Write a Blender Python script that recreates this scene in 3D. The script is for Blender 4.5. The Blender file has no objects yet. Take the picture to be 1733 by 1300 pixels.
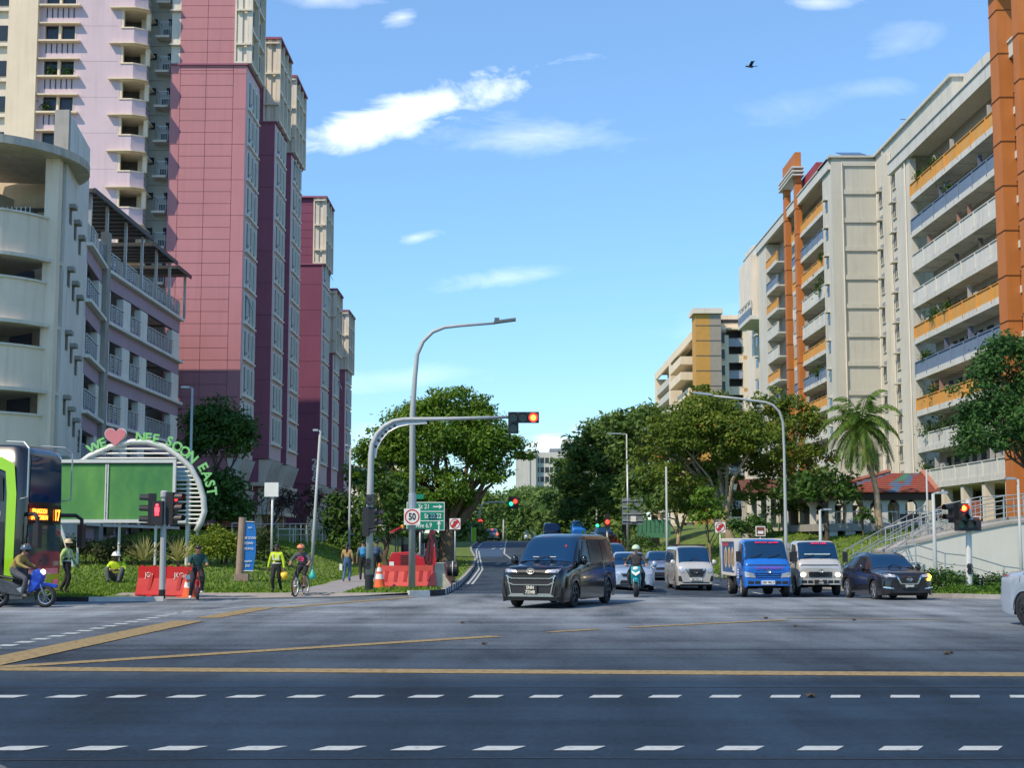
import bpy, math, random
import numpy as np
from mathutils import Vector, Matrix
random.seed(7)
rng = np.random.default_rng(11)
S = bpy.context.scene
COL = S.collection
R = math.radians
F, CX, CY, TH, H0 = 2450.0, 866.5, 650.0, R(6.2), 1.85
# ------------------------------------------------------------------ camera, world, sun
cam = bpy.data.objects.new('camera', bpy.data.cameras.new('camera'))
COL.objects.link(cam); S.camera = cam
cam.location = (0, 0, H0); cam.rotation_euler = (R(90) + TH, 0, 0)
cam.data.sensor_width = 36; cam.data.lens = 36 * F / 1733
cam.data.clip_end = 6000
S.view_settings.view_transform = 'Standard'; S.view_settings.look = 'None'
S.view_settings.exposure = EXPOSURE = 0.84; S.view_settings.gamma = 1

def uw(px, py):
    u = (px - CX) / F; v = (CY - py) / F
    k = math.cos(TH) - v * math.sin(TH)
    return u / k, (math.sin(TH) + v * math.cos(TH)) / k
def at(px, py, Y):
    a, b = uw(px, py); return Vector((a * Y, Y, H0 + b * Y))
def gp(px, py, z=0.0):
    a, b = uw(px, py); Y = (z - H0) / b; return Vector((a * Y, Y, z))
def Xof(px, py, Y): return uw(px, py)[0] * Y
def Zof(py, Y): return H0 + uw(CX, py)[1] * Y
def YX(px, py, X): return X / uw(px, py)[0]

SUN_EL, SUN_AZ = 50.0, 229.0      # compass-like azimuth measured from +Y towards +X
W = bpy.data.worlds.new('World'); S.world = W; W.use_nodes = True
nt = W.node_tree; N = nt.nodes; L = nt.links
for n in list(N): N.remove(n)
out = N.new('ShaderNodeOutputWorld'); bg = N.new('ShaderNodeBackground')
bg.inputs[1].default_value = 0.15
sky = N.new('ShaderNodeTexSky'); sky.sky_type = 'NISHITA'; sky.sun_disc = False
sky.sun_elevation = R(SUN_EL); sky.sun_rotation = R(SUN_AZ)
sky.air_density = 1.0; sky.dust_density = 0.0; sky.ozone_density = 3.0
hsv = N.new('ShaderNodeHueSaturation'); hsv.inputs['Saturation'].default_value = 1.0
hsv.inputs['Hue'].default_value = 0.5
tint = N.new('ShaderNodeMix'); tint.data_type = 'RGBA'; tint.blend_type = 'MULTIPLY'; tint.inputs[0].default_value = 1
L.new(sky.outputs[0], tint.inputs[6])
L.new(tint.outputs[2], hsv.inputs['Color'])
tc = N.new('ShaderNodeTexCoord'); sep = N.new('ShaderNodeSeparateXYZ'); L.new(tc.outputs['Generated'], sep.inputs[0])
SEPZ = None
def mth(op, a, b=None, c=None, clamp=False):
    n = N.new('ShaderNodeMath'); n.operation = op; n.use_clamp = clamp
    for i, q in enumerate((a, b, c)):
        if q is None: continue
        if isinstance(q, (int, float)): n.inputs[i].default_value = q
        else: L.new(q, n.inputs[i])
    return n.outputs[0]
grd = N.new('ShaderNodeValToRGB'); L.new(sep.outputs[2], grd.inputs[0]); ge = grd.color_ramp.elements
ge[0].position = 0.0; ge[0].color = (.42, .54, .62, 1); ge[1].position = .42; ge[1].color = (.70, .81, .86, 1); g3 = ge.new(.15); g3.color = (.50, .65, .74, 1)
L.new(grd.outputs[0], tint.inputs[7])
ysafe = mth('MAXIMUM', sep.outputs[1], 0.05)
U = mth('DIVIDE', sep.outputs[0], ysafe); Wd = mth('DIVIDE', sep.outputs[2], ysafe)
cmb = N.new('ShaderNodeCombineXYZ'); L.new(mth('MULTIPLY', U, 14), cmb.inputs[0]); L.new(mth('MULTIPLY', Wd, 34), cmb.inputs[1])
nz = N.new('ShaderNodeTexNoise'); nz.inputs['Scale'].default_value = 1.0; nz.inputs['Detail'].default_value = 9
nz.inputs['Roughness'].default_value = 0.62; nz.inputs['Distortion'].default_value = 0.5
L.new(cmb.outputs[0], nz.inputs['Vector'])
total = None
for (px, py, a, b, ang, st, sharp) in [(682, 192, 300, 48, 17, 1.0, .85), (905, 228, 230, 44, -2, .34, .6), (680, 28, 45, 20, 5, .4, 1.0),
        (850, 473, 130, 26, 8, .28, .8), (1525, 72, 90, 42, 20, .22, .7), (1330, 180, 130, 40, 5, .15, .6), (1470, 150, 100, 22, 5, .15, .6),
        (705, 402, 50, 16, 12, .4, 1.0), (930, 752, 60, 24, 5, .9, 1.3), (1010, 735, 60, 22, 0, .8, 1.3), (1390, 2, 80, 16, 0, .35, .8),
        (650, 640, 190, 30, 2, .22, .7), (1250, 560, 200, 60, 5, .12, .7), (540, 0, 120, 20, 0, .3, .8), (640, 750, 90, 40, 0, .3, .8)]:
    u0, w0 = uw(px, py); ca, sa = math.cos(R(ang)), math.sin(R(ang))
    du = mth('SUBTRACT', U, u0); dw = mth('SUBTRACT', Wd, w0)
    p = mth('MULTIPLY', mth('ADD', mth('MULTIPLY', du, ca), mth('MULTIPLY', dw, sa)), F / a)
    q = mth('MULTIPLY', mth('SUBTRACT', mth('MULTIPLY', dw, ca), mth('MULTIPLY', du, sa)), F / b)
    d = mth('SQRT', mth('ADD', mth('MULTIPLY', p, p), mth('MULTIPLY', q, q)))
    m = mth('ADD', mth('SUBTRACT', 0.62, d), mth('MULTIPLY', mth('SUBTRACT', nz.outputs[0], 0.42), 2.6))
    m = mth('MULTIPLY', mth('MULTIPLY', m, sharp, clamp=True), mth('MULTIPLY', mth('SUBTRACT', 1.5, d), 1.4, clamp=True))
    m = mth('MULTIPLY', m, st)
    total = m if total is None else mth('MAXIMUM', total, m)
total = mth('MULTIPLY', total, mth('GREATER_THAN', sep.outputs[1], 0.2))
mx = N.new('ShaderNodeMix'); mx.data_type = 'RGBA'; L.new(total, mx.inputs[0]); L.new(hsv.outputs[0], mx.inputs[6])
mx.inputs[7].default_value = (8.0, 7.9, 7.9, 1)
L.new(mx.outputs[2], bg.inputs[0]); L.new(bg.outputs[0], out.inputs[0])
sd = bpy.data.lights.new('sun', 'SUN'); sd.energy = 2.75; sd.angle = R(0.6); sd.color = (1, .84, .64)
so = bpy.data.objects.new('sun', sd); COL.objects.link(so)
_az = R(SUN_AZ); _el = R(SUN_EL)
SUNDIR = Vector((math.sin(_az) * math.cos(_el), math.cos(_az) * math.cos(_el), math.sin(_el)))
so.rotation_euler = (-SUNDIR).to_track_quat('-Z', 'Y').to_euler()

# ------------------------------------------------------------------ materials
MATS = {}
def mat(name, col, rough=0.7, var=0.12, scale=1.5, metal=0.0, bump=0.0, bscale=30, emit=None, coat=0.0, stain=0.0, spec=0.5, trans=0.0, col2=None, stretch=(1, 1, 1), streak=0.0):
    if name in MATS: return MATS[name]
    m = bpy.data.materials.new(name); m.use_nodes = True
    n = m.node_tree.nodes; l = m.node_tree.links
    b = n['Principled BSDF']
    b.inputs['Roughness'].default_value = rough; b.inputs['Metallic'].default_value = metal
    b.inputs['Specular IOR Level'].default_value = spec; b.inputs['Coat Weight'].default_value = coat
    b.inputs['Coat Roughness'].default_value = 0.04
    if emit:
        b.inputs['Emission Color'].default_value = (*col, 1); b.inputs['Emission Strength'].default_value = emit
    tcn = n.new('ShaderNodeTexCoord')
    mp = n.new('ShaderNodeMapping'); mp.inputs['Scale'].default_value = stretch
    l.new(tcn.outputs['Object'], mp.inputs[0])
    nz1 = n.new('ShaderNodeTexNoise'); nz1.inputs['Scale'].default_value = scale; nz1.inputs['Detail'].default_value = 6
    nz1.inputs['Roughness'].default_value = 0.65
    l.new(mp.outputs[0], nz1.inputs['Vector'])
    rp = n.new('ShaderNodeValToRGB'); l.new(nz1.outputs[0], rp.inputs[0])
    rp.color_ramp.elements[0].position = 0.3; rp.color_ramp.elements[1].position = 0.72
    c2 = col2 if col2 else tuple(min(1, c * (1 + var)) for c in col)
    c1 = tuple(c * (1 - var) for c in col)
    rp.color_ramp.elements[0].color = (*c1, 1); rp.color_ramp.elements[1].color = (*c2, 1)
    last = rp.outputs[0]
    if streak:
        mp2 = n.new('ShaderNodeMapping'); mp2.inputs['Scale'].default_value = (2.2, 2.2, 0.12)
        l.new(tcn.outputs['Object'], mp2.inputs[0])
        nz3 = n.new('ShaderNodeTexNoise'); nz3.inputs['Scale'].default_value = 1.6; nz3.inputs['Detail'].default_value = 8
        l.new(mp2.outputs[0], nz3.inputs['Vector'])
        rp3 = n.new('ShaderNodeValToRGB'); l.new(nz3.outputs[0], rp3.inputs[0])
        rp3.color_ramp.elements[0].position = 0.5; rp3.color_ramp.elements[1].position = 0.78
        mm = n.new('ShaderNodeMix'); mm.data_type = 'RGBA'
        mu = n.new('ShaderNodeMath'); mu.operation = 'MULTIPLY'; mu.inputs[1].default_value = streak
        l.new(rp3.outputs[0], mu.inputs[0]); l.new(mu.outputs[0], mm.inputs[0]); l.new(last, mm.inputs[6])
        mm.inputs[7].default_value = (col[0] * .35, col[1] * .36, col[2] * .35, 1); last = mm.outputs[2]
    l.new(last, b.inputs['Base Color'])
    if bump:
        nz2 = n.new('ShaderNodeTexNoise'); nz2.inputs['Scale'].default_value = bscale; nz2.inputs['Detail'].default_value = 4
        l.new(tcn.outputs['Object'], nz2.inputs['Vector'])
        bp = n.new('ShaderNodeBump'); bp.inputs['Strength'].default_value = bump; bp.inputs['Distance'].default_value = 0.03
        l.new(nz2.outputs[0], bp.inputs['Height']); l.new(bp.outputs[0], b.inputs['Normal'])
    MATS[name] = m; return m
def leafmat(name, ca, cb, cc=None):
    m = bpy.data.materials.new(name); m.use_nodes = True
    n = m.node_tree.nodes; l = m.node_tree.links; b = n['Principled BSDF']
    at_ = n.new('ShaderNodeAttribute'); at_.attribute_name = 'leafval'
    rp = n.new('ShaderNodeValToRGB'); l.new(at_.outputs['Fac'], rp.inputs[0])
    e = rp.color_ramp.elements; e[0].color = (*ca, 1); e[1].color = (*cb, 1)
    if cc: k = e.new(0.93); k.color = (*cb, 1); e[2].position = 1; e[2].color = (*cc, 1); k2 = e.new(.97); k2.color = (*cc, 1)
    l.new(rp.outputs[0], b.inputs['Base Color']); b.inputs['Roughness'].default_value = 0.55
    b.inputs['Specular IOR Level'].default_value = 0.25
    tr = n.new('ShaderNodeBsdfTranslucent'); l.new(rp.outputs[0], tr.inputs[0])
    ms = n.new('ShaderNodeMixShader'); ms.inputs[0].default_value = 0.35
    l.new(b.outputs[0], ms.inputs[1]); l.new(tr.outputs[0], ms.inputs[2]); l.new(ms.outputs[0], n['Material Output'].inputs[0])
    MATS[name] = m; return m
cream = mat('cream_paint', (.68, .62, .52), .8, .08, .4, streak=.30)
wcream = mat('warm_cream_paint', (.76, .64, .47), .8, .07, .4, streak=.2)
lav = mat('lavender_paint', (.60, .48, .52), .8, .05, .35, streak=.16)
lavd = mat('mauve_paint', (.42, .31, .40), .8, .06, .4, streak=.2)
pink = mat('rose_panel', (.45, .195, .215), .75, .07, .25, streak=.15)
plum = mat('plum_panel', (.29, .10, .16), .75, .08, .25, streak=.15)
greyg = mat('sage_grey_paint', (.50, .50, .42), .8, .08, .5, streak=.3)
white = mat('white_render', (.55, .54, .47), .8, .07, .3, streak=.38)
whiteb = mat('white_balcony', (.56, .57, .53), .8, .07, .5, streak=.38)
orange = mat('orange_render', (.45, .15, .03), .7, .08, .5, streak=.2)
ochre = mat('ochre_panel', (.60, .30, .06), .7, .08, .5, streak=.22)
blue = mat('blue_panel', (.14, .20, .29), .7, .08, .5, streak=.22)
maroon = mat('maroon_render', (.28, .035, .05), .7, .08, .5)
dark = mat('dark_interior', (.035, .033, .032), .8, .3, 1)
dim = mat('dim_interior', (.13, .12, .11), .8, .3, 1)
glassd = mat('window_glass', (.03, .04, .05), .2, .3, 1, spec=.4)
conc = mat('concrete', (.33, .32, .29), .85, .15, 1.2, bump=.2, streak=.3)
galv = mat('galvanised_steel', (.42, .45, .46), .45, .08, 3, metal=.55)
wmetal = mat('white_metal', (.62, .62, .58), .45, .06, 3, metal=.1)
black = mat('black_plastic', (.018, .018, .02), .5, .2, 5)
rubber = mat('tyre_rubber', (.02, .02, .021), .8, .2, 5)
redp = mat('red_plastic', (.48, .022, .025), .45, .12, 2)
bark = mat('bark', (.17, .12, .075), .9, .3, 4, bump=.6, bscale=12)
barkl = mat('pale_bark', (.33, .26, .17), .9, .3, 4, bump=.6, bscale=12)
barkd = mat('dark_bark', (.09, .065, .045), .9, .3, 4, bump=.6, bscale=12)

# ------------------------------------------------------------------ mesh helpers
class MB:
    def __init__(s): s.v = []; s.f = []; s.m = []; s.cur = 0; s.M = None
    def add(s, vs, fs):
        o = len(s.v)
        s.v += [tuple(s.M @ Vector(q)) if s.M else tuple(q) for q in vs]
        for f in fs: s.f.append(tuple(i + o for i in f)); s.m.append(s.cur)
        return s
    def box(s, x0, x1, y0, y1, z0, z1, m=None):
        if m is not None: s.cur = m
        return s.add([(x0, y0, z0), (x1, y0, z0), (x1, y1, z0), (x0, y1, z0), (x0, y0, z1), (x1, y0, z1), (x1, y1, z1), (x0, y1, z1)],
                     [(0, 3, 2, 1), (4, 5, 6, 7), (0, 1, 5, 4), (1, 2, 6, 5), (2, 3, 7, 6), (3, 0, 4, 7)])
    def quad(s, a, b, c, d, m=None):
        if m is not None: s.cur = m
        return s.add([a, b, c, d], [(0, 1, 2, 3)])
    def prism(s, pts, z0, z1, m=None):                  # plan polygon (ccw) extruded in z; z may be callables
        if m is not None: s.cur = m
        n = len(pts)
        return s.add([(x, y, z0) for x, y in pts] + [(x, y, z1) for x, y in pts],
                     [tuple(range(n - 1, -1, -1)), tuple(range(n, 2 * n))] + [(i, (i + 1) % n, n + (i + 1) % n, n + i) for i in range(n)])
    def extr(s, pts, d, m=None):                         # 3d polygon extruded along vector d
        if m is not None: s.cur = m
        n = len(pts); d = Vector(d)
        return s.add([Vector(p) for p in pts] + [Vector(p) + d for p in pts],
                     [tuple(range(n - 1, -1, -1)), tuple(range(n, 2 * n))] + [(i, (i + 1) % n, n + (i + 1) % n, n + i) for i in range(n)])
    def tube(s, pts, r, n=8, m=None, cap=True):
        if m is not None: s.cur = m
        pts = [Vector(p) for p in pts]; k = len(pts)
        rs = list(r) if isinstance(r, (list, tuple)) else [r] * k
        vs = []; up = None
        for i, p in enumerate(pts):
            d = (pts[min(i + 1, k - 1)] - pts[max(i - 1, 0)]).normalized()
            if up is None:
                up = Vector((0, 0, 1)) if abs(d.z) < .9 else Vector((1, 0, 0))
            a = d.cross(up).normalized(); b = a.cross(d).normalized(); up = b
            for j in range(n):
                t = 2 * math.pi * j / n
                vs.append(p + a * (rs[i] * math.cos(t)) + b * (rs[i] * math.sin(t)))
        fs = [(i * n + j, i * n + (j + 1) % n, (i + 1) * n + (j + 1) % n, (i + 1) * n + j) for i in range(k - 1) for j in range(n)]
        if cap: fs += [tuple(range(n - 1, -1, -1)), tuple((k - 1) * n + j for j in range(n))]
        return s.add(vs, fs)
    def lathe(s, prof, c=(0, 0, 0), axis='z', n=20, m=None):
        if m is not None: s.cur = m
        vs = []
        for (r, h) in prof:
            for j in range(n):
                t = 2 * math.pi * j / n; a, b = r * math.cos(t), r * math.sin(t)
                q = {'z': (a, b, h), 'x': (h, a, b), 'y': (a, h, b)}[axis]
                vs.append((q[0] + c[0], q[1] + c[1], q[2] + c[2]))
        k = len(prof)
        fs = [(i * n + j, i * n + (j + 1) % n, (i + 1) * n + (j + 1) % n, (i + 1) * n + j) for i in range(k - 1) for j in range(n)]
        return s.add(vs, fs)
    def ball(s, c, rx, ry=None, rz=None, n=12, m=None):
        ry = ry or rx; rz = rz or rx
        if m is not None: s.cur = m
        vs = [(c[0] + rx * math.sin(math.pi * i / (n // 2)) * math.cos(2 * math.pi * j / n), c[1] + ry * math.sin(math.pi * i / (n // 2)) * math.sin(2 * math.pi * j / n),
               c[2] + rz * math.cos(math.pi * i / (n // 2))) for i in range(n // 2 + 1) for j in range(n)]
        return s.add(vs, [(i * n + j, (i + 1) * n + j, (i + 1) * n + (j + 1) % n, i * n + (j + 1) % n) for i in range(n // 2) for j in range(n)])
    def build(s, name, mats, parent=None, smooth=False, bevel=0):
        me = bpy.data.meshes.new(name); me.from_pydata(s.v, [], s.f)
        if not isinstance(mats, (list, tuple)): mats = [mats]
        for q in mats: me.materials.append(q)
        if len(mats) > 1: me.polygons.foreach_set('material_index', s.m)
        if smooth: me.polygons.foreach_set('use_smooth', [True] * len(me.polygons))
        me.update()
        o = bpy.data.objects.new(name, me); COL.objects.link(o)
        if parent is not None:
            o.parent = parent
            if parent.get('wb') is not None: o.location = [-q for q in parent['wb']]; 
        if bevel:
            bm_ = o.modifiers.new('bevel', 'BEVEL'); bm_.width = bevel; bm_.segments = 2; bm_.limit_method = 'ANGLE'
        return o
def pieces(b, name, mats, parent, smooth=False, part=None):
    """build every connected piece of b as a part of its own"""
    par = list(range(len(b.v)))
    def fd(i):
        while par[i] != i: par[i] = par[par[i]]; i = par[i]
        return i
    for f in b.f:
        for q in f[1:]: par[fd(q)] = fd(f[0])
    gr = {}
    for f, m_ in zip(b.f, b.m): gr.setdefault(fd(f[0]), []).append((f, m_))
    for k, fs in gr.items():
        idx = sorted({i for f, _ in fs for i in f}); mp_ = {i: j for j, i in enumerate(idx)}; c = MB(); c.v = [b.v[i] for i in idx]; c.f = [tuple(mp_[i] for i in f) for f, _ in fs]; c.m = [m_ for _, m_ in fs]
        o = c.build(name, mats, None if part else parent, smooth)
        if part: o.parent = part
    return None
def tag(o, label=None, cat=None, group=None, kind=None):
    if label: o['label'] = label
    if cat: o['category'] = cat
    if group: o['group'] = group
    if kind: o['kind'] = kind
    return o
def thing(name, label, cat, loc=(0, 0, 0), rz=0, group=None, world=False, scale=1):
    o = bpy.data.objects.new(name, None); COL.objects.link(o); o.empty_display_size = .1
    o.location = loc; o.rotation_euler = (0, 0, rz); o.scale = (scale,) * 3
    if world: o['wb'] = list(loc)                       # children carry world coordinates
    return tag(o, label, cat, group)
def subp(mb, name, mats, parent, smooth=False, label=None):      # sub-part: parent is a part already shifted
    o = mb.build(name, mats, None, smooth); o.parent = parent
    if label: o['label'] = label
    return o
def copy_tree(o, parent=None):
    c = o.copy(); COL.objects.link(c)
    if parent is not None: c.parent = parent
    for ch in list(o.children): copy_tree(ch, c)
    return c
def text(s, size, m, parent, M, depth=.01, name='lettering', align='CENTER', bold=.0, sx=1.0):
    cu = bpy.data.curves.new(name, 'FONT'); cu.body = s; cu.size = size; cu.extrude = depth; cu.align_x = align; cu.align_y = 'CENTER'
    cu.offset = bold * size; cu.resolution_u = 3; cu.space_line = .95
    t = bpy.data.objects.new(name, cu); COL.objects.link(t)
    me = bpy.data.meshes.new_from_object(t.evaluated_get(bpy.context.evaluated_depsgraph_get()))
    bpy.data.objects.remove(t)
    me.transform(Matrix.Diagonal((sx, 1, 1, 1))); me.transform(M); me.materials.clear(); me.materials.append(m)
    me.name = name
    o = bpy.data.objects.new(name, me); COL.objects.link(o)
    if parent is not None:
        o.parent = parent
        if parent.get('wb') is not None: o.location = [-q for q in parent['wb']]
    return o
def face(loc, yaw=0.0, roll=0.0):     # text plane upright facing -Y (yaw turns it about z)
    return Matrix.Translation(Vector(loc)) @ Matrix.Rotation(yaw, 4, 'Z') @ Matrix.Rotation(R(90), 4, 'X') @ Matrix.Rotation(roll, 4, 'Z')
def sm(t): t = min(1, max(0, t)); return t * t * (3 - 2 * t)
# ------------------------------------------------------------------ terrain functions
_ry = [-60, 56, 70, 84, 100, 112, 125, 140, 155, 182, 300, 600]; _rz = [0, 0, .06, .22, .56, .88, 1.25, 1.5, 1.68, 1.8, 2.1, 2.4]
_lk = ([44.9, 45.3, 46, 47, 48, 48.7, 49.2, 49.8, 50.8, 60, 84, 100, 115, 125, 182, 300, 600], [-13, -10.8, -9, -6.8, -4.8, -3.4, -2.75, -2.42, -2.3, -2.13, -2.18, -2.4, -3.1, -3.45, -3.8, -5, -8])
_rk = ([46.2, 46.6, 47.2, 48.5, 50, 62, 75, 90, 110, 182, 300, 600], [17.2, 16.0, 15.2, 14.6, 14.4, 13.6, 11.3, 9.6, 9.2, 9.4, 9, 9])
def XK(y): return float(np.interp(y, *_lk))
def XR(y): return float(np.interp(y, *_rk))
def RZ(x, y):
    z = float(np.interp(y, _ry, _rz))
    return z - 0.22 * sm((x - 3) / 4) * sm((y - 47) / 8) * (1 - sm((y - 80) / 40))
def GL(x, y):
    z = RZ(XK(y), y) + .13
    z += (1.3 - .5 * sm((y - 86) / 30)) * sm((-7.7 - x) / 4.6) * sm((y - 49.5) / 26)
    z += .8 * sm((-15 - x) / 7) * sm((y - 78) / 25)
    z -= .085 * (1 - sm((y - 47.6) / 1.2)) * sm((x + 13.5) / .8)
    return z + .02 * math.sin(x * 1.3 + y) * sm((y - 52) / 5)
def GR(x, y):
    z = RZ(XR(y), y) + .13
    if x > 19.5: k = sm((y - 67.2) / 1.5) if y < 76 else 1
    else: k = sm((y - 58) / 24)
    t = sm((x - 18.5) / 1.5); k = sm((y - 58) / 24) * (1 - t) + (sm((y - 70) / 3)) * t
    return z + (2.0 - .6 * sm((y - 95) / 40)) * sm((x - (XR(y) + 1.6)) / 7.5) * k + .6 * sm((x - 19) / 5) * sm((y - 76) / 8)
def sheet(name, x0, x1, Ys, zf, nx, m, off=0.0, kind='structure', **kw):
    vs = []; fs = []
    for y in Ys:
        a, b = x0(y), x1(y)
        for i in range(nx + 1):
            t = i / nx; x = a + (b - a) * t; vs.append((x, y, zf(x, y) + off))
    n = nx + 1
    for j in range(len(Ys) - 1):
        for i in range(nx): fs.append((j * n + i, j * n + i + 1, (j + 1) * n + i + 1, (j + 1) * n + i))
    b = MB(); b.add(vs, fs); o = b.build(name, m, None, True)
    if kind: o['kind'] = kind
    return o
def arange(a, b, s): 
    n = max(1, int(round((b - a) / s))); return [a + (b - a) * i / n for i in range(n + 1)]

def asphalt():
    m = bpy.data.materials.new('asphalt'); m.use_nodes = True
    n = m.node_tree.nodes; l = m.node_tree.links; b = n['Principled BSDF']
    g = n.new('ShaderNodeNewGeometry'); sx = n.new('ShaderNodeSeparateXYZ'); l.new(g.outputs['Position'], sx.inputs[0])
    def M(op, a, bb=None, clamp=False):
        q = n.new('ShaderNodeMath'); q.operation = op; q.use_clamp = clamp
        for i, k in enumerate((a, bb)):
            if k is None: continue
            if isinstance(k, (int, float)): q.inputs[i].default_value = k
            else: l.new(k, q.inputs[i])
        return q.outputs[0]
    def noise(sc, det=6, st=(1, 1, 1), rough=.6):
        mp = n.new('ShaderNodeMapping'); mp.inputs['Scale'].default_value = st; l.new(g.outputs['Position'], mp.inputs[0])
        q = n.new('ShaderNodeTexNoise'); q.inputs['Scale'].default_value = sc; q.inputs['Detail'].default_value = det; q.inputs['Roughness'].default_value = rough
        l.new(mp.outputs[0], q.inputs['Vector']); return q.outputs[0]
    big = noise(.5, 6, (1, .35, 1)); mid = noise(.22, 5, (.5, 2.2, 1)); fine = noise(14, 6, (1, .45, 1), .85); tyre = noise(1.0, 5, (.04, 1.3, 1)); tyr2 = noise(.9, 5, (1, .10, 1))
    # foreground shade painted into the colour, easing to pale grey in the junction; surface edge at the yellow line, dark queueing lanes
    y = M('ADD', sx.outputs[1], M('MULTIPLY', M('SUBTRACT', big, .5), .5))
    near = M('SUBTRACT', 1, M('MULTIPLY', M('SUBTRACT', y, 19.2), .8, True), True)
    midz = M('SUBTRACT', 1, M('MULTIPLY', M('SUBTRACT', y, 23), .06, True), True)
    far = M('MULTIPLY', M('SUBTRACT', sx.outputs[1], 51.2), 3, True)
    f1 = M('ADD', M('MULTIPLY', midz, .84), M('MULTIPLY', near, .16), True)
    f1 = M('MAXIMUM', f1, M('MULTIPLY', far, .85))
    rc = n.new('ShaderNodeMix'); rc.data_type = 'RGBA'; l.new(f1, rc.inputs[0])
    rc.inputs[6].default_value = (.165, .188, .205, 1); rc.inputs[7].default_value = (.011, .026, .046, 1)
    v = M('ADD', M('MULTIPLY', M('SUBTRACT', big, .5), 2.4), M('MULTIPLY', M('SUBTRACT', mid, .5), 1.3))
    v = M('ADD', v, M('MULTIPLY', M('SUBTRACT', fine, .5), 2.3)); v = M('ADD', v, M('MULTIPLY', M('SUBTRACT', tyre, .5), 1.2)); v = M('ADD', v, M('MULTIPLY', M('SUBTRACT', tyr2, .5), 1.1))
    v = M('ADD', 1, v)
    vm = n.new('ShaderNodeVectorMath'); vm.operation = 'SCALE'; l.new(rc.outputs[2], vm.inputs[0]); l.new(v, vm.inputs['Scale'])
    l.new(vm.outputs[0], b.inputs['Base Color'])
    l.new(M('ADD', .78, M('MULTIPLY', M('SUBTRACT', big, .5), .5)), b.inputs['Roughness']); b.inputs['Specular IOR Level'].default_value = .25
    bp = n.new('ShaderNodeBump'); bp.inputs['Strength'].default_value = .5; bp.inputs['Distance'].default_value = .02
    l.new(fine, bp.inputs['Height']); l.new(bp.outputs[0], b.inputs['Normal'])
    return m
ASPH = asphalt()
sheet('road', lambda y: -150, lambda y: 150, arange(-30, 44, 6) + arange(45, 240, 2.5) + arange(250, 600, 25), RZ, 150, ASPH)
gmat = mat('grass', (.06, .115, .014), .95, .35, .9, bump=.8, bscale=14, col2=(.15, .22, .03))
gmat2 = mat('far_ground', (.05, .075, .02), .95, .3, .02)
# the ground: one sheet to the horizon, under everything
b = MB(); q = 5000
b.add([(-q, -400, -1.2), (q, -400, -1.2), (q, 9000, -1.2), (-q, 9000, -1.2)], [(0, 1, 2, 3)]); tag(b.build('ground', gmat2), kind='structure')
LY = [44.9, 45.3, 45.7, 46, 46.5, 47, 47.5, 48, 48.4, 48.7, 49.2, 49.8, 50.8] + arange(52, 130, 1.6) + arange(134, 300, 8) + arange(320, 600, 30)
RY = [46.2, 46.6, 47.2, 48, 49, 50, 52] + arange(53.5, 130, 1.6) + arange(134, 300, 8) + arange(320, 600, 30)
def lx(y): return XK(y) - .16
def rx(y): return XR(y) + .16
def warpx(a, b, t): return a + (b - a) * (t ** 1.8)
def verge(name, xin, xout, Ys, zf, nx):
    vs = []; fs = []
    for y in Ys:
        for i in range(nx + 1): x = warpx(xin(y), xout, i / nx); vs.append((x, y, zf(x, y)))
    n = nx + 1
    for j in range(len(Ys) - 1):
        for i in range(nx): fs.append((j * n + i, j * n + i + 1, (j + 1) * n + i + 1, (j + 1) * n + i))
    bb = MB(); bb.add(vs, fs); return tag(bb.build(name, gmat, None, True), kind='structure')
verge('grass_verge_left', lx, -150, LY, GL, 90); verge('grass_verge_right', rx, 150, RY, GR, 90)
# kerbs: real step, painted black and white round the corner
kbw = mat('kerb_white', (.55, .55, .52), .8, .18, 3); kbb = mat('kerb_black', (.025, .025, .028), .8, .3, 3); kbg = mat('kerb_concrete', (.30, .29, .27), .85, .15, 3)
def kerb(name, pts, zf, side, mfun, top=.14):
    bb = MB()
    cum = 0
    for i in range(len(pts) - 1):
        a, c = Vector((*pts[i], 0)), Vector((*pts[i + 1], 0)); d = (c - a); ln = d.length
        if ln < 1e-6: continue
        nrm = Vector((d.y, -d.x, 0)).normalized() * side
        za, zc = zf(a.x, a.y), zf(c.x, c.y)
        bb.cur = mfun(cum + ln / 2); cum += ln
        A = [a, a + nrm * .02 , a + nrm * .17, a + nrm * .17]; hs = [-.3, top, top, -.3]
        vs = [(A[k].x, A[k].y, za + hs[k]) for k in range(4)]
        C_ = [c, c + nrm * .02, c + nrm * .17, c + nrm * .17]
        vs += [(C_[k].x, C_[k].y, zc + hs[k]) for k in range(4)]
        bb.add(vs, [(k, k + 1, k + 5, k + 4) for k in range(3)] + [(0, 1, 2, 3)[::-1], (4, 5, 6, 7)])
    return tag(bb.build(name, [kbw, kbb, kbg]), kind='structure')
def resample(pts, step):
    out_ = [pts[0]]
    for i in range(len(pts) - 1):
        a, c = Vector(pts[i]), Vector(pts[i + 1]); n_ = max(1, int((c - a).length / step))
        for k in range(1, n_ + 1): out_.append(tuple(a.lerp(c, k / n_)))
    return out_
bwf = lambda s: int(s / 1.25) % 2
kerb('kerb_left_leg', resample([(-60, 44.9), (-13, 44.9), (-10.8, 45.3)], 1.25), RZ, -1, bwf)
kerb('kerb_left_corner', resample([(-3.4, 48.7), (-2.75, 49.2), (-2.42, 49.8), (-2.3, 50.8), (-2.13, 60), (-2.18, 84)], .62), RZ, -1, lambda s: int(s / .62) % 2, .2)
kerb('kerb_dropped', resample([(-10.8, 45.3), (-9, 46), (-6.8, 47), (-4.8, 48), (-3.4, 48.7)], .8), RZ, -1, lambda s: 2, .06)
kerb('kerb_left_road', [(XK(y), y) for y in arange(84, 300, 4)], RZ, -1, lambda s: 2)
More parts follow.
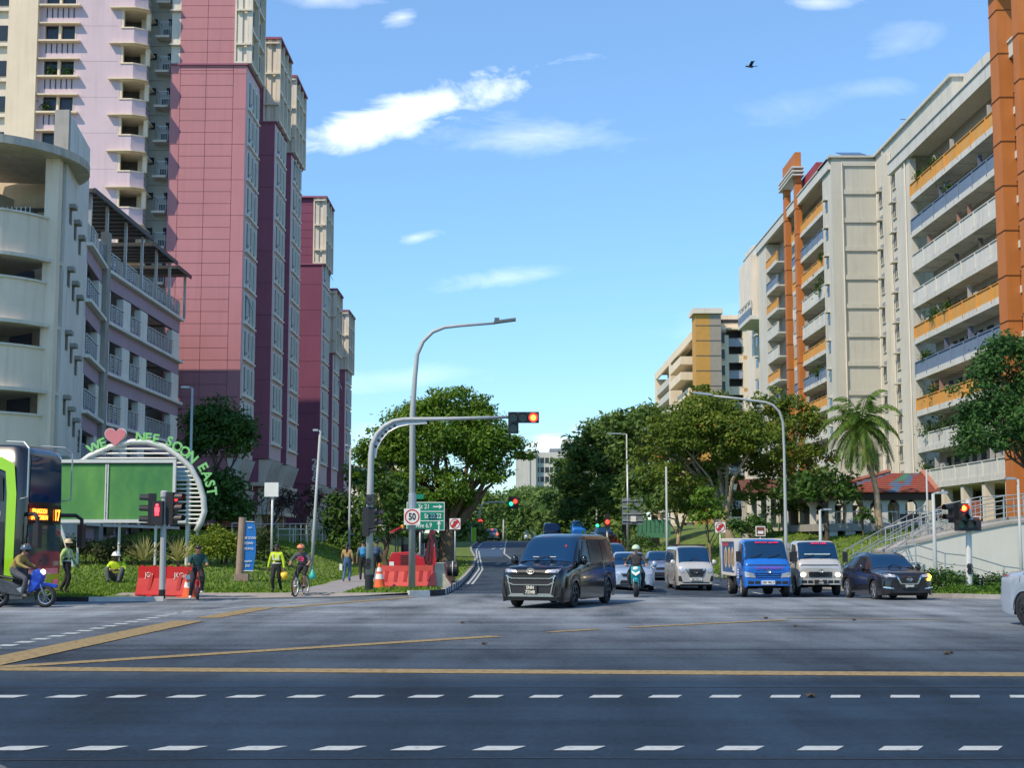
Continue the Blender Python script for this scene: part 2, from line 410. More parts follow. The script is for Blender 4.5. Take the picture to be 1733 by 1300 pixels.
kerb('kerb_right_leg', resample([(60, 46.2), (17.2, 46.2), (16, 46.6), (15.2, 47.2), (14.6, 48.5), (14.4, 50)], 1.25), RZ, 1, lambda s: 2)
kerb('kerb_right_road', [(XR(y), y) for y in arange(50, 300, 3)], RZ, 1, lambda s: 2)
bb = MB(); b0 = gp(0, 1288); b1 = gp(95, 1300)
bb.prism([(-6.2, 10.4), (-3.98, 11.0), (-3.92, 11.5), (-4.2, 11.9), (-6.2, 12.2)], 0.0, .10); tag(bb.build('kerb_island', mat('dark_kerb_stone', (.09, .10, .11), .85, .2, 3, bump=.3)), kind='structure')
# paving: dropped-kerb apron and footpath up the slope
pav = mat('paving', (.30, .27, .23), .85, .14, 2, bump=.15)
pathm = mat('footpath', (.26, .25, .24), .85, .14, 1.5, bump=.15)
sheet('pavement_corner', lambda y: -13.0 + 0 * y, lambda y: XK(y) - .02, [45.35, 45.7, 46, 46.5, 47, 47.5, 48, 48.4, 48.7], lambda x, y: GL(x, y) + .008, 24, pav)
sheet('footpath_left', lambda y: -7.5, lambda y: -5.7, arange(48.4, 140, 1.6), GL, 6, pathm, .012)
sheet('pavement_right', lambda y: 17.5, lambda y: 60, [46.4, 47.0, 47.4], GR, 50, pav, .01)
sheet('footpath_right', lambda y: 16.8 , lambda y: 60, [53, 54, 55, 56], GR, 50, pathm, .012)

# grass blades: thousands of small tufts on both verges, nobody could count them
def tufts(name, region, n, zf, hh, m):
    P = []
    while len(P) < n:
        k = region()
        if k: P.append(k)
    P = np.array(P); n = len(P)
    z = np.array([zf(x, y) for x, y in P])
    sc = np.sqrt(np.clip(P[:, 1] / 55, 1, 4))
    ang = rng.uniform(0, 2 * np.pi, n); h = rng.uniform(.5, 1.3, n) * hh * sc; w = rng.uniform(.02, .05, n) * sc * 1.3
    dx, dy = np.cos(ang) * w, np.sin(ang) * w; lx_, ly_ = rng.normal(0, .4, n) * h, rng.normal(0, .4, n) * h
    v = np.zeros((n, 3, 3))
    v[:, 0] = np.c_[P[:, 0] - dx, P[:, 1] - dy, z - .01]; v[:, 1] = np.c_[P[:, 0] + dx, P[:, 1] + dy, z - .01]; v[:, 2] = np.c_[P[:, 0] + lx_, P[:, 1] + ly_, z + h]
    me = bpy.data.meshes.new(name); me.vertices.add(n * 3); me.vertices.foreach_set('co', v.ravel())
    me.loops.add(n * 3); me.loops.foreach_set('vertex_index', np.arange(n * 3)); me.polygons.add(n)
    me.polygons.foreach_set('loop_start', np.arange(n) * 3); me.polygons.foreach_set('loop_total', np.full(n, 3))
    me.update(); me.validate()
    at_ = me.attributes.new('leafval', 'FLOAT', 'FACE'); at_.data.foreach_set('value', rng.random(n))
    me.materials.append(m); o = bpy.data.objects.new(name, me); COL.objects.link(o); return o
gleaf = leafmat('grass_blades', (.075, .16, .014), (.24, .36, .04))
def regL():
    y = 45.1 + 55 * random.random() ** 1.6; x = XK(y) - .3 - random.random() ** .8 * (6 + y * .32)
    if -7.6 < x < -5.6 and y > 48.4: return None
    if y < 48.75 and x > -13: return None
    return (x, y)
def regR():
    y = 47.5 + 60 * random.random() ** 1.3; x = XR(y) + .3 + random.random() * (5 + y * .16)
    if 53 < y < 56 and x > 16.5: return None
    return (x, y)
tag(tufts('grass_left', regL, 60000, GL, .085, gleaf), 'short green grass on the bank left of the road', 'grass', kind='stuff')
tag(tufts('grass_right', regR, 32000, GR, .075, gleaf), 'short mown grass on the slope below the white flats', 'grass', kind='stuff')

# ------------------------------------------------------------------ road markings
def markmat(name, c, wear):
    m = bpy.data.materials.new(name); m.use_nodes = True
    n = m.node_tree.nodes; l = m.node_tree.links; b = n['Principled BSDF']; b.inputs['Roughness'].default_value = .8
    g = n.new('ShaderNodeNewGeometry'); z = n.new('ShaderNodeTexNoise'); z.inputs['Scale'].default_value = 9; z.inputs['Detail'].default_value = 8; z.inputs['Roughness'].default_value = .75
    l.new(g.outputs['Position'], z.inputs['Vector']); r_ = n.new('ShaderNodeValToRGB'); l.new(z.outputs[0], r_.inputs[0])
    e = r_.color_ramp.elements; e[0].position = .36 + wear; e[1].position = .50 + wear; e[0].color = (c[0] * .45, c[1] * .45, c[2] * .45, 1); e[1].color = (*c, 1)
    l.new(r_.outputs[0], b.inputs['Base Color']); MATS[name] = m; return m
mw = markmat('white_marking', (.38, .42, .42), -.03); my = markmat('yellow_marking', (.29, .21, .085), .03); mblue = mat('blue_lane_paint', (.03, .07, .14), .8, .2, 2)
def strip(bb, a, c, w, z=.006, dash=None):
    a, c = Vector((*a, 0)), Vector((*c, 0)); d = c - a; ln = d.length; d.normalize(); nr = Vector((-d.y, d.x, 0)) * w / 2
    segs = []
    if dash:
        s = 0
        while s < ln: segs.append((s, min(s + dash[0], ln))); s += dash[0] + dash[1]
    else:
        k = max(1, int(ln / 4)); segs = [(ln * i / k, ln * (i + 1) / k) for i in range(k)]
    for s0, s1 in segs:
        p, q_ = a + d * s0, a + d * s1
        pts = [p - nr, q_ - nr, q_ + nr, p + nr]
        bb.add([(t.x, t.y, RZ(t.x, t.y) + z) for t in pts], [(0, 1, 2, 3)])
bb = MB()
for (py, xs, hh) in [(1268, 133, .135), (1180, 99.6, .145)]:          # the two dotted crossing lines
    Yc = gp(866, py).y; s = xs / F * Yc
    for k in range(-9, 10):
        X = Xof(850 if py == 1268 else 825, py, Yc) + k * s; w = s * .245; slant = .10 if py == 1268 else .06
        jl = random.uniform(-.012, .012)
        bb.add([(X - w - slant + jl, Yc - hh, .006), (X + w - slant + jl, Yc - hh, .006), (X + w + slant * .4, Yc + hh, .006), (X - w + slant * .4, Yc + hh, .006)], [(0, 1, 2, 3)])
tag(bb.build('crossing_dashes', mw), kind='structure')
def G2(px, py): p = gp(px, py); return (p.x, p.y)
bb = MB()
strip(bb, (G2(0, 1130)[0] - 3, G2(0, 1131)[1]), (G2(1733, 1145)[0] + 2, G2(1733, 1144)[1]), .62)
strip(bb, G2(-40, 1133), G2(840, 1078), .40, .01)
strip(bb, G2(-60, 1132), G2(320, 1052), .72, .014); strip(bb, G2(350, 1047), G2(450, 1029), .6, .01); strip(bb, G2(470, 1030), G2(700, 1011), .4, .01)
strip(bb, G2(930, 1071), G2(1010, 1066), .25, .01); strip(bb, G2(1065, 1063), G2(1330, 1050), .3, .01); strip(bb, G2(1330, 1047), G2(1600, 1050), .2, .01)
tag(bb.build('yellow_box_lines', my), kind='structure')
bb = MB()
strip(bb, G2(-60, 1107), G2(330, 1033), .3, .006, (.42, .42)); strip(bb, G2(300, 1038), G2(560, 1016), .12, .006)
strip(bb, (-5.2, 52.3), (-9, 49.9), .1)
tag(bb.build('slip_lane_dashes', mw), kind='structure')
bb = MB()
strip(bb, (3.1, 51.2), (14.2, 51.2), .28)                               # stop line
strip(bb, (2.9, 56), (13, 56), .1, .006, (.5, .5))
for X0, X1 in ((6.3, 5.7), (9.9, 8.6)): strip(bb, (X0, 52), (X1, 100), .12, .006, (2, 3))
strip(bb, (3.0, 51), (2.6, 120), .12); strip(bb, (-1.9, 62), (-1.9, 84), .1); strip(bb, (-1.9, 84), (-2.9, 118), .1); strip(bb, (-2.9, 118), (-3.3, 180), .1)
strip(bb, (-1.7, 62), (-1.7, 84), .1); strip(bb, (-1.7, 84), (-2.7, 118), .1)
strip(bb, (.55, 66), (.35, 95), .12, .006, (1.5, 3)); strip(bb, (.3, 95), (-.6, 112), .12); strip(bb, (-.6, 112), (-.7, 180), .12)
strip(bb, (3.0, 50.5), (10.6, 47.6), .12, .006, (.6, .6))
for (x, y) in ((-1.0, 92), (-1.7, 122), (-1.8, 134)):
    for k in (0, 1): strip(bb, (x + k * .7, y), (x + k * .7 + .25, y + 3), .14); strip(bb, (x + k * .7 - .15, y + 2.2), (x + k * .7 + .45, y + 2.2), .14)
tag(bb.build('lane_lines', mw), kind='structure')
bb = MB()
for y in arange(106, 176, 4)[:-1]:
    bb.add([(-3.2, y, RZ(0, y) + .003), (-.7, y, RZ(0, y) + .003), (-.7, y + 4, RZ(0, y + 4) + .003), (-3.2, y + 4, RZ(0, y + 4) + .003)], [(0, 1, 2, 3)])
tag(bb.build('blue_lane', mblue), kind='structure')
bb = MB(); js = [(-14, 12.62), (-6, 12.5), (0, 12.66), (5, 12.58), (14, 12.7)]
for i in range(4): strip(bb, js[i], js[i + 1], .05, .004)
js = [(-20, 25.3), (-8, 25.0), (2, 25.2), (11, 24.9), (22, 25.2)]
for i in range(4): strip(bb, js[i], js[i + 1], .10, .004)
strip(bb, (-12, 18.6), (14, 18.75), .08, .004)
tag(bb.build('asphalt_joint', mat('bitumen_seal', (.012, .016, .022), .6, .3, 3)), kind='structure')
lf = mat('dead_leaf', (.05, .035, .02), .9)
for i, (px, py) in enumerate([(783, 1056), (1347, 1062), (1602, 1109), (1445, 1051), (1372, 1181), (1296, 1048), (820, 1092), (1608, 1107)]):
    p = gp(px, py); b = MB(); a = random.random() * 6
    b.add([(.05 * math.cos(a + k * 1.05) * (1 + .4 * (k % 2)), .05 * math.sin(a + k * 1.05) * 1.4, .012 + .03 * (k % 2)) for k in range(6)] + [(0, 0, .05)], [(k, (k + 1) % 6, 6) for k in range(6)] + [(5, 4, 3, 2, 1, 0)])
    o = b.build('dead_leaf', lf); o.location = p
    tag(o, 'small dry dark leaf on the asphalt, ' + ['just in front of the black people carrier', 'in front of the silver lorry', 'nearest the right kerb', 'in front of the dark crossover', 'between the two rows of crossing dashes', 'in front of the blue lorry', 'near the tip of the long yellow line', 'beside another leaf at far right'][i], 'leaf', 'dry leaves scattered on the junction')
# ------------------------------------------------------------------ LEFT: lavender and plum tower blocks
FH = 2.8
tower = thing('apartment_tower', 'tall lavender tower with curved corner balconies and rose gable wall behind the car park', 'apartment tower', (-30, 108, 2), world=True)
XS = -20.6                                    # plane of the flank walls along the road
Y1 = 109.0
ZB = 3.0
# floor levels: first-gable joints are seen at pixel rows 185.. (Y1)
zj0 = Zof(183.5, Y1)                           # a thick joint
levels = [zj0 + FH * k for k in range(-11, 8)]
ztop = levels[-1] + .6
def gable(th, Xl, Xr, Y0, Yb, zbot, zcb, ztp, pan, xcl=None, sub=True, xcr=None):
    """a fin: flank wall lavender, cladding of panels on the gable with open joints, cream crown."""
    b = MB(); b.box(Xl, Xr, Y0 + .12, Yb, zbot, zcb - .02); b.build('wall', lav, th)
    if xcl is None: xcl = Xl + (Xr - Xl) * .52
    g = .035
    b = MB(); b.box(Xl + .05, Xr - .05, Y0 + .06, Y0 + .12, zbot + .05, (zcb if xcl < Xr - .1 else ztp) - .1, 1); b.cur = 0
    zs = sorted(set([zbot] + [z for z in levels if zbot + .3 < z < zcb - .3] + [zcb]))
    w = Xr - Xl
    for a, c in zip(zs[:-1], zs[1:]):
        if sub:
            cols = [Xl, Xl + .13 * w, Xl + .47 * w, Xl + .83 * w, Xr]; th3 = (c - a) / 3
            b.box(cols[0], cols[1] - g / 2, Y0, Y0 + .06, a, c - g); b.box(cols[3] + g / 2, cols[4], Y0, Y0 + .06, a, c - g)
            for k in range(3):
                b.box(cols[1] + g / 2, cols[2] - g / 2, Y0, Y0 + .06, a + th3 * k, a + th3 * (k + 1) - g)
                b.box(cols[2] + g / 2, cols[3] - g / 2, Y0, Y0 + .06, a + th3 * k, a + th3 * (k + 1) - g)
        else:
            b.box(Xl, Xl + w * .5, Y0, Y0 + .06, a, c - g); b.box(Xl + w * .5 + .02, Xr, Y0, Y0 + .06, a, c - g)
    # strip that carries on up beside the crown
    z = zcb
    R_ = xcl - .02; L_ = Xl if xcr is None else xcr
    b.box(L_, R_, Y0 + .06, Yb - .3, zcb - .02, ztp, 0)
    while z < ztp - .1:
        z2 = min(ztp, z + FH / 3)
        b.box(L_, (L_ + R_) / 2 - g / 2, Y0, Y0 + .06, z, z2 - g, 0); b.box((L_ + R_) / 2 + g / 2, R_, Y0, Y0 + .06, z, z2 - g); z = z2
    b.build('cladding', [pan, plum], th)
    # crown: cream, floors with ledges; open grid on the flank
    if True:
        b = MB(); cx0, cx1 = xcl, Xr
        b.box(cx0, cx1 + .03, Y0 + .02, Yb + .04, zcb, ztp)
        if xcr is not None: b.box(Xl, xcr, Y0 + .02, Yb, zcb, ztp)
        b.box(cx0 - .02, cx1 + .12, Y0 - .12, Y0 + .02, zcb, zcb + .14); b.box(cx0 - .02, cx0 + .12, Y0 - .12, Y0 + .02, zcb + .14, ztp)
        b.box(cx1 - .0, cx1 + .12, Y0 - .12, Y0 + .1, zcb + .14, ztp)
        z = zcb + FH * .5; pw = cx1 - cx0
        b.box(cx0 + pw * .25, cx0 + pw * .62, Y0 - .09, Y0 + .02, zcb + .14, ztp)
        while z < ztp - .3:
            b.box(cx0 + .12, cx1 + .32, Y0 - .34, Y0 - .1, z, z + .14)
            if xcr is not None: b.box(Xl - .1, xcr, Y0 - .3, Y0 + .02, z, z + .12)
            z += FH * .98
        nb = max(2, int((Yb - Y0) / 2.0)); 
        for k in range(nb + 1): y = Y0 + (Yb - Y0) * k / nb; b.box(Xr + .03, Xr + .42, y - .11, y + .11, zcb, ztp)
        z = zcb
        while z < ztp + .1:
            b.box(Xr + .03, Xr + .36, Y0 + .11, Yb - .11, min(z, ztp - .25), min(z, ztp - .25) + .22); z += FH * .98
        b.build('crown', cream, th)
        b = MB(); z = zcb
        while z < ztp - 1:
            for k in range(nb):
                y = Y0 + (Yb - Y0) * k / nb
                b.box(Xr + .03, Xr + .07, y + .35, y + (Yb - Y0) / nb - .35, z + 1.1, min(z + 2.3, ztp - .2))
            z += FH * .98
        b.build('crown_windows', glassd, th)
        b = MB(); b.box(Xl - .05, Xr + .5, Y0 - .3, Yb + .3, ztp, ztp + .18)
        b.box(Xl - .02, Xr + .16, Y0 - .14, Yb + .1, zcb - .02 - .12, zcb - .02); pieces(b, 'coping', plum, th)
    # flank windows, one per floor
    zz = [z for z in levels if zbot + .2 < z < zcb - 1.5]
    if zz and zz[0] - zbot > 2.6: pass
    for z in zz:
        ya, yb = Y0 + (Yb - Y0) * .14, Yb - (Yb - Y0) * .1
        b = MB(); b.box(XS, XS + .09, ya, yb, z + .22, z + 2.52, 0); b.cur = 0
        nn = 3
        for k in range(nn):
            y = ya + (yb - ya) * (k + .08) / nn; y2 = ya + (yb - ya) * (k + .30) / nn
            b.box(XS + .09, XS + .115, y, y2, z + .42, z + 2.4, 1)
            b.box(XS + .09, XS + .30, y2 + .06, y2 + .13, z + .3, z + 2.5, 0)
        b.box(XS + .09, XS + .28, ya + .5, ya + .9, z + .55, z + .75, 2)
        b.box(XS + .0, XS + .22, ya - .1, yb + .1, z + .1, z + .22, 0)
        w_ = b.build('window', [mat('window_white', (.78, .77, .70), .7, .06, 1), glassd, galv], th)
        if random.random() < .12:
            b = MB(); y = ya + (yb - ya) * random.choice((.1, .45, .75)); b.extr([(XS + .12, y, z + 2.3), (XS + .16, y, z + 2.3), (XS + .62, y, z + 1.3), (XS + .58, y, z + 1.3)], (0, .6, 0)); subp(b, 'awning_pane', glassd, w_)
    # brackets at the foot of the flank
    b = MB()
    for fl in (0, 1):
        z = zbot - .1 - fl * 2.4
        n_ = 5
        for k in range(n_):
            y = Y0 + .3 + (Yb - Y0 - .6) * k / (n_ - 1)
            b.extr([(XS - .9, y - .07, z - 1.9), (XS - .35, y - .07, z - 1.9), (XS + .28, y - .07, z), (XS - .9, y - .07, z)], (0, .14, 0))
        b.box(XS - 1.4, XS + .1, Y0 - .9, Yb, z - 2.25, z - 1.95)
    pieces(b, 'bracket', cream, th)
    b = MB(); b.box(Xl, XS - .95, Y0 + .1, Yb, ZB, zbot - .02); b.build('lower_wall', pan, th)
zb1 = Zof(776, 122.6) 
gable(tower, Xof(289, 120, Y1), XS, Y1, 114.8, 8.2, Zof(107, Y1), ztop, pink, Xof(397, 107, Y1), True, Xof(304.5, 107, Y1))
# second and third fins belong to the next block behind
fin2 = thing('apartment_tower', 'plum tower block with two cream crowned fins, between rose gable and block 296', 'apartment tower', (-24, 128, 2), world=True)
gable(fin2, -26.4, XS, 122.6, 128.8, zb1, Zof(205, 122.6), Zof(67, 122.6), plum, Xof(447, 150, 122.6), False)
gable(fin2, -26.4, XS, 132, 138.4, zb1, Zof(258, 132), Zof(131, 132), plum, Xof(484.5, 200, 132), False)
b = MB(); b.box(-60, -23, 118, 140, ZB, Zof(131, 132) - 1.5); b.build('rear_wall', cream, fin2)  # widened leftwards out of view to throw shade on the gable of block 296
fin4 = thing('apartment_tower', 'plum and lavender tower block numbered 296, farthest in the row, its fins stepping down', 'apartment tower', (-24, 165, 2), world=True)
plum_shaded = mat('shaded_plum_panel', (.19, .05, .10), .75, .08, .25, streak=.15)  # darkened copy of plum: the shade on this gable is put into the colour
gable(fin4, -28, XS, 154.7, 161, zb1 - .9, Zof(446, 154.7), Zof(335, 154.7), plum_shaded, Xof(530.5, 400, 154.7), False)
gable(fin4, -26, XS, 165, 170.6, zb1 - .9, Zof(597, 165), Zof(491, 165), plum, Xof(555, 540, 165), False)
gable(fin4, -26, XS, 177.4, 184, zb1 - .9, Zof(625, 177.4), Zof(527, 177.4), plum, Xof(574, 580, 177.4), False)
b = MB(); b.box(-36, -23, 156, 184, ZB, Zof(490, 165) - 1.5); b.build('rear_wall', cream, fin4)
for i, ch in enumerate('296'): text(ch, 1.15, wmetal, fin4, face(at(532, 784 + i * 13, 154.6)), .03, 'house_number', bold=.02)
for th in (fin2, fin4):
    b = MB(); y0_, y1_ = (122, 139) if th is fin2 else (153, 185)
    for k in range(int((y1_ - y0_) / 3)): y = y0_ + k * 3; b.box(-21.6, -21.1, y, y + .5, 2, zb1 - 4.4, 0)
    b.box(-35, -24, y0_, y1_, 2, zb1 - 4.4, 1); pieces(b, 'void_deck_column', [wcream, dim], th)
# body of the first tower
YW = 107.0
x0, x1, x2 = Xof(58, 300, YW), Xof(225, 300, YW), Xof(8, 300, YW)
zlev = [Zof(258, YW) + 0 + FH * k for k in range(-6, 8)]     # sill ledges of the twin windows at rows 190, 127...
zs0 = Zof(190, YW)
sills = [zs0 + FH * k for k in range(-5, 6)]
wx = [Xof(73, 150, YW), Xof(96, 150, YW), Xof(100, 150, YW), Xof(124, 150, YW)]
b = MB()                                                       # front wall built round the window openings
b.box(x0, wx[0], YW, YW + .4, ZB, ztop); b.box(wx[3], x1 - 1.3, YW, YW + .4, ZB, ztop)
prev = ZB
for s in sills: b.box(wx[0], wx[3], YW + .002, YW + .4, prev, s); prev = s + 1.28
b.box(wx[0], wx[3], YW + .002, YW + .4, prev, ztop)
for z in levels: b.box(x0, x1 - 1.4, YW - .012, YW, z + .3, z + .325)
b.build('wall', lav, tower)
b = MB(); b.box(x0 - 8, x1, YW + 3, YW + 7, ZB, ztop); b.build('rear_wall', greyg, tower)
b = MB(); b.box(x2, x0, YW - .5, YW + .4, ZB, ztop); b.build('cream_pier', wcream, tower)
b = MB(); b.box(x2 - 9, x2, YW + .8, YW + 1.2, ZB, ztop, 0)
for z in sills: b.box(x2 - 9, x2, YW + .5, YW + .8, z - .2, z, 0); b.box(x2 - 4, x2 - .3, YW + .72, YW + .8, z + .3, z + 1.5, 1)
b.build('side_wall', [cream, glassd], tower)
leafv = leafmat('balcony_plant', (.02, .06, .01), (.09, .16, .03))
def plantmesh(c, r, n, ls=.14, sq=1.0):
    P = rng.normal(0, 1, (n, 3)) * np.array([r, r * .6, r * sq]) * .55 + np.array(c)
    d1 = rng.normal(0, 1, (n, 3)); d1 /= np.linalg.norm(d1, axis=1)[:, None]; d2 = np.cross(d1, rng.normal(0, 1, (n, 3))); d2 /= np.linalg.norm(d2, axis=1)[:, None]
    s = rng.uniform(.6, 1.3, (n, 1)) * ls
    v = np.stack([P - d1 * s, P + d2 * s * .4, P + d1 * s, P - d2 * s * .4], 1)
    return v
def leafobj(name, v, m, parent=None, vals=None):
    n = len(v); me = bpy.data.meshes.new(name); me.vertices.add(n * 4); me.vertices.foreach_set('co', v.reshape(-1).astype(np.float32))
    me.loops.add(n * 4); me.loops.foreach_set('vertex_index', np.arange(n * 4)); me.polygons.add(n)
    me.polygons.foreach_set('loop_start', np.arange(n) * 4); me.polygons.foreach_set('loop_total', np.full(n, 4)); me.update()
    a = me.attributes.new('leafval', 'FLOAT', 'FACE'); a.data.foreach_set('value', (rng.random(n) if vals is None else vals).astype(np.float32))
    me.materials.append(m); o = bpy.data.objects.new(name, me); COL.objects.link(o)
    if parent is not None:
        o.parent = parent
        if parent.get('wb') is not None: o.location = [-q for q in parent['wb']]
    return o
for s in sills:
    b = MB(); b.box(wx[0] - .45, wx[3] + .45, YW - .45, YW, s - .13, s, 0); b.box(wx[0] - .35, wx[3] + .45, YW - .4, YW, s + 1.28, s + 1.38, 0)
    b.box(wx[1], wx[2], YW - .02, YW + .1, s, s + 1.28, 0); b.box(wx[0] - .06, wx[0], YW - .03, YW, s, s + 1.28, 0); b.box(wx[3], wx[3] + .06, YW - .03, YW, s, s + 1.28, 0)
    b.box(wx[0], wx[1], YW + .3, YW + .33, s, s + 1.28, 1); b.box(wx[2], wx[3], YW + .3, YW + .33, s, s + 1.28, 1)
    for k in range(6): x = wx[0] + (wx[3] - wx[0]) * (k + .2) / 5.6; b.box(x, x + .07, YW - .03, YW, s - .95, s - .2, 2)
    b.build('window', [wcream, glassd, black], tower)
for s, dx in ((sills[6], .55), (sills[5], .2), (sills[4], 1.7), (sills[6], 1.8)):
    leafobj('window_plant', plantmesh((wx[0] + dx, YW + .05, s + .45), .4, 160, .1), leafv, tower)
# curved corner balconies
bx0, bx1, bx2 = Xof(199, 250, YW), Xof(221, 250, YW), Xof(233, 250, YW)
zp0 = Zof(168, YW)                    # top of a parapet
pars = [zp0 + FH * k for k in range(-7, 6)]
def corner(off): return [(bx0 + .003, YW - off), (bx1 + off * .2, YW - off), (bx1 + .9 + off * .6, YW + .6 - off * .5), (bx2 + off, YW + 1.9), (bx2 + off, YW + 3.0), (bx0 + .003, YW + 3.0)]
b = MB(); b.box(x1 - 1.3, bx0, YW + .0, YW + .4, ZB, ztop); b.build('wall', lav, tower)
for p in pars:
    b = MB(); b.prism(corner(0), p - 1.35, p, 0); b.prism(corner(.06), p, p + .1, 1)
    bal = b.build('balcony', [lav, wcream], tower)
    b = MB(); b.prism(corner(.2), p + 1.42, p + 1.5); b.prism([(bx0 - .8, YW - .42), (bx1 + .2, YW - .42), (bx1 + 1.1, YW + .1), (bx2 + .35, YW + 1.9), (bx2 + .35, YW + 3.1), (bx0 - .8, YW + 3.1)], p + 1.5, p + 1.60); subp(b, 'canopy', wcream, bal)
    b = MB(); b.box(bx0 - .05, bx0 + .2, YW + .02, YW + .3, p + .1, p + 1.42, 0); b.box(bx1 + .75, bx1 + 1.05, YW + .7, YW + 1.0, p + .1, p + 1.42, 0); b.box(bx2 - .5, bx2 - .1, YW + 2, YW + 2.98, p + .1, p + 1.42, 0)
    b.box(bx0 - .6, bx2 - .6, YW + 2.6, YW + 2.8, p + .1, p + 1.42, 1); pieces(b, 'post', [wcream, dim], None, part=bal)
# recessed grey bay with service ledges
YR = 110.6
b = MB(); b.box(Xof(228, 300, YR), Xof(292, 300, YR), YR, YR + .5, ZB, ztop, 0)
zr = Zof(132, YR)
for k in range(-9, 6): b.box(Xof(232, 300, YR), Xof(291, 300, YR), YR - .1, YR, zr + FH * k - .2, zr + FH * k - .08)
b.build('recess_wall', greyg, tower)
for k in range(-8, 5):
    z = zr + FH * k
    b = MB()
    for pa in ((252, 263), (281, 291)):
        b.box(Xof(pa[0], 200, YR), Xof(pa[1], 200, YR), YR - .03, YR + .02, z + 1.45, z + 2.0, 1)
        b.box(Xof(pa[0], 200, YR) - .04, Xof(pa[1], 200, YR) + .04, YR - .05, YR, z + 1.4, z + 1.45, 0)
    pieces(b, 'vent_window', [greyg, dark], tower)
    b = MB(); xa, xb = Xof(270, 200, YR), Xof(291, 200, YR) - .1
    b.box(xa - .2, xb, YR - 1.1, YR, z + .16, z + .34, 0)
    b.box(xa, xb, YR - 1.0, YR - .96, z + 1.42, z + 1.47, 1); b.box(xa, xa + .04, YR - 1, YR, z + 1.42, z + 1.47, 1)
    for q_ in range(8): x = xa + (xb - xa) * q_ / 7; b.box(x, x + .025, YR - 1.0, YR - .975, z + .34, z + 1.42, 1)
    for q_ in range(5): y = YR - 1 + q_ * .24; b.box(xa, xa + .025, y, y + .03, z + .34, z + 1.42, 1)
    sp = b.build('service_ledge', [cream, galv], tower)
    b = MB(); b.box(xa + .25, xa + .85, YR - .75, YR - .45, z + .36, z + .95, 0); b.box(xa + .3, xa + .8, YR - .76, YR - .75, z + .42, z + .9, 1); subp(b, 'cooling_unit', [wmetal, dark], sp)

# ------------------------------------------------------------------ multi-storey car park with its curved ramp tower
cp = thing('car_park', 'white and mauve multi storey car park with round ramp tower and rooftop shelter', 'car park', (-26, 85, 1), world=True)
zl = [Zof(y, 85) for y in (455, 542, 628, 714, 800)]; zl.append(zl[-1] - 3.0)
def PL(Y): return Vector((-(10.7 + .16 * Y), Y, 0))
pierw = mat('pier_white', (.82, .80, .74), .8, .06, .5, streak=.3)
def facade(th, P0, P1, pil, zl, first):
    """P0..P1 plan line seen from its right; pil = list of (s0, s1) solid piers along it (0..L)"""
    d = (P1 - P0); Ln = d.length; d.normalize(); M = Matrix(((d.x, d.y, 0, P0.x), (d.y, -d.x, 0, P0.y), (0, 0, 1, 0), (0, 0, 0, 1)))   # local: x along, y outwards (+X side)
    def nb(): q = MB(); q.M = M; return q
    for z in zl:
        b = nb(); b.box(0, Ln, -.3, 0, z - 1.02, z - .16); b.build('spandrel', lavd, th)
        b = nb(); b.box(-.05, Ln + .1, -.5, .32, z - .16, z + .02); b.box(0, Ln, -10, -.5, z - .4, z - .1); b.build('slab', pierw, th)
        top = z == zl[0]
        b = nb()
        if not top:
            b.box(0, Ln, -.24, -.002, z + .02, z + .35, 1)
            for s0, s1 in pil: b.box(s0, s1, -.42, .004, z + .02, z + 3 - 1.0, 0)
            b.build('piers', [pierw, lavd], th)
        else:
            b.box(0, Ln, -.24, -.002, z + .02, z + .5, 1)
            for k in range(int(Ln / 4) + 1): s = k * 4.0; b.box(s, min(Ln, s + 1.3), -.26, .006, z + .02, z + 1.15, 0)
            b.build('parapet', [white, lavd], th)
        # railings in the openings
        gaps = []; s = 0
        for s0, s1 in (pil + [(Ln, Ln)]) if not top else [(4 * k, 4 * k + 1.3) for k in range(int(Ln / 4) + 1)] + [(Ln, Ln)]:
            if s0 - s > .5: gaps.append((s, min(Ln, s0)))
            s = s1
        for g0, g1 in gaps:
            b = nb(); n_ = max(2, int((g1 - g0) / .8))
            for k in range(n_):
                a = g0 + (g1 - g0) * k / n_; w = (g1 - g0) / n_
                b.box(a + .02, a + w * .30, .02, .07, z + .15, z + 1.16, 1)
                for q_ in range(5): b.box(a + w * .3, a + w, .02, .05, z + .38 + q_ * .15, z + .45 + q_ * .15, 0)
            b.box(g0, g1, .0, .09, z + 1.16, z + 1.22, 0); b.build('railing', [galv, mat('railing_blue_grey', (.25, .32, .37), .6, .1)], th)
facade(cp, PL(77.3), PL(84.9), [(0, .35), (5.6, 7.7)], [z for z in zl], 0)
YA = [(YX(a, 640, -24.3), YX(c, 640, -24.3)) for a, c in ((165, 183), (205, 218), (235, 247), (289.5, 302))]
y0 = YA[0][0]
facade(cp, Vector((-24.3, y0, 0)), Vector((-24.3, YA[-1][1], 0)), [(a - y0, c - y0) for a, c in YA], zl, 0)
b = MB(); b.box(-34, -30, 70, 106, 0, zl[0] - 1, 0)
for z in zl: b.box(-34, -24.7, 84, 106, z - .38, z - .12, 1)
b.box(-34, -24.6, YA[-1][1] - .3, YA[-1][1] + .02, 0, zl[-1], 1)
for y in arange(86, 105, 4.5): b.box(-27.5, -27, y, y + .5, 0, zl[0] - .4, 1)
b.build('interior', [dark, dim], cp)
b = MB(); b.box(-24.32, -23.9, 84.2, 85.0, zl[-1] - 1, zl[0] + 2.1); b.build('end_pier', conc, cp)
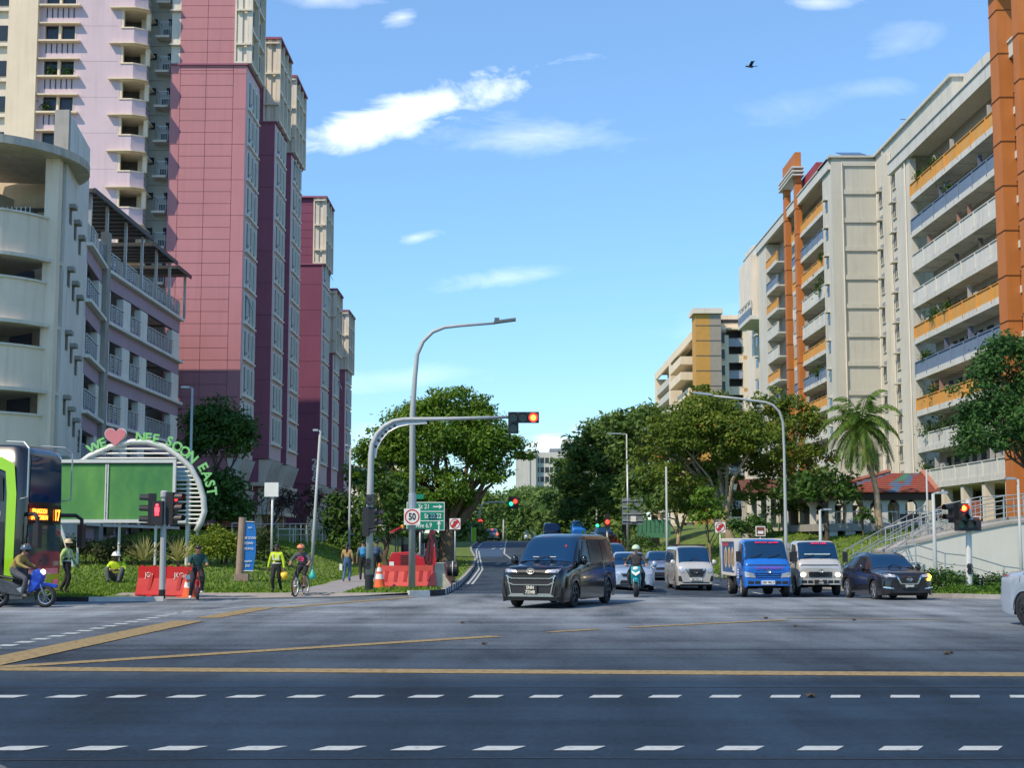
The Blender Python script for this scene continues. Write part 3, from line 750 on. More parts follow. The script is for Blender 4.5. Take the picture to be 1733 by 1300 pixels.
# ramp tower flank wall with hooded slots
pA, pB = PL(69.4), PL(77.4); zr_ = [Zof(y, 69.4) for y in (378, 486, 596, 708)]
ztA, ztB = Zof(187, 69.4), Zof(252, 77.4)
b = MB()
b.extr([(pA.x, pA.y, 0), (pB.x, pB.y, 0), (pB.x, pB.y, ztB), (pA.x, pA.y, ztA)], (-.35, 0, 0), 0)
b.build('ramp_wall', mat('ramp_wall_paint', (.70, .68, .63), .8, .09, .35, streak=.4), cp)
b = MB(); b.extr([(pB.x - .36, pB.y, 0), (pB.x - 9, pB.y, 0), (pB.x - 9, pB.y, ztB), (pB.x - .36, pB.y, ztB)], (0, -.3, 0)); b.build('ramp_rear_wall', wcream, cp)
d = (pB - pA).normalized()
for z in zr_ + [zr_[-1] - 3]:
    for k in range(3):
        p = pA + d * (1.1 + k * 1.75); zz = z + 1.05 - k * .42
        b = MB(); q = [p, p + d * .8]
        b.extr([(p.x, p.y, zz), (p.x + d.x * .8, p.y + d.y * .8, zz), (p.x + d.x * .8, p.y + d.y * .8, zz + .2), (p.x, p.y, zz + .2)], (.32, 0, 0), 0)
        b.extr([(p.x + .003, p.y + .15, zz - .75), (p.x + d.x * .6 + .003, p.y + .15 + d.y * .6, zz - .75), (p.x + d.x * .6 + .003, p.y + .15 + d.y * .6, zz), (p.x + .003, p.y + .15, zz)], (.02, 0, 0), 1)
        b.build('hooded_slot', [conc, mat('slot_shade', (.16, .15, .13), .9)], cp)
rampw = mat('ramp_paint', (.80, .67, .52), .8, .07, .4, streak=.25)
cc = Vector((-26.65, 70.2)); RR = 4.6
def arc(r, a0=-175, a1=-12, n=40): return [(cc.x + r * math.cos(R(a0 + (a1 - a0) * k / n)), cc.y + r * math.sin(R(a0 + (a1 - a0) * k / n))) for k in range(n + 1)]
def band(b, ra, rb, z0, z1, a1=-12):
    A, B = arc(ra, a1=a1), arc(rb, a1=a1); n = len(A)
    vs = [(x, y, z0) for x, y in A] + [(x, y, z1) for x, y in A] + [(x, y, z0) for x, y in B] + [(x, y, z1) for x, y in B]
    fs = []
    for i in range(n - 1): fs += [(i, i + 1, n + i + 1, n + i), (2 * n + i + 1, 2 * n + i, 3 * n + i, 3 * n + i + 1), (n + i, n + i + 1, 3 * n + i + 1, 3 * n + i), (i + 1, i, 2 * n + i, 2 * n + i + 1)]
    fs += [(0, n, 3 * n, 2 * n), (n - 1, 3 * n - 1, 4 * n - 1, 2 * n - 1)]
    b.add(vs, fs)
def disc(b, r, z0, z1, a1=-12):
    A = arc(r, a1=a1); A.append((cc.x, cc.y + 3)); b.prism(A, z0, z1)
for z in zr_ + [zr_[-1] - 3]:
    b = MB(); band(b, RR, RR - .18, z - 1.95, z); o = b.build('ramp_parapet', rampw, cp, False); 
    b = MB(); band(b, RR + .10, RR - .24, z, z + .1); band(b, RR + .25, RR - .2, z - 2.12, z - 1.95, -6); disc(b, RR - .2, z - 2.1, z - 1.9); b.build('ramp_slab', cream, cp, False)
b = MB(); disc(b, 5.5, Zof(262, 68) - .05, Zof(262, 68) + .35, 40); b.build('ramp_roof', mat('stained_roof_edge', (.50, .45, .38), .85, .2, 1.2, streak=.55), cp)
b = MB()
b.box(pA.x - .75, pA.x - .1, pA.y - .9, pA.y - .3, 0, Zof(262, 68) - .05); b.build('ramp_post', rampw, cp)
b = MB(); b.box(-34, -22.6, 73.5, 73.9, 0, Zof(262, 68), 0); b.extr([(-27.5, 66, 0), (-27.2, 66, 0), (-25.6, 73, 0), (-25.9, 73, 0)], (0, 0, Zof(262, 68) - 1), 1)
for z in zr_: b.box(-26.2, -24.6, 73.3, 73.5, z + .2, z + 1.55, 2)
for z in zr_[:1]:
    b.box(-28.6, -23.4, 73.42, 73.48, z + 1.5, z + 1.7, 2)
    b.cur = 3
    for k in range(9): b.box(-25.2 + k * .22, -25.15 + k * .22, 69.0, 69.04, z, z + .75)
b.build('stairwell', [wcream, cream, mat('lift_door', (.10, .11, .13), .5), galv], cp)
# parapet wedges above the ramp roof
b = MB(); b.extr([(pA.x - .7, pA.y, Zof(262, 68)), (pA.x + .02, pA.y - .02, Zof(262, 68)), (pA.x + .02, pA.y - .02, ztA + .05), (pA.x - .7, pA.y, ztA + .05)], (0, .3, 0)); b.build('parapet_end', conc, cp)
b = MB(); zt = Zof(262, 68); b.extr([(-26, 71, zt), (-26.3, 66.5, zt), (-26.3, 66.5, zt + 2.0), (-26, 71, zt + .3)], (-.3, 0, 0)); b.build('parapet_wedge', MATS['ramp_wall_paint'], cp)
# rooftop shelter
rf = MB(); zc0 = zl[0] + 3.35; darkroof = mat('dark_roof_sheet', (.045, .05, .055), .6, .2, 1)
segs = [(-23.7, 80.5, 94.0, zc0 + .35), (-23.7, 94.3, 101, zc0 + .1), (-23.7, 101.3, 105.4, zc0 - .1)]
for x, a, c, z in segs:
    rf.box(x - 7, x, a, c, z, z + .09, 0); rf.box(x - .05, x + .06, a, c, z - .14, z + .12, 0)
    n_ = int((c - a) / 1.1)
    for k in range(n_): rf.box(x - 7, x - .1, a + k * 1.1, a + k * 1.1 + .08, z - .13, z, 0)
rf.build('shelter_roof', [darkroof, galv], cp)
b = MB()
for y in (81, 84.4, 88.6, 92.6, 96.4, 100.2, 105): b.box(-24.15, -23.98, y, y + .17, zl[0] + .1, zc0 + .3)
for y in (81, 86, 92): b.box(-29.6, -29.4, y, y + .17, zl[0] + .1, zc0 + .3)
pieces(b, 'shelter_post', galv, cp)
for i, ch in enumerate('292'): text(ch, .62, black, cp, face((pA.x + .06 + d.x * 6.9, pA.y + d.y * 6.9, Zof(735 + i * 12, 76)), R(98)), .02, 'house_number', bold=.02)
# ground-floor frontage seen under the billboard
b = MB(); b.box(-40, -24.6, 84.5, 85, .5, zl[-1] - 1.2, 0); b.box(-24.5, -24.2, 85, 106, .5, zl[-1] - 1.2, 0)
for k in range(9): b.box(-39 + k * 1.7, -38.0 + k * 1.7, 84.42, 84.5, zl[-1] - 2.3, zl[-1] - 1.8, 1)
for k in range(7): b.box(-24.2, -24.1, 86.5 + k * 2.8, 88 + k * 2.8, 2.2, 3.4, 1)
b.build('ground_floor_wall', [white, glassd], cp)
# ------------------------------------------------------------------ RIGHT: white slab block with coloured balconies
XB = 31.1
rb = thing('apartment_block', 'white slab block with orange, blue and white balconies and tall orange shafts', 'apartment block', (34, 120, 3), world=True)
GZ = 3.0
ZN = Zof(309, YX(1544, 309, XB))            # top of a parapet of the near wing
ZT1 = Zof(278, YX(1507, 278, XB)); ZT2 = Zof(262, YX(1412, 262, XB))
COLN = {0: ochre, 1: blue, 2: whiteb, 3: whiteb, 4: ochre, 5: blue, 6: ochre, 7: whiteb, 8: whiteb, -1: ochre}
def balcony(th, Ya, Yb, zp, m, depth=1.5, panel=2.6, Xf=XB):
    b = MB()
    b.box(Xf - .03, Xf + .12, Ya, Yb, zp - 1.42, zp - .98, 0)                     # edge beam
    b.box(Xf + .02, Xf + .10, Ya, Yb, zp - .98, zp - .06, 1)
    b.box(Xf - .05, Xf + .14, Ya, Yb, zp - .06, zp, 1)
    n_ = max(1, round((Yb - Ya) / panel))
    for k in range(n_ + 1):
        y = min(max(Ya + (Yb - Ya) * k / n_, Ya + .04), Yb - .04)
        b.box(Xf - .07, Xf + .02, y - .04, y + .04, zp - 1.15, zp - .06, 0 if m in (whiteb,) else 2)
        if k < n_: b.box(Xf + .1, Xf + depth, y + .5, y + .54, zp - 1.5, zp - 1.42, 0)
    b.box(Xf + .12, Xf + depth + .2, Ya, Yb, zp - 1.36, zp - 1.2, 0)               # slab
    o = b.build('balcony', [whiteb, m, m], th); return o
def rearwall(th, Ya, Yb, z0, z1, depth=1.6, zps=(), Xf=XB):
    b = MB(); b.box(Xf + depth, Xf + depth + .3, Ya, Yb, z0, z1, 0)
    for zp in zps:
        y = Ya + .6
        while y < Yb - 2:
            w = random.choice((.9, 1.3, 1.0)); b.box(Xf + depth - .05, Xf + depth, y, y + w, zp - .95 if w < 1 else zp - .1, zp + .95, 1)
            if w > 1: b.box(Xf + depth - .08, Xf + depth - .05, y, y + w, zp + .4, zp + .44, 0)
            y += w + random.uniform(.7, 1.5)
    b.build('corridor_wall', [mat('corridor_wall_paint', (.40, .38, .33), .85, .1), dark], th)
yn0, yn1 = YX(1672, 200, XB) - 2.5, YX(1543, 400, XB)
zps = [ZN - FH * k for k in range(9)]
for k, zp in enumerate(zps): balcony(rb, yn0, yn1, zp, COLN[k], panel=2.9)
rearwall(rb, yn0, yn1, GZ + 3, ZT1 - .6, zps=zps)
# roof fascia of near wing
b = MB(); b.box(XB - .25, XB + .1, 78, YX(1507, 278, XB), ZT1 - .95, ZT1); b.box(XB - .35, XB + 8, 78, YX(1507, 278, XB), ZT1, ZT1 + .12)
b.box(XB + .1, XB + 8, 78, yn1, ZT1 - .75, ZT1 - .6); b.build('roof', whiteb, rb)
# end pier of the near wing and return wall
Yr = YX(1533, 500, XB)
b = MB(); b.box(XB - .02, XB + .5, yn1, Yr, GZ, ZT1 - .95); b.box(XB + .5, XB + 4.2, Yr - .3, Yr - .01, GZ, ZT1 - .2); b.build('pier', white, rb)
# recessed part with slit windows, then the tall panelled gable facing the camera
XR_ = 35.3; Yg = YX(1412, 450, XB)
b = MB(); b.box(XR_, XR_ + 3, Yr, Yg, GZ, ZT2, 0); b.box(XR_ + .9, XR_ + 3, Yr - 6, Yr, GZ + 26, ZT2, 0)
b.box(XR_ - .25, XR_ + 3, Yr - .2, Yg, ZT2, ZT2 + .25, 0)
b.box(XR_ - .12, XR_, Yg - 3.2, Yg - 2.9, GZ, ZT2, 0); b.build('recess_wall', white, rb)
b = MB(); b.box(XR_ - .5, XR_, 132.8, 133.3, GZ, ZT2 - 1, 0); b.build('pilaster', white, rb)
zw0 = Zof(395, 122)
for k in range(-9, 3):
    for j, (dy, dz) in enumerate(((130.4 - Yr, .6), (135.2 - Yr, 0))):
        z = zw0 + FH * k + dz
        if z > ZT2 - 2 or z < GZ + 1: continue
        b = MB(); y = Yr + dy
        b.box(XR_ - .03, XR_ + .02, y, y + 1.0, z, z + 1.25, 1); b.box(XR_ - .5, XR_, y - .1, y + 1.1, z + 1.32, z + 1.42, 0)
        b.box(XR_ - .06, XR_ + .0, y - .06, y, z - .05, z + 1.3, 0); b.box(XR_ - .06, XR_, y + 1.0, y + 1.06, z - .05, z + 1.3, 0)
        b.box(XR_ - .12, XR_, y - .1, y + 1.1, z - .14, z - .05, 0); b.box(XR_ - .07, XR_ - .03, y + .48, y + .52, z, z + 1.25, 0)
        b.box(XR_ - .05, XR_, y, y + 1.0, z + 1.5, z + 1.85, 2)
        b.build('window', [white, glassd, mat('grey_panel', (.22, .25, .27), .7)], rb)
b = MB()
xg1 = Xof(1492, 450, Yg)
b.box(XB + .4, xg1, Yg, Yg + 5, GZ, ZT2, 0); b.box(XB - .02, XB + .4, Yg, Yg + .001, GZ, ZT2, 0)
xa, xb = Xof(1428, 450, Yg), Xof(1485, 450, Yg)
b.box(XB - .1, xa - .06, Yg - .16, Yg, GZ, ZT2 - .4, 0); b.box(xb + .06, xg1, Yg - .16, Yg, GZ, ZT2 - .4, 0)
zt = Zof(281, Yg); zg = zt
while zg > GZ + 2:
    b.box(xa - .06, xb + .06, Yg - .16, Yg, zg, zg + .45, 0); zg -= FH
b.box(XB - .35, xg1 + .2, Yg - .35, Yg + 5, ZT2, ZT2 + .2, 0)
b.box(XB + .1, XB + 9, Yg + .5, 186, ZT2 - .75, ZT2 - .5, 0)
b.build('gable_wall', mat('gable_paint', (.46, .455, .395), .8, .06, .4, streak=.22), rb)
for yy in (Yg - .22,):
    b = MB()
    for x in (XB + .9, xg1 - .35): b.tube([(x, yy, GZ), (x, yy, ZT2 - .5)], .07, 6)
    b.tube([(XR_ - .1, 131.9, GZ), (XR_ - .1, 131.9, ZT2 - 1)], .07, 6); b.tube([(XB - .1, (yn1 + Yr) / 2, GZ), (XB - .1, (yn1 + Yr) / 2, ZT1 - 1)], .07, 6); pieces(b, 'downpipe', cream, rb)
for k, zp in enumerate(zps):
    b = MB()
    for q_ in range(3):
        y = yn0 + 1.5 + random.random() * (yn1 - yn0 - 3); b.box(XB + .5, XB + .95, y, y + .75, zp - .2, zp + .4); b.box(XB + .3, XB + .6, y + 1.2, y + 1.3, zp + .0, zp + 1.0)
    pieces(b, 'balcony_appliance', mat('clutter_%d' % (k % 4), [(.4, .4, .38), (.12, .14, .2), (.35, .2, .15), (.1, .09, .08)][k % 4], .7), rb)
# far wing
yf0, yf1 = YX(1395, 450, XB), YX(1341, 450, XB)
b = MB(); b.box(XB - .02, XB + .395, Yg + .002, yf0, GZ, ZT2 - .01); b.build('pier', white, rb)
for k in range(-1, 10):
    z = Zof(395, 150) - FH * (k - 1)
    if GZ + 2 < z < ZT2 - 2.5:
        b = MB(); b.box(XB - .05, XB - .02, Yg + 2.2, Yg + 3.0, z, z + 1.1, 1); b.box(XB - .4, XB, Yg + 2.1, Yg + 3.1, z + 1.15, z + 1.25, 0); b.build('window', [white, glassd], rb)
ZF = Zof(338, YX(1393, 338, XB)); colf = [ochre, blue, ochre, whiteb, whiteb, ochre, blue, ochre, whiteb, whiteb, ochre]
zpf = [ZF - FH * k for k in range(11)]
for k, zp in enumerate(zpf): balcony(rb, yf0, yf1, zp, colf[k])
rearwall(rb, yf0, yf1, GZ + 3, ZT2 - .6, zps=zpf)
yf2, yf3 = YX(1315, 450, XB), YX(1297, 450, XB)
for k, zp in enumerate(zpf): balcony(rb, yf2, yf3, zp, colf[k], panel=3)
rearwall(rb, yf1, yf3, GZ + 3, ZT2 - .6)
b = MB(); b.box(XB - .02, XB + 3, yf3, YX(1285, 550, XB), GZ, ZT2 - .9); b.build('pier', white, rb)
ye = YX(1262, 480, XB)
b = MB(); b.box(XB - .25, XB + .1, Yg + .6, ye, ZT2 - .95, ZT2); b.box(XB - .35, XB + 9, Yg + .6, ye, ZT2 + .0, ZT2 + .12); b.build('roof', whiteb, rb)
b = MB(); yq = YX(1285, 550, XB); zb_ = Zof(520, yq)
b.box(XB - 1.1, XB + 3, yq, ye, zb_ - 1.5, zb_ - 1.0, 0); b.box(XB - 1.1, XB - 1.0, yq, ye, zb_ - 1.0, zb_, 1); b.box(XB - 1.1, XB - 1.0, yq, ye, zb_ + .9, zb_ + 1.05, 0)
for k in range(5): y = yq + (ye - yq) * k / 4; b.box(XB - 1.08, XB - .98, y - .06, y + .06, zb_, zb_ + .9, 0)
b.box(XB - .9, XB + 3, yq + .1, ye - .2, zb_ - 1, ZT2 - 1, 2); b.build('end_balcony', [whiteb, blue, cream], rb)
b = MB(); b.box(XB + 1, XB + 5, ye, ye + 6, GZ, ZT2 + 2.2); b.build('stair_core', cream, rb)
b = MB(); 
for k in range(9):
    z = Zof(620, yq) - FH * (k - 1)
    if z > GZ: b.box(XB - .3, XB, yq + 1, yq + 2.6, z + 1.3, z + 1.5, 0); b.box(XB - .06, XB, yq + 1.1, yq + 2.5, z, z + 1.2, 1)
pieces(b, 'end_window', [whiteb, glassd], rb)
# orange shafts
def shafts(th, cols, ztop, zbot=GZ, w=.9, beam=True):
    b = MB()
    for (ya, yb) in cols:
        b.box(XB - w, XB + .25, ya, yb, zbot, ztop, 0)
        z = zbot + 1
        while z < ztop: b.box(XB - w - .04, XB - w, ya - .03, yb + .03, z, z + .05, 1); b.box(XB - w - .04, XB + .2, ya - .04, ya, z, z + .05, 1); z += FH
    if beam: b.box(XB - w, XB + .25, cols[0][0] + .01, cols[-1][1] - .01, ztop, ztop + 1.3, 0)
    for k in range(3):
        b.box(XB - w - .45, XB + .5, cols[0][0] - .5, cols[-1][1] + .5, ztop - .55 - k * .42, ztop - .4 - k * .42, 2)
    return b.build('orange_shaft', [orange, mat('joint_dark', (.2, .07, .02), .8), whiteb], th)
ya = YX(1697, 300, XB - .9); shafts(rb, [(ya - 3.6, ya - 2.6), (ya, ya + 1.5)], Zof(25, 95) + .3)
yb_ = YX(1341, 500, XB - .9); shafts(rb, [(yb_ - .5, yb_ + .7), (yb_ + 5.6, yb_ + 6.8)], Zof(325, 168) - .4, w=.4)
ym0, ym1 = YX(1372, 300, XB), YX(1344, 300, XB); b = MB(); b.box(XB + .6, XB + 1.4, ym0, ym1, ZT2 + .13, Zof(274, ym0)); b.build('roof_screen', maroon, rb)
for k in range(9):                                                        # little balconies between the near shafts
    zp = ZN - FH * k
    b = MB(); b.box(XB - .1, XB + 1.4, ya - 2.6, ya, zp - 1.45, zp - 1.0, 0); b.cur = 1
    for q_ in range(9): y = ya - 2.6 + 2.6 * q_ / 8; b.box(XB - .05, XB - .02, y, y + .03, zp - 1, zp)
    b.box(XB - .06, XB, ya - 2.6, ya, zp - .04, zp, 1); b.box(XB + 1.4, XB + 1.6, ya - 8, ya, zp - 1.4, zp + 1.4, 2); b.build('stair_balcony', [white, galv, dim], rb)
for k in range(9):
    zp = ZN - FH * k; balcony(rb, 80, ya - 3.7, zp, COLN[k])
rearwall(rb, 80, ya, GZ + 3, ZT1 - .6)
b = MB()                                                                  # void deck
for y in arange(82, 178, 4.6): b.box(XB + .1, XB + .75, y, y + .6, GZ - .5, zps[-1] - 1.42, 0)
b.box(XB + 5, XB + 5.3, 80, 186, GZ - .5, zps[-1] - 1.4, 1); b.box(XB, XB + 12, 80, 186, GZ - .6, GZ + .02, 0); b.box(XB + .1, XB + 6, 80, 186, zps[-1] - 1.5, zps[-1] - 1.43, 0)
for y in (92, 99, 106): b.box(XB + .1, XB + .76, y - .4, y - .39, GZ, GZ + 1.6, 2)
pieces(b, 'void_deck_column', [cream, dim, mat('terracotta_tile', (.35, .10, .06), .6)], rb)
solar = mat('solar_panel', (.012, .014, .03), .15, .1, 1)
b = MB()
for k in range(3): b.extr([(XB + 1.2, Yg + .8 + k * 3, ZT2 + .5), (XB + 3.6, Yg + .8 + k * 3, ZT2 + .5), (XB + 3.6, Yg + 3.6 + k * 3, ZT2 + 1.5), (XB + 1.2, Yg + 3.6 + k * 3, ZT2 + 1.5)], (0, 0, .06), 0)
for k in range(4): b.box(XB + 1.2 + k * .8, XB + 1.26 + k * .8, Yg + .8, Yg + .86, ZT2 + .12, ZT2 + .5, 1)
b.extr([(XR_ + .2, 126, ZT2 + .3), (XR_ + 2.6, 126, ZT2 + .3), (XR_ + 2.6, 129, ZT2 + 1.3), (XR_ + .2, 129, ZT2 + 1.3)], (0, 0, .06), 0)
pieces(b, 'solar_panel', [solar, galv], rb)
for (y, zi, r) in ((yn1 - 2, 0, .5), (yn1 - 6, 0, .55), (yn1 - 5, 4, .7), (yn1 - 8, 4, .5), (yn1 - 2, 5, .45), (yn1 - 4, 6, .7), (yn1 - 2.5, 7, .8), (yn1 - 6, 7, .8), (yn1 - 1.5, 8, .6), (yn1 - 9, 1, .4)):
    leafobj('balcony_plant', plantmesh((XB + .3, y, zps[zi] + .2), r, 260, .13, .8), leafv, rb)
for (y, zi, r) in ((yf0 + 2, 3, .9), (yf0 + 1, 2, .4), (yf0 + 4, 6, .5)): leafobj('balcony_plant', plantmesh((XB + .1, y, zpf[zi] + .0), r, 300, .16, 1), leafv, rb)

# ------------------------------------------------------------------ second block farther along the same side
sb = thing('apartment_block', 'pale block of flats farther back with an ochre stair tower above the tree crowns', 'apartment block', (36, 260, 3), world=True)
Yc = 245.0; zt = Zof(522, Yc)
xo0, xo1 = Xof(1178, 600, Yc), Xof(1202, 600, Yc); xo2 = Xof(1221, 600, Yc)
b = MB(); b.box(xo0, xo1, Yc, Yc + 5, GZ, zt - .9, 0); b.box(xo1, xo2, Yc + .01, Yc + 5, GZ, zt - .9, 1)
z = zt - 3
while z > 10: b.box(xo0 - .03, xo2, Yc - .05, Yc, z, z + .12, 2); z -= 2.6
b.build('stair_tower', [mat('ochre_render', (.50, .27, .06), .8, .08), mat('taupe_render', (.30, .27, .22), .8, .08), dim], sb)
b = MB(); b.box(xo0 - .5, xo2 + .3, Yc - .5, Yc + 5.5, zt - .9, zt); b.build('roof_cap', cream, sb)
x3, x4, x5 = Xof(1238, 600, Yc), Xof(1262, 600, Yc), Xof(1300, 600, Yc); Yd = Yc + 3
b = MB(); b.box(xo2, x3, Yd, Yd + 8, GZ, zt - 4.2, 0); b.box(x4, x5 + 8, Yd, Yd + 8, GZ, zt - 3.2, 0); b.box(x3, x4, Yd + 1.8, Yd + 8, GZ, zt - 3.2, 1)
b.box(x3 - .2, x5 + 8, Yd - .2, Yd + 8, zt - 3.2, zt - 2.9, 0); b.box(xo2 - .5, x5 + 8, Yd + 3, Yd + 9, zt - 2.9, zt - .2, 0); b.box(xo2, x5, Yd + 2.9, Yd + 3, zt - 1.6, zt - 1, 1)
b.build('wall', [wcream, dark], sb)
for k in range(12):
    z = Zof(572, Yd) - FH * k
    if z < GZ + 2: break
    b = MB(); b.box(x3, x4, Yd, Yd + .2, z - 1.5, z - .05, 0); b.box(x3, x4, Yd - .06, Yd, z - .15, z - .05, 0); b.build('balcony', [wcream if k % 2 else mat('pale_blue_panel', (.32, .33, .36), .8)], sb)
    b = MB(); b.box(xo2 + .4, x3 - .7, Yd - .05, Yd, z - .9, z + .8, 1); b.box(xo2 + .3, x3 - .6, Yd - .3, Yd, z - 1.05, z - .95, 0); b.build('window', [cream, glassd], sb)
    if k % 2: b = MB(); b.box(x4 + .1, x5 + 8, Yd - .02, Yd, z - .9, z - .3); b.build('stripe', ochre, sb)
y6 = YX(1108, 640, XB + .2)
ZS2 = zt - 3.4
b = MB(); b.box(XB + .2, XB + .6, Yc + 5, y6, ZS2 - 1.3, ZS2, 0); b.box(XB + .2, XB + 9, Yc + 5, y6, ZS2 + .0, ZS2 + .2, 0); b.box(XB + .2, XB + 2.5, y6 - 3, y6, GZ, ZS2 - 1.3, 0); b.box(XB + 3, XB + 9, Yc + 5, y6, GZ, ZS2, 1)
b.box(XB + .2, XB + 2.5, 284, 287, GZ, ZS2 - 1.3, 0); b.build('flank_wall', [wcream, dim], sb)
for k in range(12):
    zp = ZS2 - 3.6 - FH * k
    if zp < GZ + 2: break
    b = MB(); b.box(XB + (-1.2 if k % 3 < 2 else .2), XB + 2.5, Yc + 10, Yc + 28, zp - 1.4, zp, 0); b.build('balcony', wcream, sb)
    b = MB(); b.box(XB + .3, XB + 2.5, 287, y6 - 3, zp - 1.4, zp, 0); b.build('balcony', white, sb)

# ------------------------------------------------------------------ distant blocks
db = thing('apartment_block', 'distant white block of flats with long window bands above the far trees', 'apartment block', (30, 420, 3), world=True)
Y = 420.0
xa, xb_, xc = Xof(873, 780, Y), Xof(907, 780, Y), Xof(965, 780, Y); z0 = Zof(766, Y)
b = MB(); b.box(xa, xb_, Y - 2, Y + 12, 0, Zof(764, Y), 0); b.box(xb_, xc + 22, Y, Y + 12, 0, z0, 0); b.box(xb_ + 4, xc, Y + 1, Y + 6, z0, z0 + 1.2, 1); b.box(xc - 2, xc + 20, Y + 4, Y + 12, z0, Zof(742, Y), 0)
b.box(xa + 4, xa + 4.3, Y - 2.1, Y - 2, 0, z0, 1)
b.build('wall', [white, mat('grey_metal_roof', (.2, .22, .24), .6)], db)
for k in range(8):
    z = Zof(775, Y) - 2.75 * k
    b = MB()
    b.box(xb_ + .6, xc - 5, Y - .08, Y, z - 1.5, z, 0); b.box(xc - 3.6, xc + 20, Y - .08, Y, z - 1.5, z, 0)
    for q_ in range(6): b.box(xb_ + 1 + q_ * 1.4, xb_ + 1.25 + q_ * 1.4, Y - .12, Y - .08, z - 1.5, z, 1)
    b.build('window', [glassd, white], db)
b = MB(); b.box(xc - 4.5, xc + .5, Y - .6, Y - .1, Zof(788, Y), Zof(780, Y) + .4); b.build('green_awning', mat('green_awning', (.03, .28, .11), .7), db)
scb = thing('school_building', 'low cream building marked with a red number 2 beside the farthest plum tower', 'building', (-30, 240, 3), world=True)
Y = 240.0; xa, xb_ = Xof(560, 800, Y), Xof(650, 800, Y)
b = MB(); b.box(xa - 10, xb_, Y, Y + 10, 0, Zof(788, Y), 0); b.box(xa - 10, xb_ + .3, Y - .3, Y + 10, Zof(792, Y), Zof(790, Y), 1); b.build('wall', [cream, conc], scb)
b = MB(); 
for k in range(9): b.box(xa + k * 1.3, xa + 1.15 + k * 1.3, Y - .06, Y, Zof(801, Y), Zof(796, Y)); 
pieces(b, 'window', glassd, scb)
b = MB(); b.box(xa, xb_, Y - .05, Y - .0, Zof(813, Y), Zof(804, Y)); b.build('panel', mat('taupe_render', ()) if False else MATS['taupe_render'], scb)
text('2', 2.2, mat('red_number', (.65, .12, .03), .6), scb, face(at(608, 821, Y - .1)), .05, 'building_number', bold=.03)
wh = thing('apartment_block', 'white block of flats glimpsed through the big rain tree on the left', 'apartment block', (-18, 300, 3), world=True)
b = MB(); Y = 300.; b.box(Xof(640, 780, Y), Xof(700, 780, Y), Y, Y + 12, 0, Zof(768, Y), 0)
for k in range(6): b.box(Xof(644, 780, Y), Xof(696, 780, Y), Y - .1, Y, Zof(776 + k * 22, Y) - 1.4, Zof(776 + k * 22, Y), 1)
b.build('wall', [wcream, glassd], wh)

# ------------------------------------------------------------------ pavilion with hipped tile roof
pv = thing('pavilion', 'open sided pavilion with hipped red tile roof and white columns behind the palm', 'pavilion', (23, 92, 3), world=True)
tile = mat('red_roof_tile', (.27, .07, .045), .8, .2, 3); tileb = mat('blue_roof_tile', (.09, .15, .24), .7, .2, 3); tileg = mat('green_roof_tile', (.08, .2, .14), .7, .2, 3)
Yp = 84.0; ex0, ex1 = Xof(1385, 835, Yp), Xof(1588, 835, Yp); ez = Zof(833, Yp); Yq = 98.0
rz_ = Zof(801, 88); rx0, rx1 = Xof(1505, 801, 88), Xof(1562, 801, 88); ry = 88.0; ry2 = 94.0
b = MB(); nrow = 9
def lerp(a, c, t): return tuple(a[i] + (c[i] - a[i]) * t for i in range(3))
A, B_, C_, D_ = (ex0, Yp, ez), (ex1, Yp, ez), (rx1, ry, rz_), (rx0, ry, rz_)
E_, F_ = (ex1, Yq, ez), (ex0, Yq, ez); G_, H_ = (rx1, ry2, rz_), (rx0, ry2, rz_)
for (p, q_, r_, s_) in ((A, B_, C_, D_), (B_, E_, G_, C_), (E_, F_, H_, G_), (F_, A, D_, H_)):
    for k in range(nrow):
        t0, t1 = k / nrow, (k + 1) / nrow
        a, c = lerp(p, s_, t0), lerp(q_, r_, t0); d_, e_ = lerp(p, s_, t1), lerp(q_, r_, t1)
        dn = .09
        for j in range(12):
            u0, u1 = j / 12, (j + 1) / 12
            mi = 0
            if (p is A):
                uc = (u0 + u1) / 2
                if uc < .2 - t0 * .0 and abs(uc - .1) < .05: mi = 1
                if abs(uc - (.62 - t0 * .1 + .0)) < .045 or abs(uc - (.62 + t0 * .16)) < .045: mi = 1
                if .5 < t0 and abs(uc - .6) < .06: mi = 2
            b.cur = mi
            P_ = [lerp(a, c, u0), lerp(a, c, u1), lerp(d_, e_, u1), lerp(d_, e_, u0)]
            P_[0] = (P_[0][0], P_[0][1], P_[0][2] + dn); P_[1] = (P_[1][0], P_[1][1], P_[1][2] + dn)
            b.add(P_, [(0, 1, 2, 3)])
            b.add([P_[0], P_[1], (P_[1][0], P_[1][1], P_[1][2] - dn - .02), (P_[0][0], P_[0][1], P_[0][2] - dn - .02)], [(0, 3, 2, 1)])
b.add([D_, C_, G_, H_], [(0, 1, 2, 3)]); b.build('roof', [tile, tileb, tileg], pv)
for p, q_ in ((A, D_), (B_, C_), (E_, G_)):
    b = MB(); b.tube([Vector(p) + Vector((0, 0, .12)), Vector(q_) + Vector((0, 0, .12))], .14, 6); b.build('hip_ridge', mat('ridge_tile', (.40, .17, .11), .8), pv)
b = MB(); b.box(ex0 + .3, ex1 - .3, Yp + .3, Yp + .6, ez - .45, ez - .05); b.box(ex0 + .3, ex0 + .6, Yp + .6, Yq - .3, ez - .45, ez - .05); b.box(ex1 - .6, ex1 - .3, Yp + .6, Yq - .3, ez - .45, ez - .05); b.build('beam', mat('dark_timber', (.06, .035, .025), .7), pv)
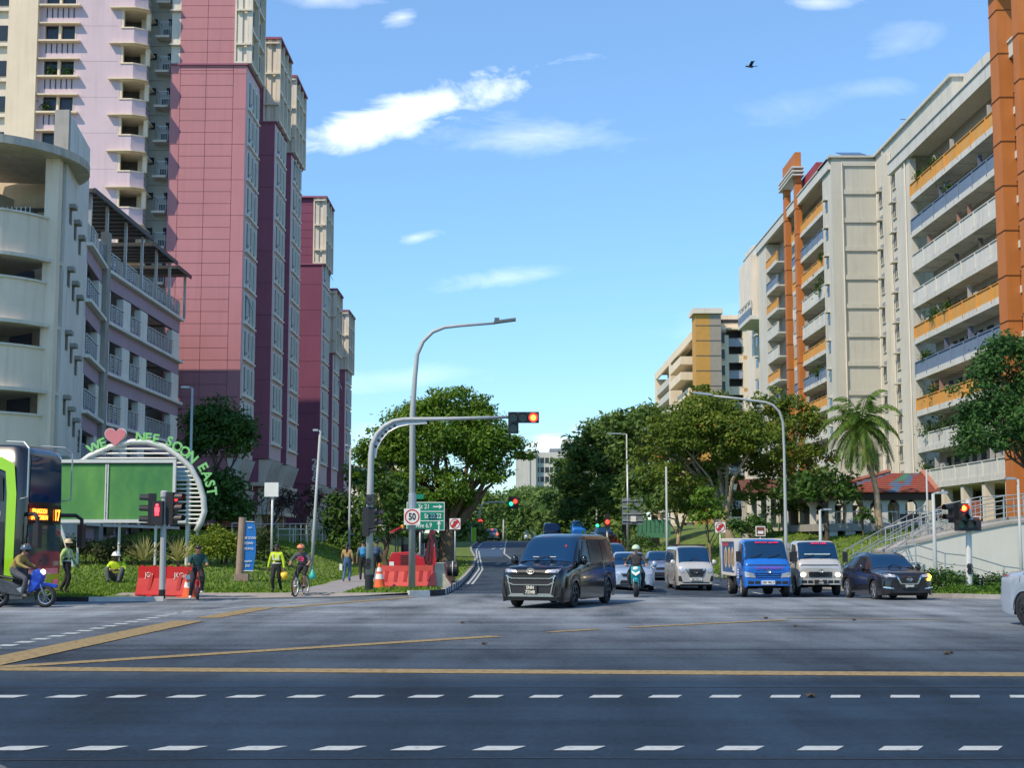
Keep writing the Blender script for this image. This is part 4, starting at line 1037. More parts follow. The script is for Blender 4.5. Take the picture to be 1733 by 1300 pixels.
for Yk in (Yp + .8, Yp + 6, Yq - 1):
    for k in range(6):
        x = ex0 + .9 + (ex1 - ex0 - 1.8) * k / 5; b = MB(); zg = GR(x, Yk)
        b.box(x - .17, x + .17, Yk - .17, Yk + .17, zg + .45, ez - .75, 0); b.box(x - .28, x + .28, Yk - .28, Yk + .28, zg - .4, zg + .45, 0)
        b.extr([(x - .17, Yk - .2, ez - .75), (x + .17, Yk - .2, ez - .75), (x + .36, Yk - .2, ez - .45), (x - .36, Yk - .2, ez - .45)], (0, .4, 0)); b.build('column', whiteb, pv)
b = MB(); b.box(ex0 + .4, ex1 - .4, Yp + .4, Yq - .4, GR(24, 88) - .4, GR(24, 88) + .03); b.build('floor_slab', conc, pv)
b = MB()
for k in range(26): x = ex0 + 1.2 + k * .25; b.box(x, x + .03, Yp + .8, Yp + .83, GR(22, Yp) + .05, GR(22, Yp) + 1.0)
b.box(ex0 + 1, ex0 + 7.8, Yp + .78, Yp + .85, GR(22, Yp) + 1.0, GR(22, Yp) + 1.06); b.build('railing', galv, pv)
# covered walkway running on to the left behind the trees
wk = thing('covered_walkway', 'row of white columns under a red roofed walkway behind the trees', 'walkway', (22, 104, 3), world=True)
b = MB(); xw0, xw1, Yw = Xof(1250, 850, 100), Xof(1400, 850, 100), 100.0; zw = Zof(838, 100)
b.extr([(xw0, Yw - 1.5, zw), (xw1, Yw - 1.5, zw), (xw1, Yw, zw + 1), (xw0, Yw, zw + 1)], (0, 0, .1)); b.extr([(xw0, Yw + 1.5, zw), (xw1, Yw + 1.5, zw), (xw1, Yw, zw + 1), (xw0, Yw, zw + 1)], (0, 0, .1)); b.build('roof', mat('brown_roof_tile', (.12, .05, .035), .8, .2, 3), wk)
for k in range(9):
    x = xw0 + .4 + (xw1 - xw0 - .8) * k / 8; b = MB(); b.box(x - .16, x + .16, Yw - .16, Yw + .16, GR(x, Yw) - .3, zw); b.box(x - .26, x + .26, Yw - .26, Yw + .26, GR(x, Yw) - .3, GR(x, Yw) + .5); b.build('column', whiteb, wk)
# bench in front of the pavilion
bn = thing('bench', 'dark metal bench on the grass in front of the pavilion', 'bench', (Xof(1550, 885, 81), 81, GR(Xof(1550, 885, 81), 81)))
b = MB(); b.box(-.8, .8, -.25, .25, .42, .47); b.build('seat', black, bn)
b = MB(); b.box(-.8, .8, .25, .3, .55, .95); b.build('backrest', black, bn)
for x in (-.7, .7): b = MB(); b.tube([(x, -.22, 0), (x, -.22, .6), (x, .25, .62), (x, .25, 0)], .025, 6); b.build('leg', black, bn)
# stair, ramp, white retaining wall and railings
def railing(name, label, pts, h=1.0, parent=None, sp=1.2, infill=0, group=None, mt=galv, r=.028, mid=1):
    o = thing(name, label, 'railing', pts[0], world=True, group=group)
    pts = [Vector(p) for p in pts]
    b = MB(); b.tube([p + Vector((0, 0, h)) for p in pts], r * 1.1, 6)
    for k in range(mid): b.tube([p + Vector((0, 0, h * (k + 1) / (mid + 1) * .85)) for p in pts], r * .8, 6)
    pieces(b, 'rail', mt, o)
    b = MB(); 
    for i in range(len(pts) - 1):
        a, c = pts[i], pts[i + 1]; n_ = max(1, int((c - a).length / sp))
        for k in range(n_ + (1 if i == len(pts) - 2 else 0)):
            p = a.lerp(c, k / n_); pb = MB(); pb.tube([p - Vector((0, 0, .1)), p + Vector((0, 0, h))], r, 6); pb.build('post', mt, o)
            if infill:
                for j in range(1, infill): q_ = a.lerp(c, min(1, (k + j / infill) / n_)); b.tube([q_ + Vector((0, 0, .12)), q_ + Vector((0, 0, h - .05))], r * .4, 4)
    if infill: b.build('baluster_grid', mt, o)
    return o
rw = thing('retaining_wall', 'long white retaining wall below the ramp on the right', 'wall', (22, 68, 0), world=True)
Yv = 66.5
wp = [(1500, 936), (1545, 922), (1620, 905), (1700, 889), (1790, 877)]
top = [at(px, py, Yv) for px, py in wp]
pl = [Vector((top[0].x, Yv, -.2))] + [Vector(t) for t in top] + [Vector((top[-1].x, Yv, -.2))]
b = MB(); b.extr([tuple(p) for p in pl], (0, .35, 0)); b.build('wall', mat('white_wall', (.60, .60, .56), .85, .05, .4, streak=.14), rw)
b = MB()
for i in range(len(top) - 1): b.extr([tuple(top[i] + Vector((0, -.06, 0))), tuple(top[i + 1] + Vector((0, -.06, 0))), tuple(top[i + 1] + Vector((0, -.06, .12))), tuple(top[i] + Vector((0, -.06, .12)))], (0, 2.6, 0))
b.build('coping_course', conc, rw)
bk = [at(px, py - 26, Yv + 6) for px, py in wp]
railing('ramp_railing', 'grey ramp railing on top of the white wall, nearest rail', [t + Vector((0, .05, .12)) for t in top], 1.0, sp=1.3, infill=5)
railing('ramp_railing', 'grey railing along the upper ramp behind the white wall', [at(px, py, 72) for px, py in ((1560, 906), (1620, 890), (1700, 874), (1780, 866))], 1.0, sp=1.4, infill=5)
railing('ramp_railing', 'highest grey railing beside the void deck', [at(px, py, 80) for px, py in ((1600, 885), (1660, 872), (1733, 868), (1790, 866))], 1.0, sp=1.6)
b = MB(); up = [at(px, py, 72.2) for px, py in ((1560, 908), (1620, 892), (1700, 876), (1780, 868))]
for i in range(3): b.extr([tuple(up[i]), tuple(up[i + 1]), tuple(up[i + 1] - Vector((0, 0, 2.5))), tuple(up[i] - Vector((0, 0, 2.5)))], (0, .3, 0))
tag(b.build('ramp_wall', conc), 'grey concrete side of the upper ramp behind the white wall', 'wall')
railing('lower_railing', 'low grey railing running down behind the clipped bush', [at(px, py, 60) for px, py in ((1515, 958), (1550, 953), (1600, 968), (1640, 972), (1700, 990), (1760, 998))], .75, sp=1.3)
b = MB(); lw = [at(px, py, 60.4) for px, py in ((1515, 956), (1550, 951), (1600, 966), (1640, 970), (1700, 988), (1760, 996))]
for i in range(5): b.extr([tuple(lw[i]), tuple(lw[i + 1]), (lw[i + 1].x, 60.4, -.1), (lw[i].x, 60.4, -.1)], (0, .3, 0))
tag(b.build('low_ramp_wall', MATS['white_wall']), 'low white ramp wall just behind the clipped bush', 'wall')
stp = thing('stairway', 'outdoor stair with handrails climbing the grass slope right of the pavilion', 'stair', (20, 66, 1), world=True)
sa, sc_ = at(1470, 948, 64), at(1600, 868, 80); b = MB(); n_ = 22
for k in range(n_):
    t = k / n_; t2 = (k + 1) / n_; p, q_ = sa.lerp(sc_, t), sa.lerp(sc_, t2)
    b.prism([(p.x - .9, p.y + .2), (p.x + .9, p.y - .4), (q_.x + .9, q_.y - .4), (q_.x - .9, q_.y + .2)], p.z - .9, q_.z - .55)
b.build('step', conc, stp)
for off in (-1.0, -.1, .9):
    b = MB(); P_ = [sa + Vector((off, -off * .3, -.5)), sc_ + Vector((off, -off * .3, -.5))]
    b.tube([P_[0] + Vector((0, 0, .9)), P_[1] + Vector((0, 0, .9))], .03, 6); b.tube([P_[0] + Vector((0, 0, .5)), P_[1] + Vector((0, 0, .5))], .025, 6)
    for k in range(12): p = P_[0].lerp(P_[1], k / 11); b.tube([p - Vector((0, 0, .2)), p + Vector((0, 0, .9))], .025, 5)
    b.build('handrail', galv, stp)
# ------------------------------------------------------------------ trees and plants
LM = {
 'rain': leafmat('rain_tree_leaf', (.04, .10, .012), (.17, .30, .025), (.22, .24, .03)),
 'yell': leafmat('flame_tree_leaf', (.045, .10, .014), (.19, .26, .03), (.36, .15, .03)),
 'dark': leafmat('dark_leaf', (.024, .07, .014), (.09, .18, .03)),
 'far': leafmat('far_leaf', (.045, .11, .03), (.17, .27, .055)),
 'bush': leafmat('bright_bush_leaf', (.09, .16, .01), (.28, .34, .03)),
 'hedge': leafmat('hedge_leaf', (.045, .06, .02), (.12, .13, .045), (.16, .10, .06)),
 'ficus': leafmat('ficus_leaf', (.016, .055, .016), (.08, .19, .04), (.12, .2, .05)),
 'pinkb': leafmat('bougainvillea_leaf', (.03, .07, .015), (.09, .11, .03), (.40, .13, .26)),
 'brown': leafmat('purple_shrub_leaf', (.04, .028, .026), (.085, .06, .045), (.13, .06, .05)),
 'cover': leafmat('ground_cover_leaf', (.04, .11, .01), (.12, .24, .025)),
 'redb': leafmat('red_shrub_leaf', (.10, .02, .02), (.30, .05, .03)),
 'yb': leafmat('yellow_shrub_leaf', (.12, .14, .01), (.38, .32, .03)),
 'ybr': leafmat('orange_shrub_leaf', (.14, .07, .02), (.35, .16, .05)),
}
def clumps_in(c, r, n, cr, top=.1, seed=0, shell=.55):
    g = np.random.default_rng(seed); out_ = []
    while len(out_) < n:
        d = g.normal(0, 1, 3); d /= np.linalg.norm(d)
        if d[2] < -.55: continue
        k = g.uniform(shell, 1) ** .6
        p = np.array(c) + d * np.array(r) * k * (1 - cr * .6)
        s = max(r) * cr * g.uniform(.6, 1.25); out_.append((p, s))
    return out_
def leaves(cl, dens, ls, flat=.62, seed=0, droop=0.0, asp=.45):
    g = np.random.default_rng(seed + 5); V = []; val = []
    for p, s in cl:
        n = max(12, int(dens * s * s)); d = g.normal(0, 1, (n, 3)); d /= np.linalg.norm(d, axis=1)[:, None]
        rr = s * (g.uniform(0.25, 1.0, n) ** .45) * g.uniform(.85, 1.18, n)
        # ragged: carve with a cheap 3d wave
        w = np.sin(d[:, 0] * 5 + p[0]) * np.sin(d[:, 1] * 5 + p[1] * 2) * np.sin(d[:, 2] * 4 + p[2])
        rr *= 1 + .5 * w
        P = p + d * rr[:, None] * np.array([1, 1, flat])
        nr = d * .6 + g.normal(0, .55, (n, 3)) + np.array([0, 0, .5]); nr /= np.linalg.norm(nr, axis=1)[:, None]
        t = np.cross(nr, g.normal(0, 1, (n, 3))); t /= np.linalg.norm(t, axis=1)[:, None]
        t[:, 2] -= droop; bt = np.cross(nr, t)
        sc = (g.uniform(.55, 1.4, (n, 1)) * ls)
        V.append(np.stack([P - t * sc, P + bt * sc * asp, P + t * sc, P - bt * sc * asp], 1))
        cv = g.uniform(0, .55); val.append(np.clip(cv + g.uniform(0, .48, n) + .03 * g.normal(0, 1, n), 0, 1))
    return np.concatenate(V), np.concatenate(val)
def tree(name, label, x, y, zf, H, crowns, leaf, ls=.2, dens=60, trunk_r=.35, bk=bark, fork=.35, lean=(0, 0), seed=1, cr=.3, nb=9, group=None, flat=.62, cat='tree', crown_name='crown', twigs=True, asp=.45):
    z0 = zf(x, y) if callable(zf) else zf
    th = thing(name, label, cat, (x, y, z0), world=True, group=group)
    cl = []
    for i, (cx, cy, cz, rx_, ry_, rz_, n) in enumerate(crowns): cl += clumps_in((cx, cy, cz), (rx_, ry_, rz_), int(n * 1.9), cr * 1.08, seed=seed * 31 + i)
    V, val = leaves(cl, dens, ls, flat, seed, asp=asp)
    leafobj(crown_name, V, LM[leaf], th, val)
    g = random.Random(seed); b = MB()
    base = Vector((x, y, z0 - .25)); fk = Vector((x + lean[0] * fork, y + lean[1] * fork, z0 + H * fork))
    b.tube([base, base + Vector((0, 0, .35)), base.lerp(fk, .5) + Vector((g.uniform(-.15, .15), 0, 0)), fk], [trunk_r * 1.5, trunk_r * 1.05, trunk_r * .9, trunk_r * .78], 10)
    order = sorted(range(len(cl)), key=lambda i: g.random())[:nb]
    for i in order:
        p = Vector(cl[i][0]); s_ = fk.lerp(base, g.uniform(0, .25)); m1 = s_.lerp(p, .35) + Vector((g.uniform(-.5, .5), g.uniform(-.4, .4), (p - s_).length * .10)); m2 = s_.lerp(p, .7) + Vector((g.uniform(-.4, .4), g.uniform(-.3, .3), (p - s_).length * .08))
        r0 = trunk_r * g.uniform(.35, .6); b.tube([s_, m1, m2, p], [r0, r0 * .68, r0 * .4, r0 * .14], 7, cap=False)
        if twigs:
            for k in range(3):
                q_ = m1.lerp(m2, g.random()); e = Vector(cl[g.randrange(len(cl))][0]); e = q_ + (e - q_).normalized() * min((e - q_).length, H * .22)
                b.tube([q_, q_.lerp(e, .5) + Vector((0, 0, .2)), e], [r0 * .32, r0 * .2, r0 * .07], 5, cap=False)
    b.build('trunk', bk, th, True)
    return th
def shrub(name, label, blobs, leaf, ls=.1, dens=400, seed=3, cat='shrub', cr=.45, group=None, stems=True, flat=.8, asp=.45):
    """blobs: (x, y, z, rx, ry, rz, n)"""
    x, y = blobs[0][0], blobs[0][1]
    z0 = min(q[2] - q[5] for q in blobs)
    th = thing(name, label, cat, (x, y, z0), world=True, group=group)
    cl = []
    for i, q in enumerate(blobs): cl += clumps_in(q[:3], q[3:6], q[6], cr, seed=seed * 17 + i, shell=.3)
    V, val = leaves(cl, dens, ls, flat, seed, asp=asp); leafobj('foliage', V, LM[leaf], th, val)
    b = MB(); g = random.Random(seed)
    for p, s_ in cl[::2]: b.tube([(x * .3 + p[0] * .7, y * .3 + p[1] * .7, z0 - .1) if len(blobs) == 1 else (p[0], p[1], z0 - .1), tuple(p)], [.03, .012], 5)
    b.build('stems', barkd, th); return th
def A3(px, py, Y): p = at(px, py, Y); return p
def crown(px, py, Y, wpx, hpx, n, dy=1.0):
    c = at(px, py, Y); k = F / Y
    return (c.x, c.y, c.z, wpx / k, wpx / k * .75 * dy, hpx / k, n)
# the big rain tree left of the road
tree('rain_tree', 'big spreading green rain tree behind the traffic light arm, left of the road', at(757, 917, 88).x, 88, GL, 10.5,
     [crown(750, 745, 88, 128, 78, 44), crown(655, 765, 87, 62, 56, 20), crown(628, 790, 88, 36, 40, 8), crown(880, 765, 89, 40, 26, 8), crown(850, 770, 88, 60, 38, 15), crown(720, 835, 86, 92, 48, 20), crown(770, 690, 88, 78, 42, 16), crown(665, 850, 87, 55, 40, 12), crown(800, 800, 87, 70, 40, 12)],
     'rain', ls=.13, dens=215, trunk_r=.5, bk=bark, fork=.22, lean=(.5, 0), seed=4, cr=.24, nb=16, flat=.55)
tree('leafy_tree', 'dark bushy tree behind the green billboard in front of the rose tower', at(372, 900, 78).x, 78, GL, 7.5,
     [crown(372, 735, 78, 66, 74, 26), crown(362, 850, 77, 76, 64, 24)], 'dark', ls=.15, dens=165, trunk_r=.22, bk=barkd, fork=.3, seed=7, cr=.34, nb=8)
for i, (px, Y, w, lab) in enumerate([(455, 96, 46, 'bare purplish shrub tree behind the railing, nearest the dark bushy tree'), (510, 99, 50, 'bare purplish shrub tree behind the railing, below the tower brackets'), (556, 104, 40, 'bare purplish shrub tree behind the railing, nearest block 296')]):
    tree('purple_tree', lab, at(px, 900, Y).x, Y, GL, 3.6, [crown(px, 850, Y, w, 30, 12)], 'brown', ls=.13, dens=60, trunk_r=.09, bk=barkd, fork=.2, seed=20 + i, cr=.3, nb=14, group='bare shrub trees behind the railing')
for i, (px, py, Y, w, h, lf, lab) in enumerate([(590, 880, 92, 46, 62, 'dark', 'dark leafy tree at the far end of the white railing'), (655, 855, 84, 58, 66, 'dark', 'dark leafy tree behind the two walkers with backpacks'),
        (620, 805, 120, 44, 36, 'far', 'tree in front of the building marked 2'), (700, 860, 100, 50, 55, 'far', 'dark tree behind the green direction sign'), (730, 930, 90, 30, 26, 'dark', 'low dark tree behind the excavator')]):
    tree('roadside_tree', lab, at(px, 917, Y).x, Y, GL, 5, [crown(px, py, Y, w, h, 14), crown(px, py + h * .6, Y - 1, w * .9, h * .5, 8)], lf, ls=.2, dens=70, trunk_r=.18, bk=barkd, fork=.25, seed=30 + i, cr=.36, nb=6, group='dark trees beside the footpath')
# far trees closing the road
g_ = random.Random(5)
farset = [(800, 868, 210, 46, 34), (848, 866, 240, 50, 36), (900, 868, 230, 56, 34), (950, 868, 215, 50, 36), (1005, 838, 200, 60, 60), (780, 905, 160, 36, 20), (870, 888, 300, 70, 30), (985, 880, 190, 60, 30), (905, 848, 330, 46, 14), (1040, 880, 180, 46, 30)]
for i, (px, py, Y, w, h) in enumerate(farset):
    w, h = w * 1.35, h * 1.3
    tree('far_tree', ['leftmost far tree beside the far signal arm', 'far tree above the road crest, behind the small grey car', 'far tree in the middle above the road crest', 'tall far tree right of the pale distant block', 'wide far tree behind the parked gantry sign', 'low far tree left of the road crest, behind the parked vehicles',
         'farthest dark tree closing the road', 'low far tree behind the black van roof', 'far tree covering the foot of the pale distant block', 'low far tree behind the plants on the right'][i], at(px, 917, Y).x, Y, RZ, (917 - py + h) / F * Y, [crown(px, py, Y, w, h, 14), crown(px + 8, py + h * .8, Y - 2, w * .9, h * .6, 10)],
         'far', ls=.42, dens=22, trunk_r=.3, bk=bark, fork=.35, seed=50 + i, cr=.32, nb=5, group='trees closing the far end of the road', twigs=False)
# right hand avenue
tree('rain_tree', 'dark leafy tree over the road behind the back of the gantry sign', at(1060, 917, 140).x, 140, GR, 12, [crown(1035, 765, 140, 84, 66, 32), crown(990, 800, 142, 62, 58, 20), crown(962, 850, 144, 44, 34, 12), crown(1010, 860, 143, 80, 34, 14), crown(1060, 840, 139, 74, 46, 18)], 'far', ls=.28, dens=62, trunk_r=.4, bk=barkd, fork=.35, seed=71, cr=.27, nb=10)
tree('rain_tree', 'tall dark tree left of the far ochre stair tower', at(1110, 917, 122).x, 122, GR, 12, [crown(1095, 745, 122, 74, 70, 30), crown(1110, 835, 120, 80, 52, 20), crown(1052, 715, 123, 38, 32, 9)], 'far', ls=.25, dens=75, trunk_r=.35, bk=bark, fork=.3, seed=72, cr=.27, nb=10)
tree('flame_tree', 'large yellow green tree with pale forked trunk behind the blue lorry', at(1245, 917, 92).x, 92, GR, 9.5, [crown(1195, 735, 92, 100, 72, 44), crown(1280, 755, 91, 80, 60, 24), crown(1160, 800, 93, 74, 56, 20), crown(1200, 680, 93, 52, 34, 10), crown(1130, 720, 93, 40, 44, 10), crown(1250, 830, 94, 60, 36, 10), crown(1110, 790, 95, 50, 60, 14), crown(1180, 850, 97, 80, 36, 14)], 'yell', ls=.135, dens=205, trunk_r=.34, bk=barkl, fork=.30, lean=(-2.6, 0), seed=73, cr=.25, nb=14, flat=.5)
tree('flame_tree', 'orange tinged tree in front of the far orange shafts', at(1345, 917, 96).x, 96, GR, 9, [crown(1345, 715, 96, 58, 62, 24), crown(1330, 800, 95, 74, 56, 20), crown(1300, 690, 96, 46, 44, 12), crown(1355, 850, 94, 66, 40, 16), crown(1390, 770, 96, 34, 40, 8)], 'yell', ls=.135, dens=190, trunk_r=.26, bk=bark, fork=.33, lean=(-.6, 0), seed=74, cr=.28, nb=10, flat=.55)
tree('leafy_tree', 'dark round tree between the pavilion and the lamp post', at(1400, 917, 82).x, 82, GR, 5.5, [crown(1402, 825, 82, 58, 36, 20), crown(1350, 832, 84, 40, 36, 10)], 'dark', ls=.17, dens=110, trunk_r=.14, bk=barkd, fork=.45, seed=75, cr=.3, nb=8)
tree('leafy_tree', 'small dark tree in front of the pavilion columns', at(1462, 917, 80).x, 80, GR, 3.3, [crown(1464, 872, 80, 20, 18, 9)], 'dark', ls=.13, dens=150, trunk_r=.06, bk=barkd, fork=.45, seed=76, cr=.36, nb=5)
tree('leafy_tree', 'slim bright green tree behind the silver van', at(1200, 917, 84).x, 84, GR, 4, [crown(1196, 860, 84, 30, 44, 16)], 'rain', ls=.15, dens=120, trunk_r=.08, bk=bark, fork=.4, seed=77, cr=.33, nb=6)
tree('leafy_tree', 'round green tree behind the blue lorry cab', at(1275, 917, 80).x, 80, GR, 2.7, [crown(1268, 890, 80, 42, 18, 14)], 'dark', ls=.14, dens=130, trunk_r=.08, bk=bark, fork=.35, seed=78, cr=.33, nb=5)
tree('leafy_tree', 'tree with twisted pale trunk behind the small silver car', at(1150, 917, 100).x, 100, GR, 5.5, [crown(1140, 850, 100, 46, 30, 14), crown(1090, 860, 102, 34, 22, 8)], 'far', ls=.2, dens=70, trunk_r=.16, bk=barkl, fork=.4, seed=79, cr=.33, nb=8)
tree('ficus_tree', 'dark glossy tree filling the right edge in front of the near balconies', at(1775, 917, 62).x, 62, GR, 8.5,
     [crown(1722, 628, 62, 92, 66, 30), crown(1700, 730, 61, 96, 72, 34), crown(1640, 655, 61, 42, 34, 8), crown(1765, 700, 62, 70, 110, 20)], 'ficus', ls=.10, dens=400, trunk_r=.24, bk=barkd, fork=.45, seed=80, cr=.25, nb=14, flat=.8)
# palm
def palm(px, Y, label):
    x = at(px, 890, Y).x; z0 = GR(x, Y); th = thing('coconut_palm', label, 'palm', (x, Y, z0), world=True)
    top = at(1457, 722, Y); b = MB(); pts = [Vector((x, Y, z0 - .2)), Vector((x - .12, Y, z0 + .6)), at(1483, 830, Y), at(1469, 770, Y), top]
    b.tube(pts, [.30, .19, .15, .13, .12], 10); b.build('trunk', barkl, th, True)
    g = random.Random(9)
    for i in range(38):
        a = i * 2.4; el = R(82 - i * 3.9) if i < 28 else R(g.uniform(-55, -20)); Ln = g.uniform(2.4, 3.1) * (.92 if i > 28 else 1)
        dr = Vector((math.cos(a) * math.cos(el), math.sin(a) * math.cos(el), math.sin(el))); V = []; pts = []
        p = Vector(top); v = dr.copy(); st = Ln / 14
        for k in range(15):
            pts.append(p.copy()); p = p + v * st; v = (v + Vector((0, 0, -.11 - .014 * k))).normalized()
        side = Vector((-math.sin(a), math.cos(a), 0)); V = []; 
        for k in range(1, 15):
            p = pts[k]; tdir = (pts[k] - pts[k - 1]).normalized(); ll = .75 * math.sin(math.pi * min(1, (k + 1.5) / 16)) ** .6
            for s_ in (-1, 1):
                for h_ in (0, .5):
                    q_ = p + tdir * st * h_
                    e = q_ + (side * s_ * .75 + tdir * .55 + Vector((0, 0, -.55 - g.random() * .3))).normalized() * ll
                    m_ = q_.lerp(e, .5); w = tdir * .05
                    V.append([q_ - w * .5, m_ - w, e, m_ + w])
        b = MB(); b.tube(pts, [.03 - .0017 * k for k in range(15)], 5); fr = b.build('frond', LM['palm'], th)
        o = leafobj('leaflets', np.array(V), LM['palm'], None, np.clip(rng.random(len(V)) * .7 + (.3 if i > 33 else 0), 0, 1)); o.parent = fr
    b = MB()
    for k in range(7): b.ball((top.x + .25 * math.cos(k), top.y - .2 + .2 * math.sin(k * 2), top.z - .28 - .08 * (k % 3)), .11, .11, .14, 8)
    b.build('coconuts', mat('coconut_husk', (.30, .14, .03), .7), th)
LM['palm'] = leafmat('palm_leaf', (.045, .11, .015), (.17, .26, .035), (.34, .26, .08))
palm(1492, 80.5, 'leaning coconut palm with drooping fronds on the grass slope')
# bushes
c = at(356, 905, 60)
shrub('round_bush', 'big rounded bright yellow green bush above the man on the small bicycle', [(c.x, 62, GL(c.x, 62) + .95, 1.25, .9, .75, 26)], 'bush', .075, 900, 5, cr=.36)
blobs = []
for k in range(17):
    px = 96 + k * 13; Y = 63 + .4 * math.sin(k); p = at(px, 940, Y); blobs.append((p.x, Y, GL(p.x, Y) + .62 + .12 * math.sin(k * 1.7), .5, .6, .72 + .1 * math.sin(k * 2.3), 5))
shrub('hedge', 'long unclipped brown green hedge below the billboard', blobs, 'hedge', .085, 420, 6, 'hedge', .5)
p = at(438, 925, 66)
shrub('flowering_bush', 'dark bush dotted with pink flowers beside the blue banner', [(p.x, 66, GL(p.x, 66) + .55, 1.25, .8, .95, 20), (p.x + 1.1, 66.5, GL(p.x, 66) + .2, .8, .7, .6, 8)], 'pinkb', .07, 520, 8, cr=.36)
for i, (px, Y) in enumerate(((243, 50.6), (302, 50.2))):
    p = at(px, 960, Y); z0 = GL(p.x, Y); V = []
    th = thing('yucca', ['spiky yellow striped plant left of the grey signal post', 'spiky yellow striped plant right of the grey signal post'][i], 'plant', (p.x, Y, z0), world=True, group='spiky plants behind the red barrier')
    for k in range(70):
        a = k * 2.4; el = R(20 + 65 * random.random()); d = Vector((math.cos(a) * math.cos(el), math.sin(a) * math.cos(el), math.sin(el))); s_ = d.cross(Vector((0, 0, 1))).normalized() * .035; ln = random.uniform(.75, 1.1)
        q_ = Vector((p.x, Y, z0 + 1.0)); V.append([q_, q_ + d * ln * .5 + s_, q_ + d * ln - Vector((0, 0, .1)), q_ + d * ln * .5 - s_])
    leafobj('leaves', np.array(V), leafmat('yucca_leaf', (.25, .26, .06), (.62, .58, .26)) if i == 0 else MATS['yucca_leaf'], th)
    b = MB(); b.tube([(p.x, Y, z0 - .1), (p.x, Y, z0 + 1.05)], .07, 6); b.build('stem', barkd, th)
blobs = []
for k in range(8):
    x = 14.95 + k * .42; blobs.append((x, 52.3 + .3 * math.sin(k * 2), GR(x, 52) + .42 + .08 * math.sin(k * 1.3) - .03 * k, .55, .8, .62 + .12 * math.sin(k * 1.9) - .03 * k, 7))
shrub('clipped_bush', 'green bush strip behind the right hand signal post', blobs, 'dark', .07, 620, 9, 'hedge', .5)
V = []
th = thing('ground_cover', 'low bright ground cover in front of the right hand signal post', 'ground cover', (17, 50, .1), world=True); th['kind'] = 'stuff'
cl = []
for k in range(60):
    x = 15.0 + 4.6 * random.random() ** 1.1; y = 47.6 + 3.6 * random.random(); x += max(0, (48.6 - y)); cl.append((np.array([x, y, GR(x, y) + .12]), .42))
V, val = leaves(cl, 520, .06, .5, 12); leafobj('foliage', V, LM['cover'], th, val)
for i, (px, Y, w, h, lf, lab) in enumerate([(1090, 108, 30, 15, 'dark', 'dark green shrub below the back of the gantry sign'), (1135, 98, 34, 15, 'rain', 'green shrub right of the gantry sign post'), (1108, 88, 20, 10, 'yb', 'yellow shrub above the small silver car'), (1056, 104, 16, 8, 'rain', 'small green shrub above the motor scooter rider'),
        (1165, 92, 26, 10, 'dark', 'dark low shrub behind the silver van roof'), (1075, 112, 34, 18, 'dark', 'dark wide shrub behind the tall lamp post'), (1240, 76, 30, 8, 'rain', 'low green shrub above the blue lorry box'), (1330, 74, 24, 8, 'bush', 'low yellow green shrub between the two lorries'),
        (1418, 70, 14, 12, 'redb', 'dark red leaved shrub beside the silver lorry'), (800, 190, 18, 14, 'ybr', 'orange brown shrub behind the far signal arm'), (1040, 118, 26, 9, 'redb', 'pinkish flower bed below the far red signal')]):
    p = at(px, 917, Y); k = Y / F; zz = (GR if px > 900 else GL)(p.x, Y); yc = {7: 918}.get(i); 
    shrub('shrub', lab, [(p.x, Y, zz + h * k * .75, w * k, w * k * .6, h * k, 10)], lf, .09 * max(1, Y / 80), 190, 90 + i, cr=.4)
# ------------------------------------------------------------------ street furniture
def emis(name, c, s): return mat(name, c, .5, .02, 1, emit=s)
redl = emis('signal_red_lit', (1, .02, .01), 5); ambl = emis('signal_amber_core', (1, .30, .02), 7); grnl = emis('signal_green_lit', (.02, .7, .25), 2.2); orl = emis('led_orange', (1, .22, .02), 3.2); whl = emis('headlamp_lit', (1, .72, .38), 7); tail = emis('tail_lamp_lit', (1, .03, .02), 5); indl = emis('indicator_lit', (1, .38, .02), 12)
lens = mat('signal_lens_dark', (.03, .05, .04), .15, .1, 4); sgreen = mat('sign_green', (.0, .22, .12), .45, .06, 2); swhite = mat('sign_white', (.75, .75, .70), .5, .05, 2); sred = mat('sign_red', (.5, .02, .02), .5, .05, 2)
pole_g = mat('grey_pole_paint', (.38, .41, .40), .5, .12, 2, stretch=(3, 3, .4), streak=.2)
polef = mat('dull_pole_paint', (.20, .22, .22), .7)
def zgrd(x, y):
    if y < 44.9: return 0
    if x < XK(y): return GL(x, y)
    if x > XR(y): return GR(x, y)
    return RZ(x, y)
def ring(b, c, r, w, m, n=28, yo=0):
    vs = []
    for rr in (r, r - w):
        for k in range(n): t = 2 * math.pi * k / n; vs.append((c[0] + rr * math.cos(t), c[1] + yo, c[2] + rr * math.sin(t)))
    b.cur = m; b.add(vs, [(k, (k + 1) % n, n + (k + 1) % n, n + k) for k in range(n)])
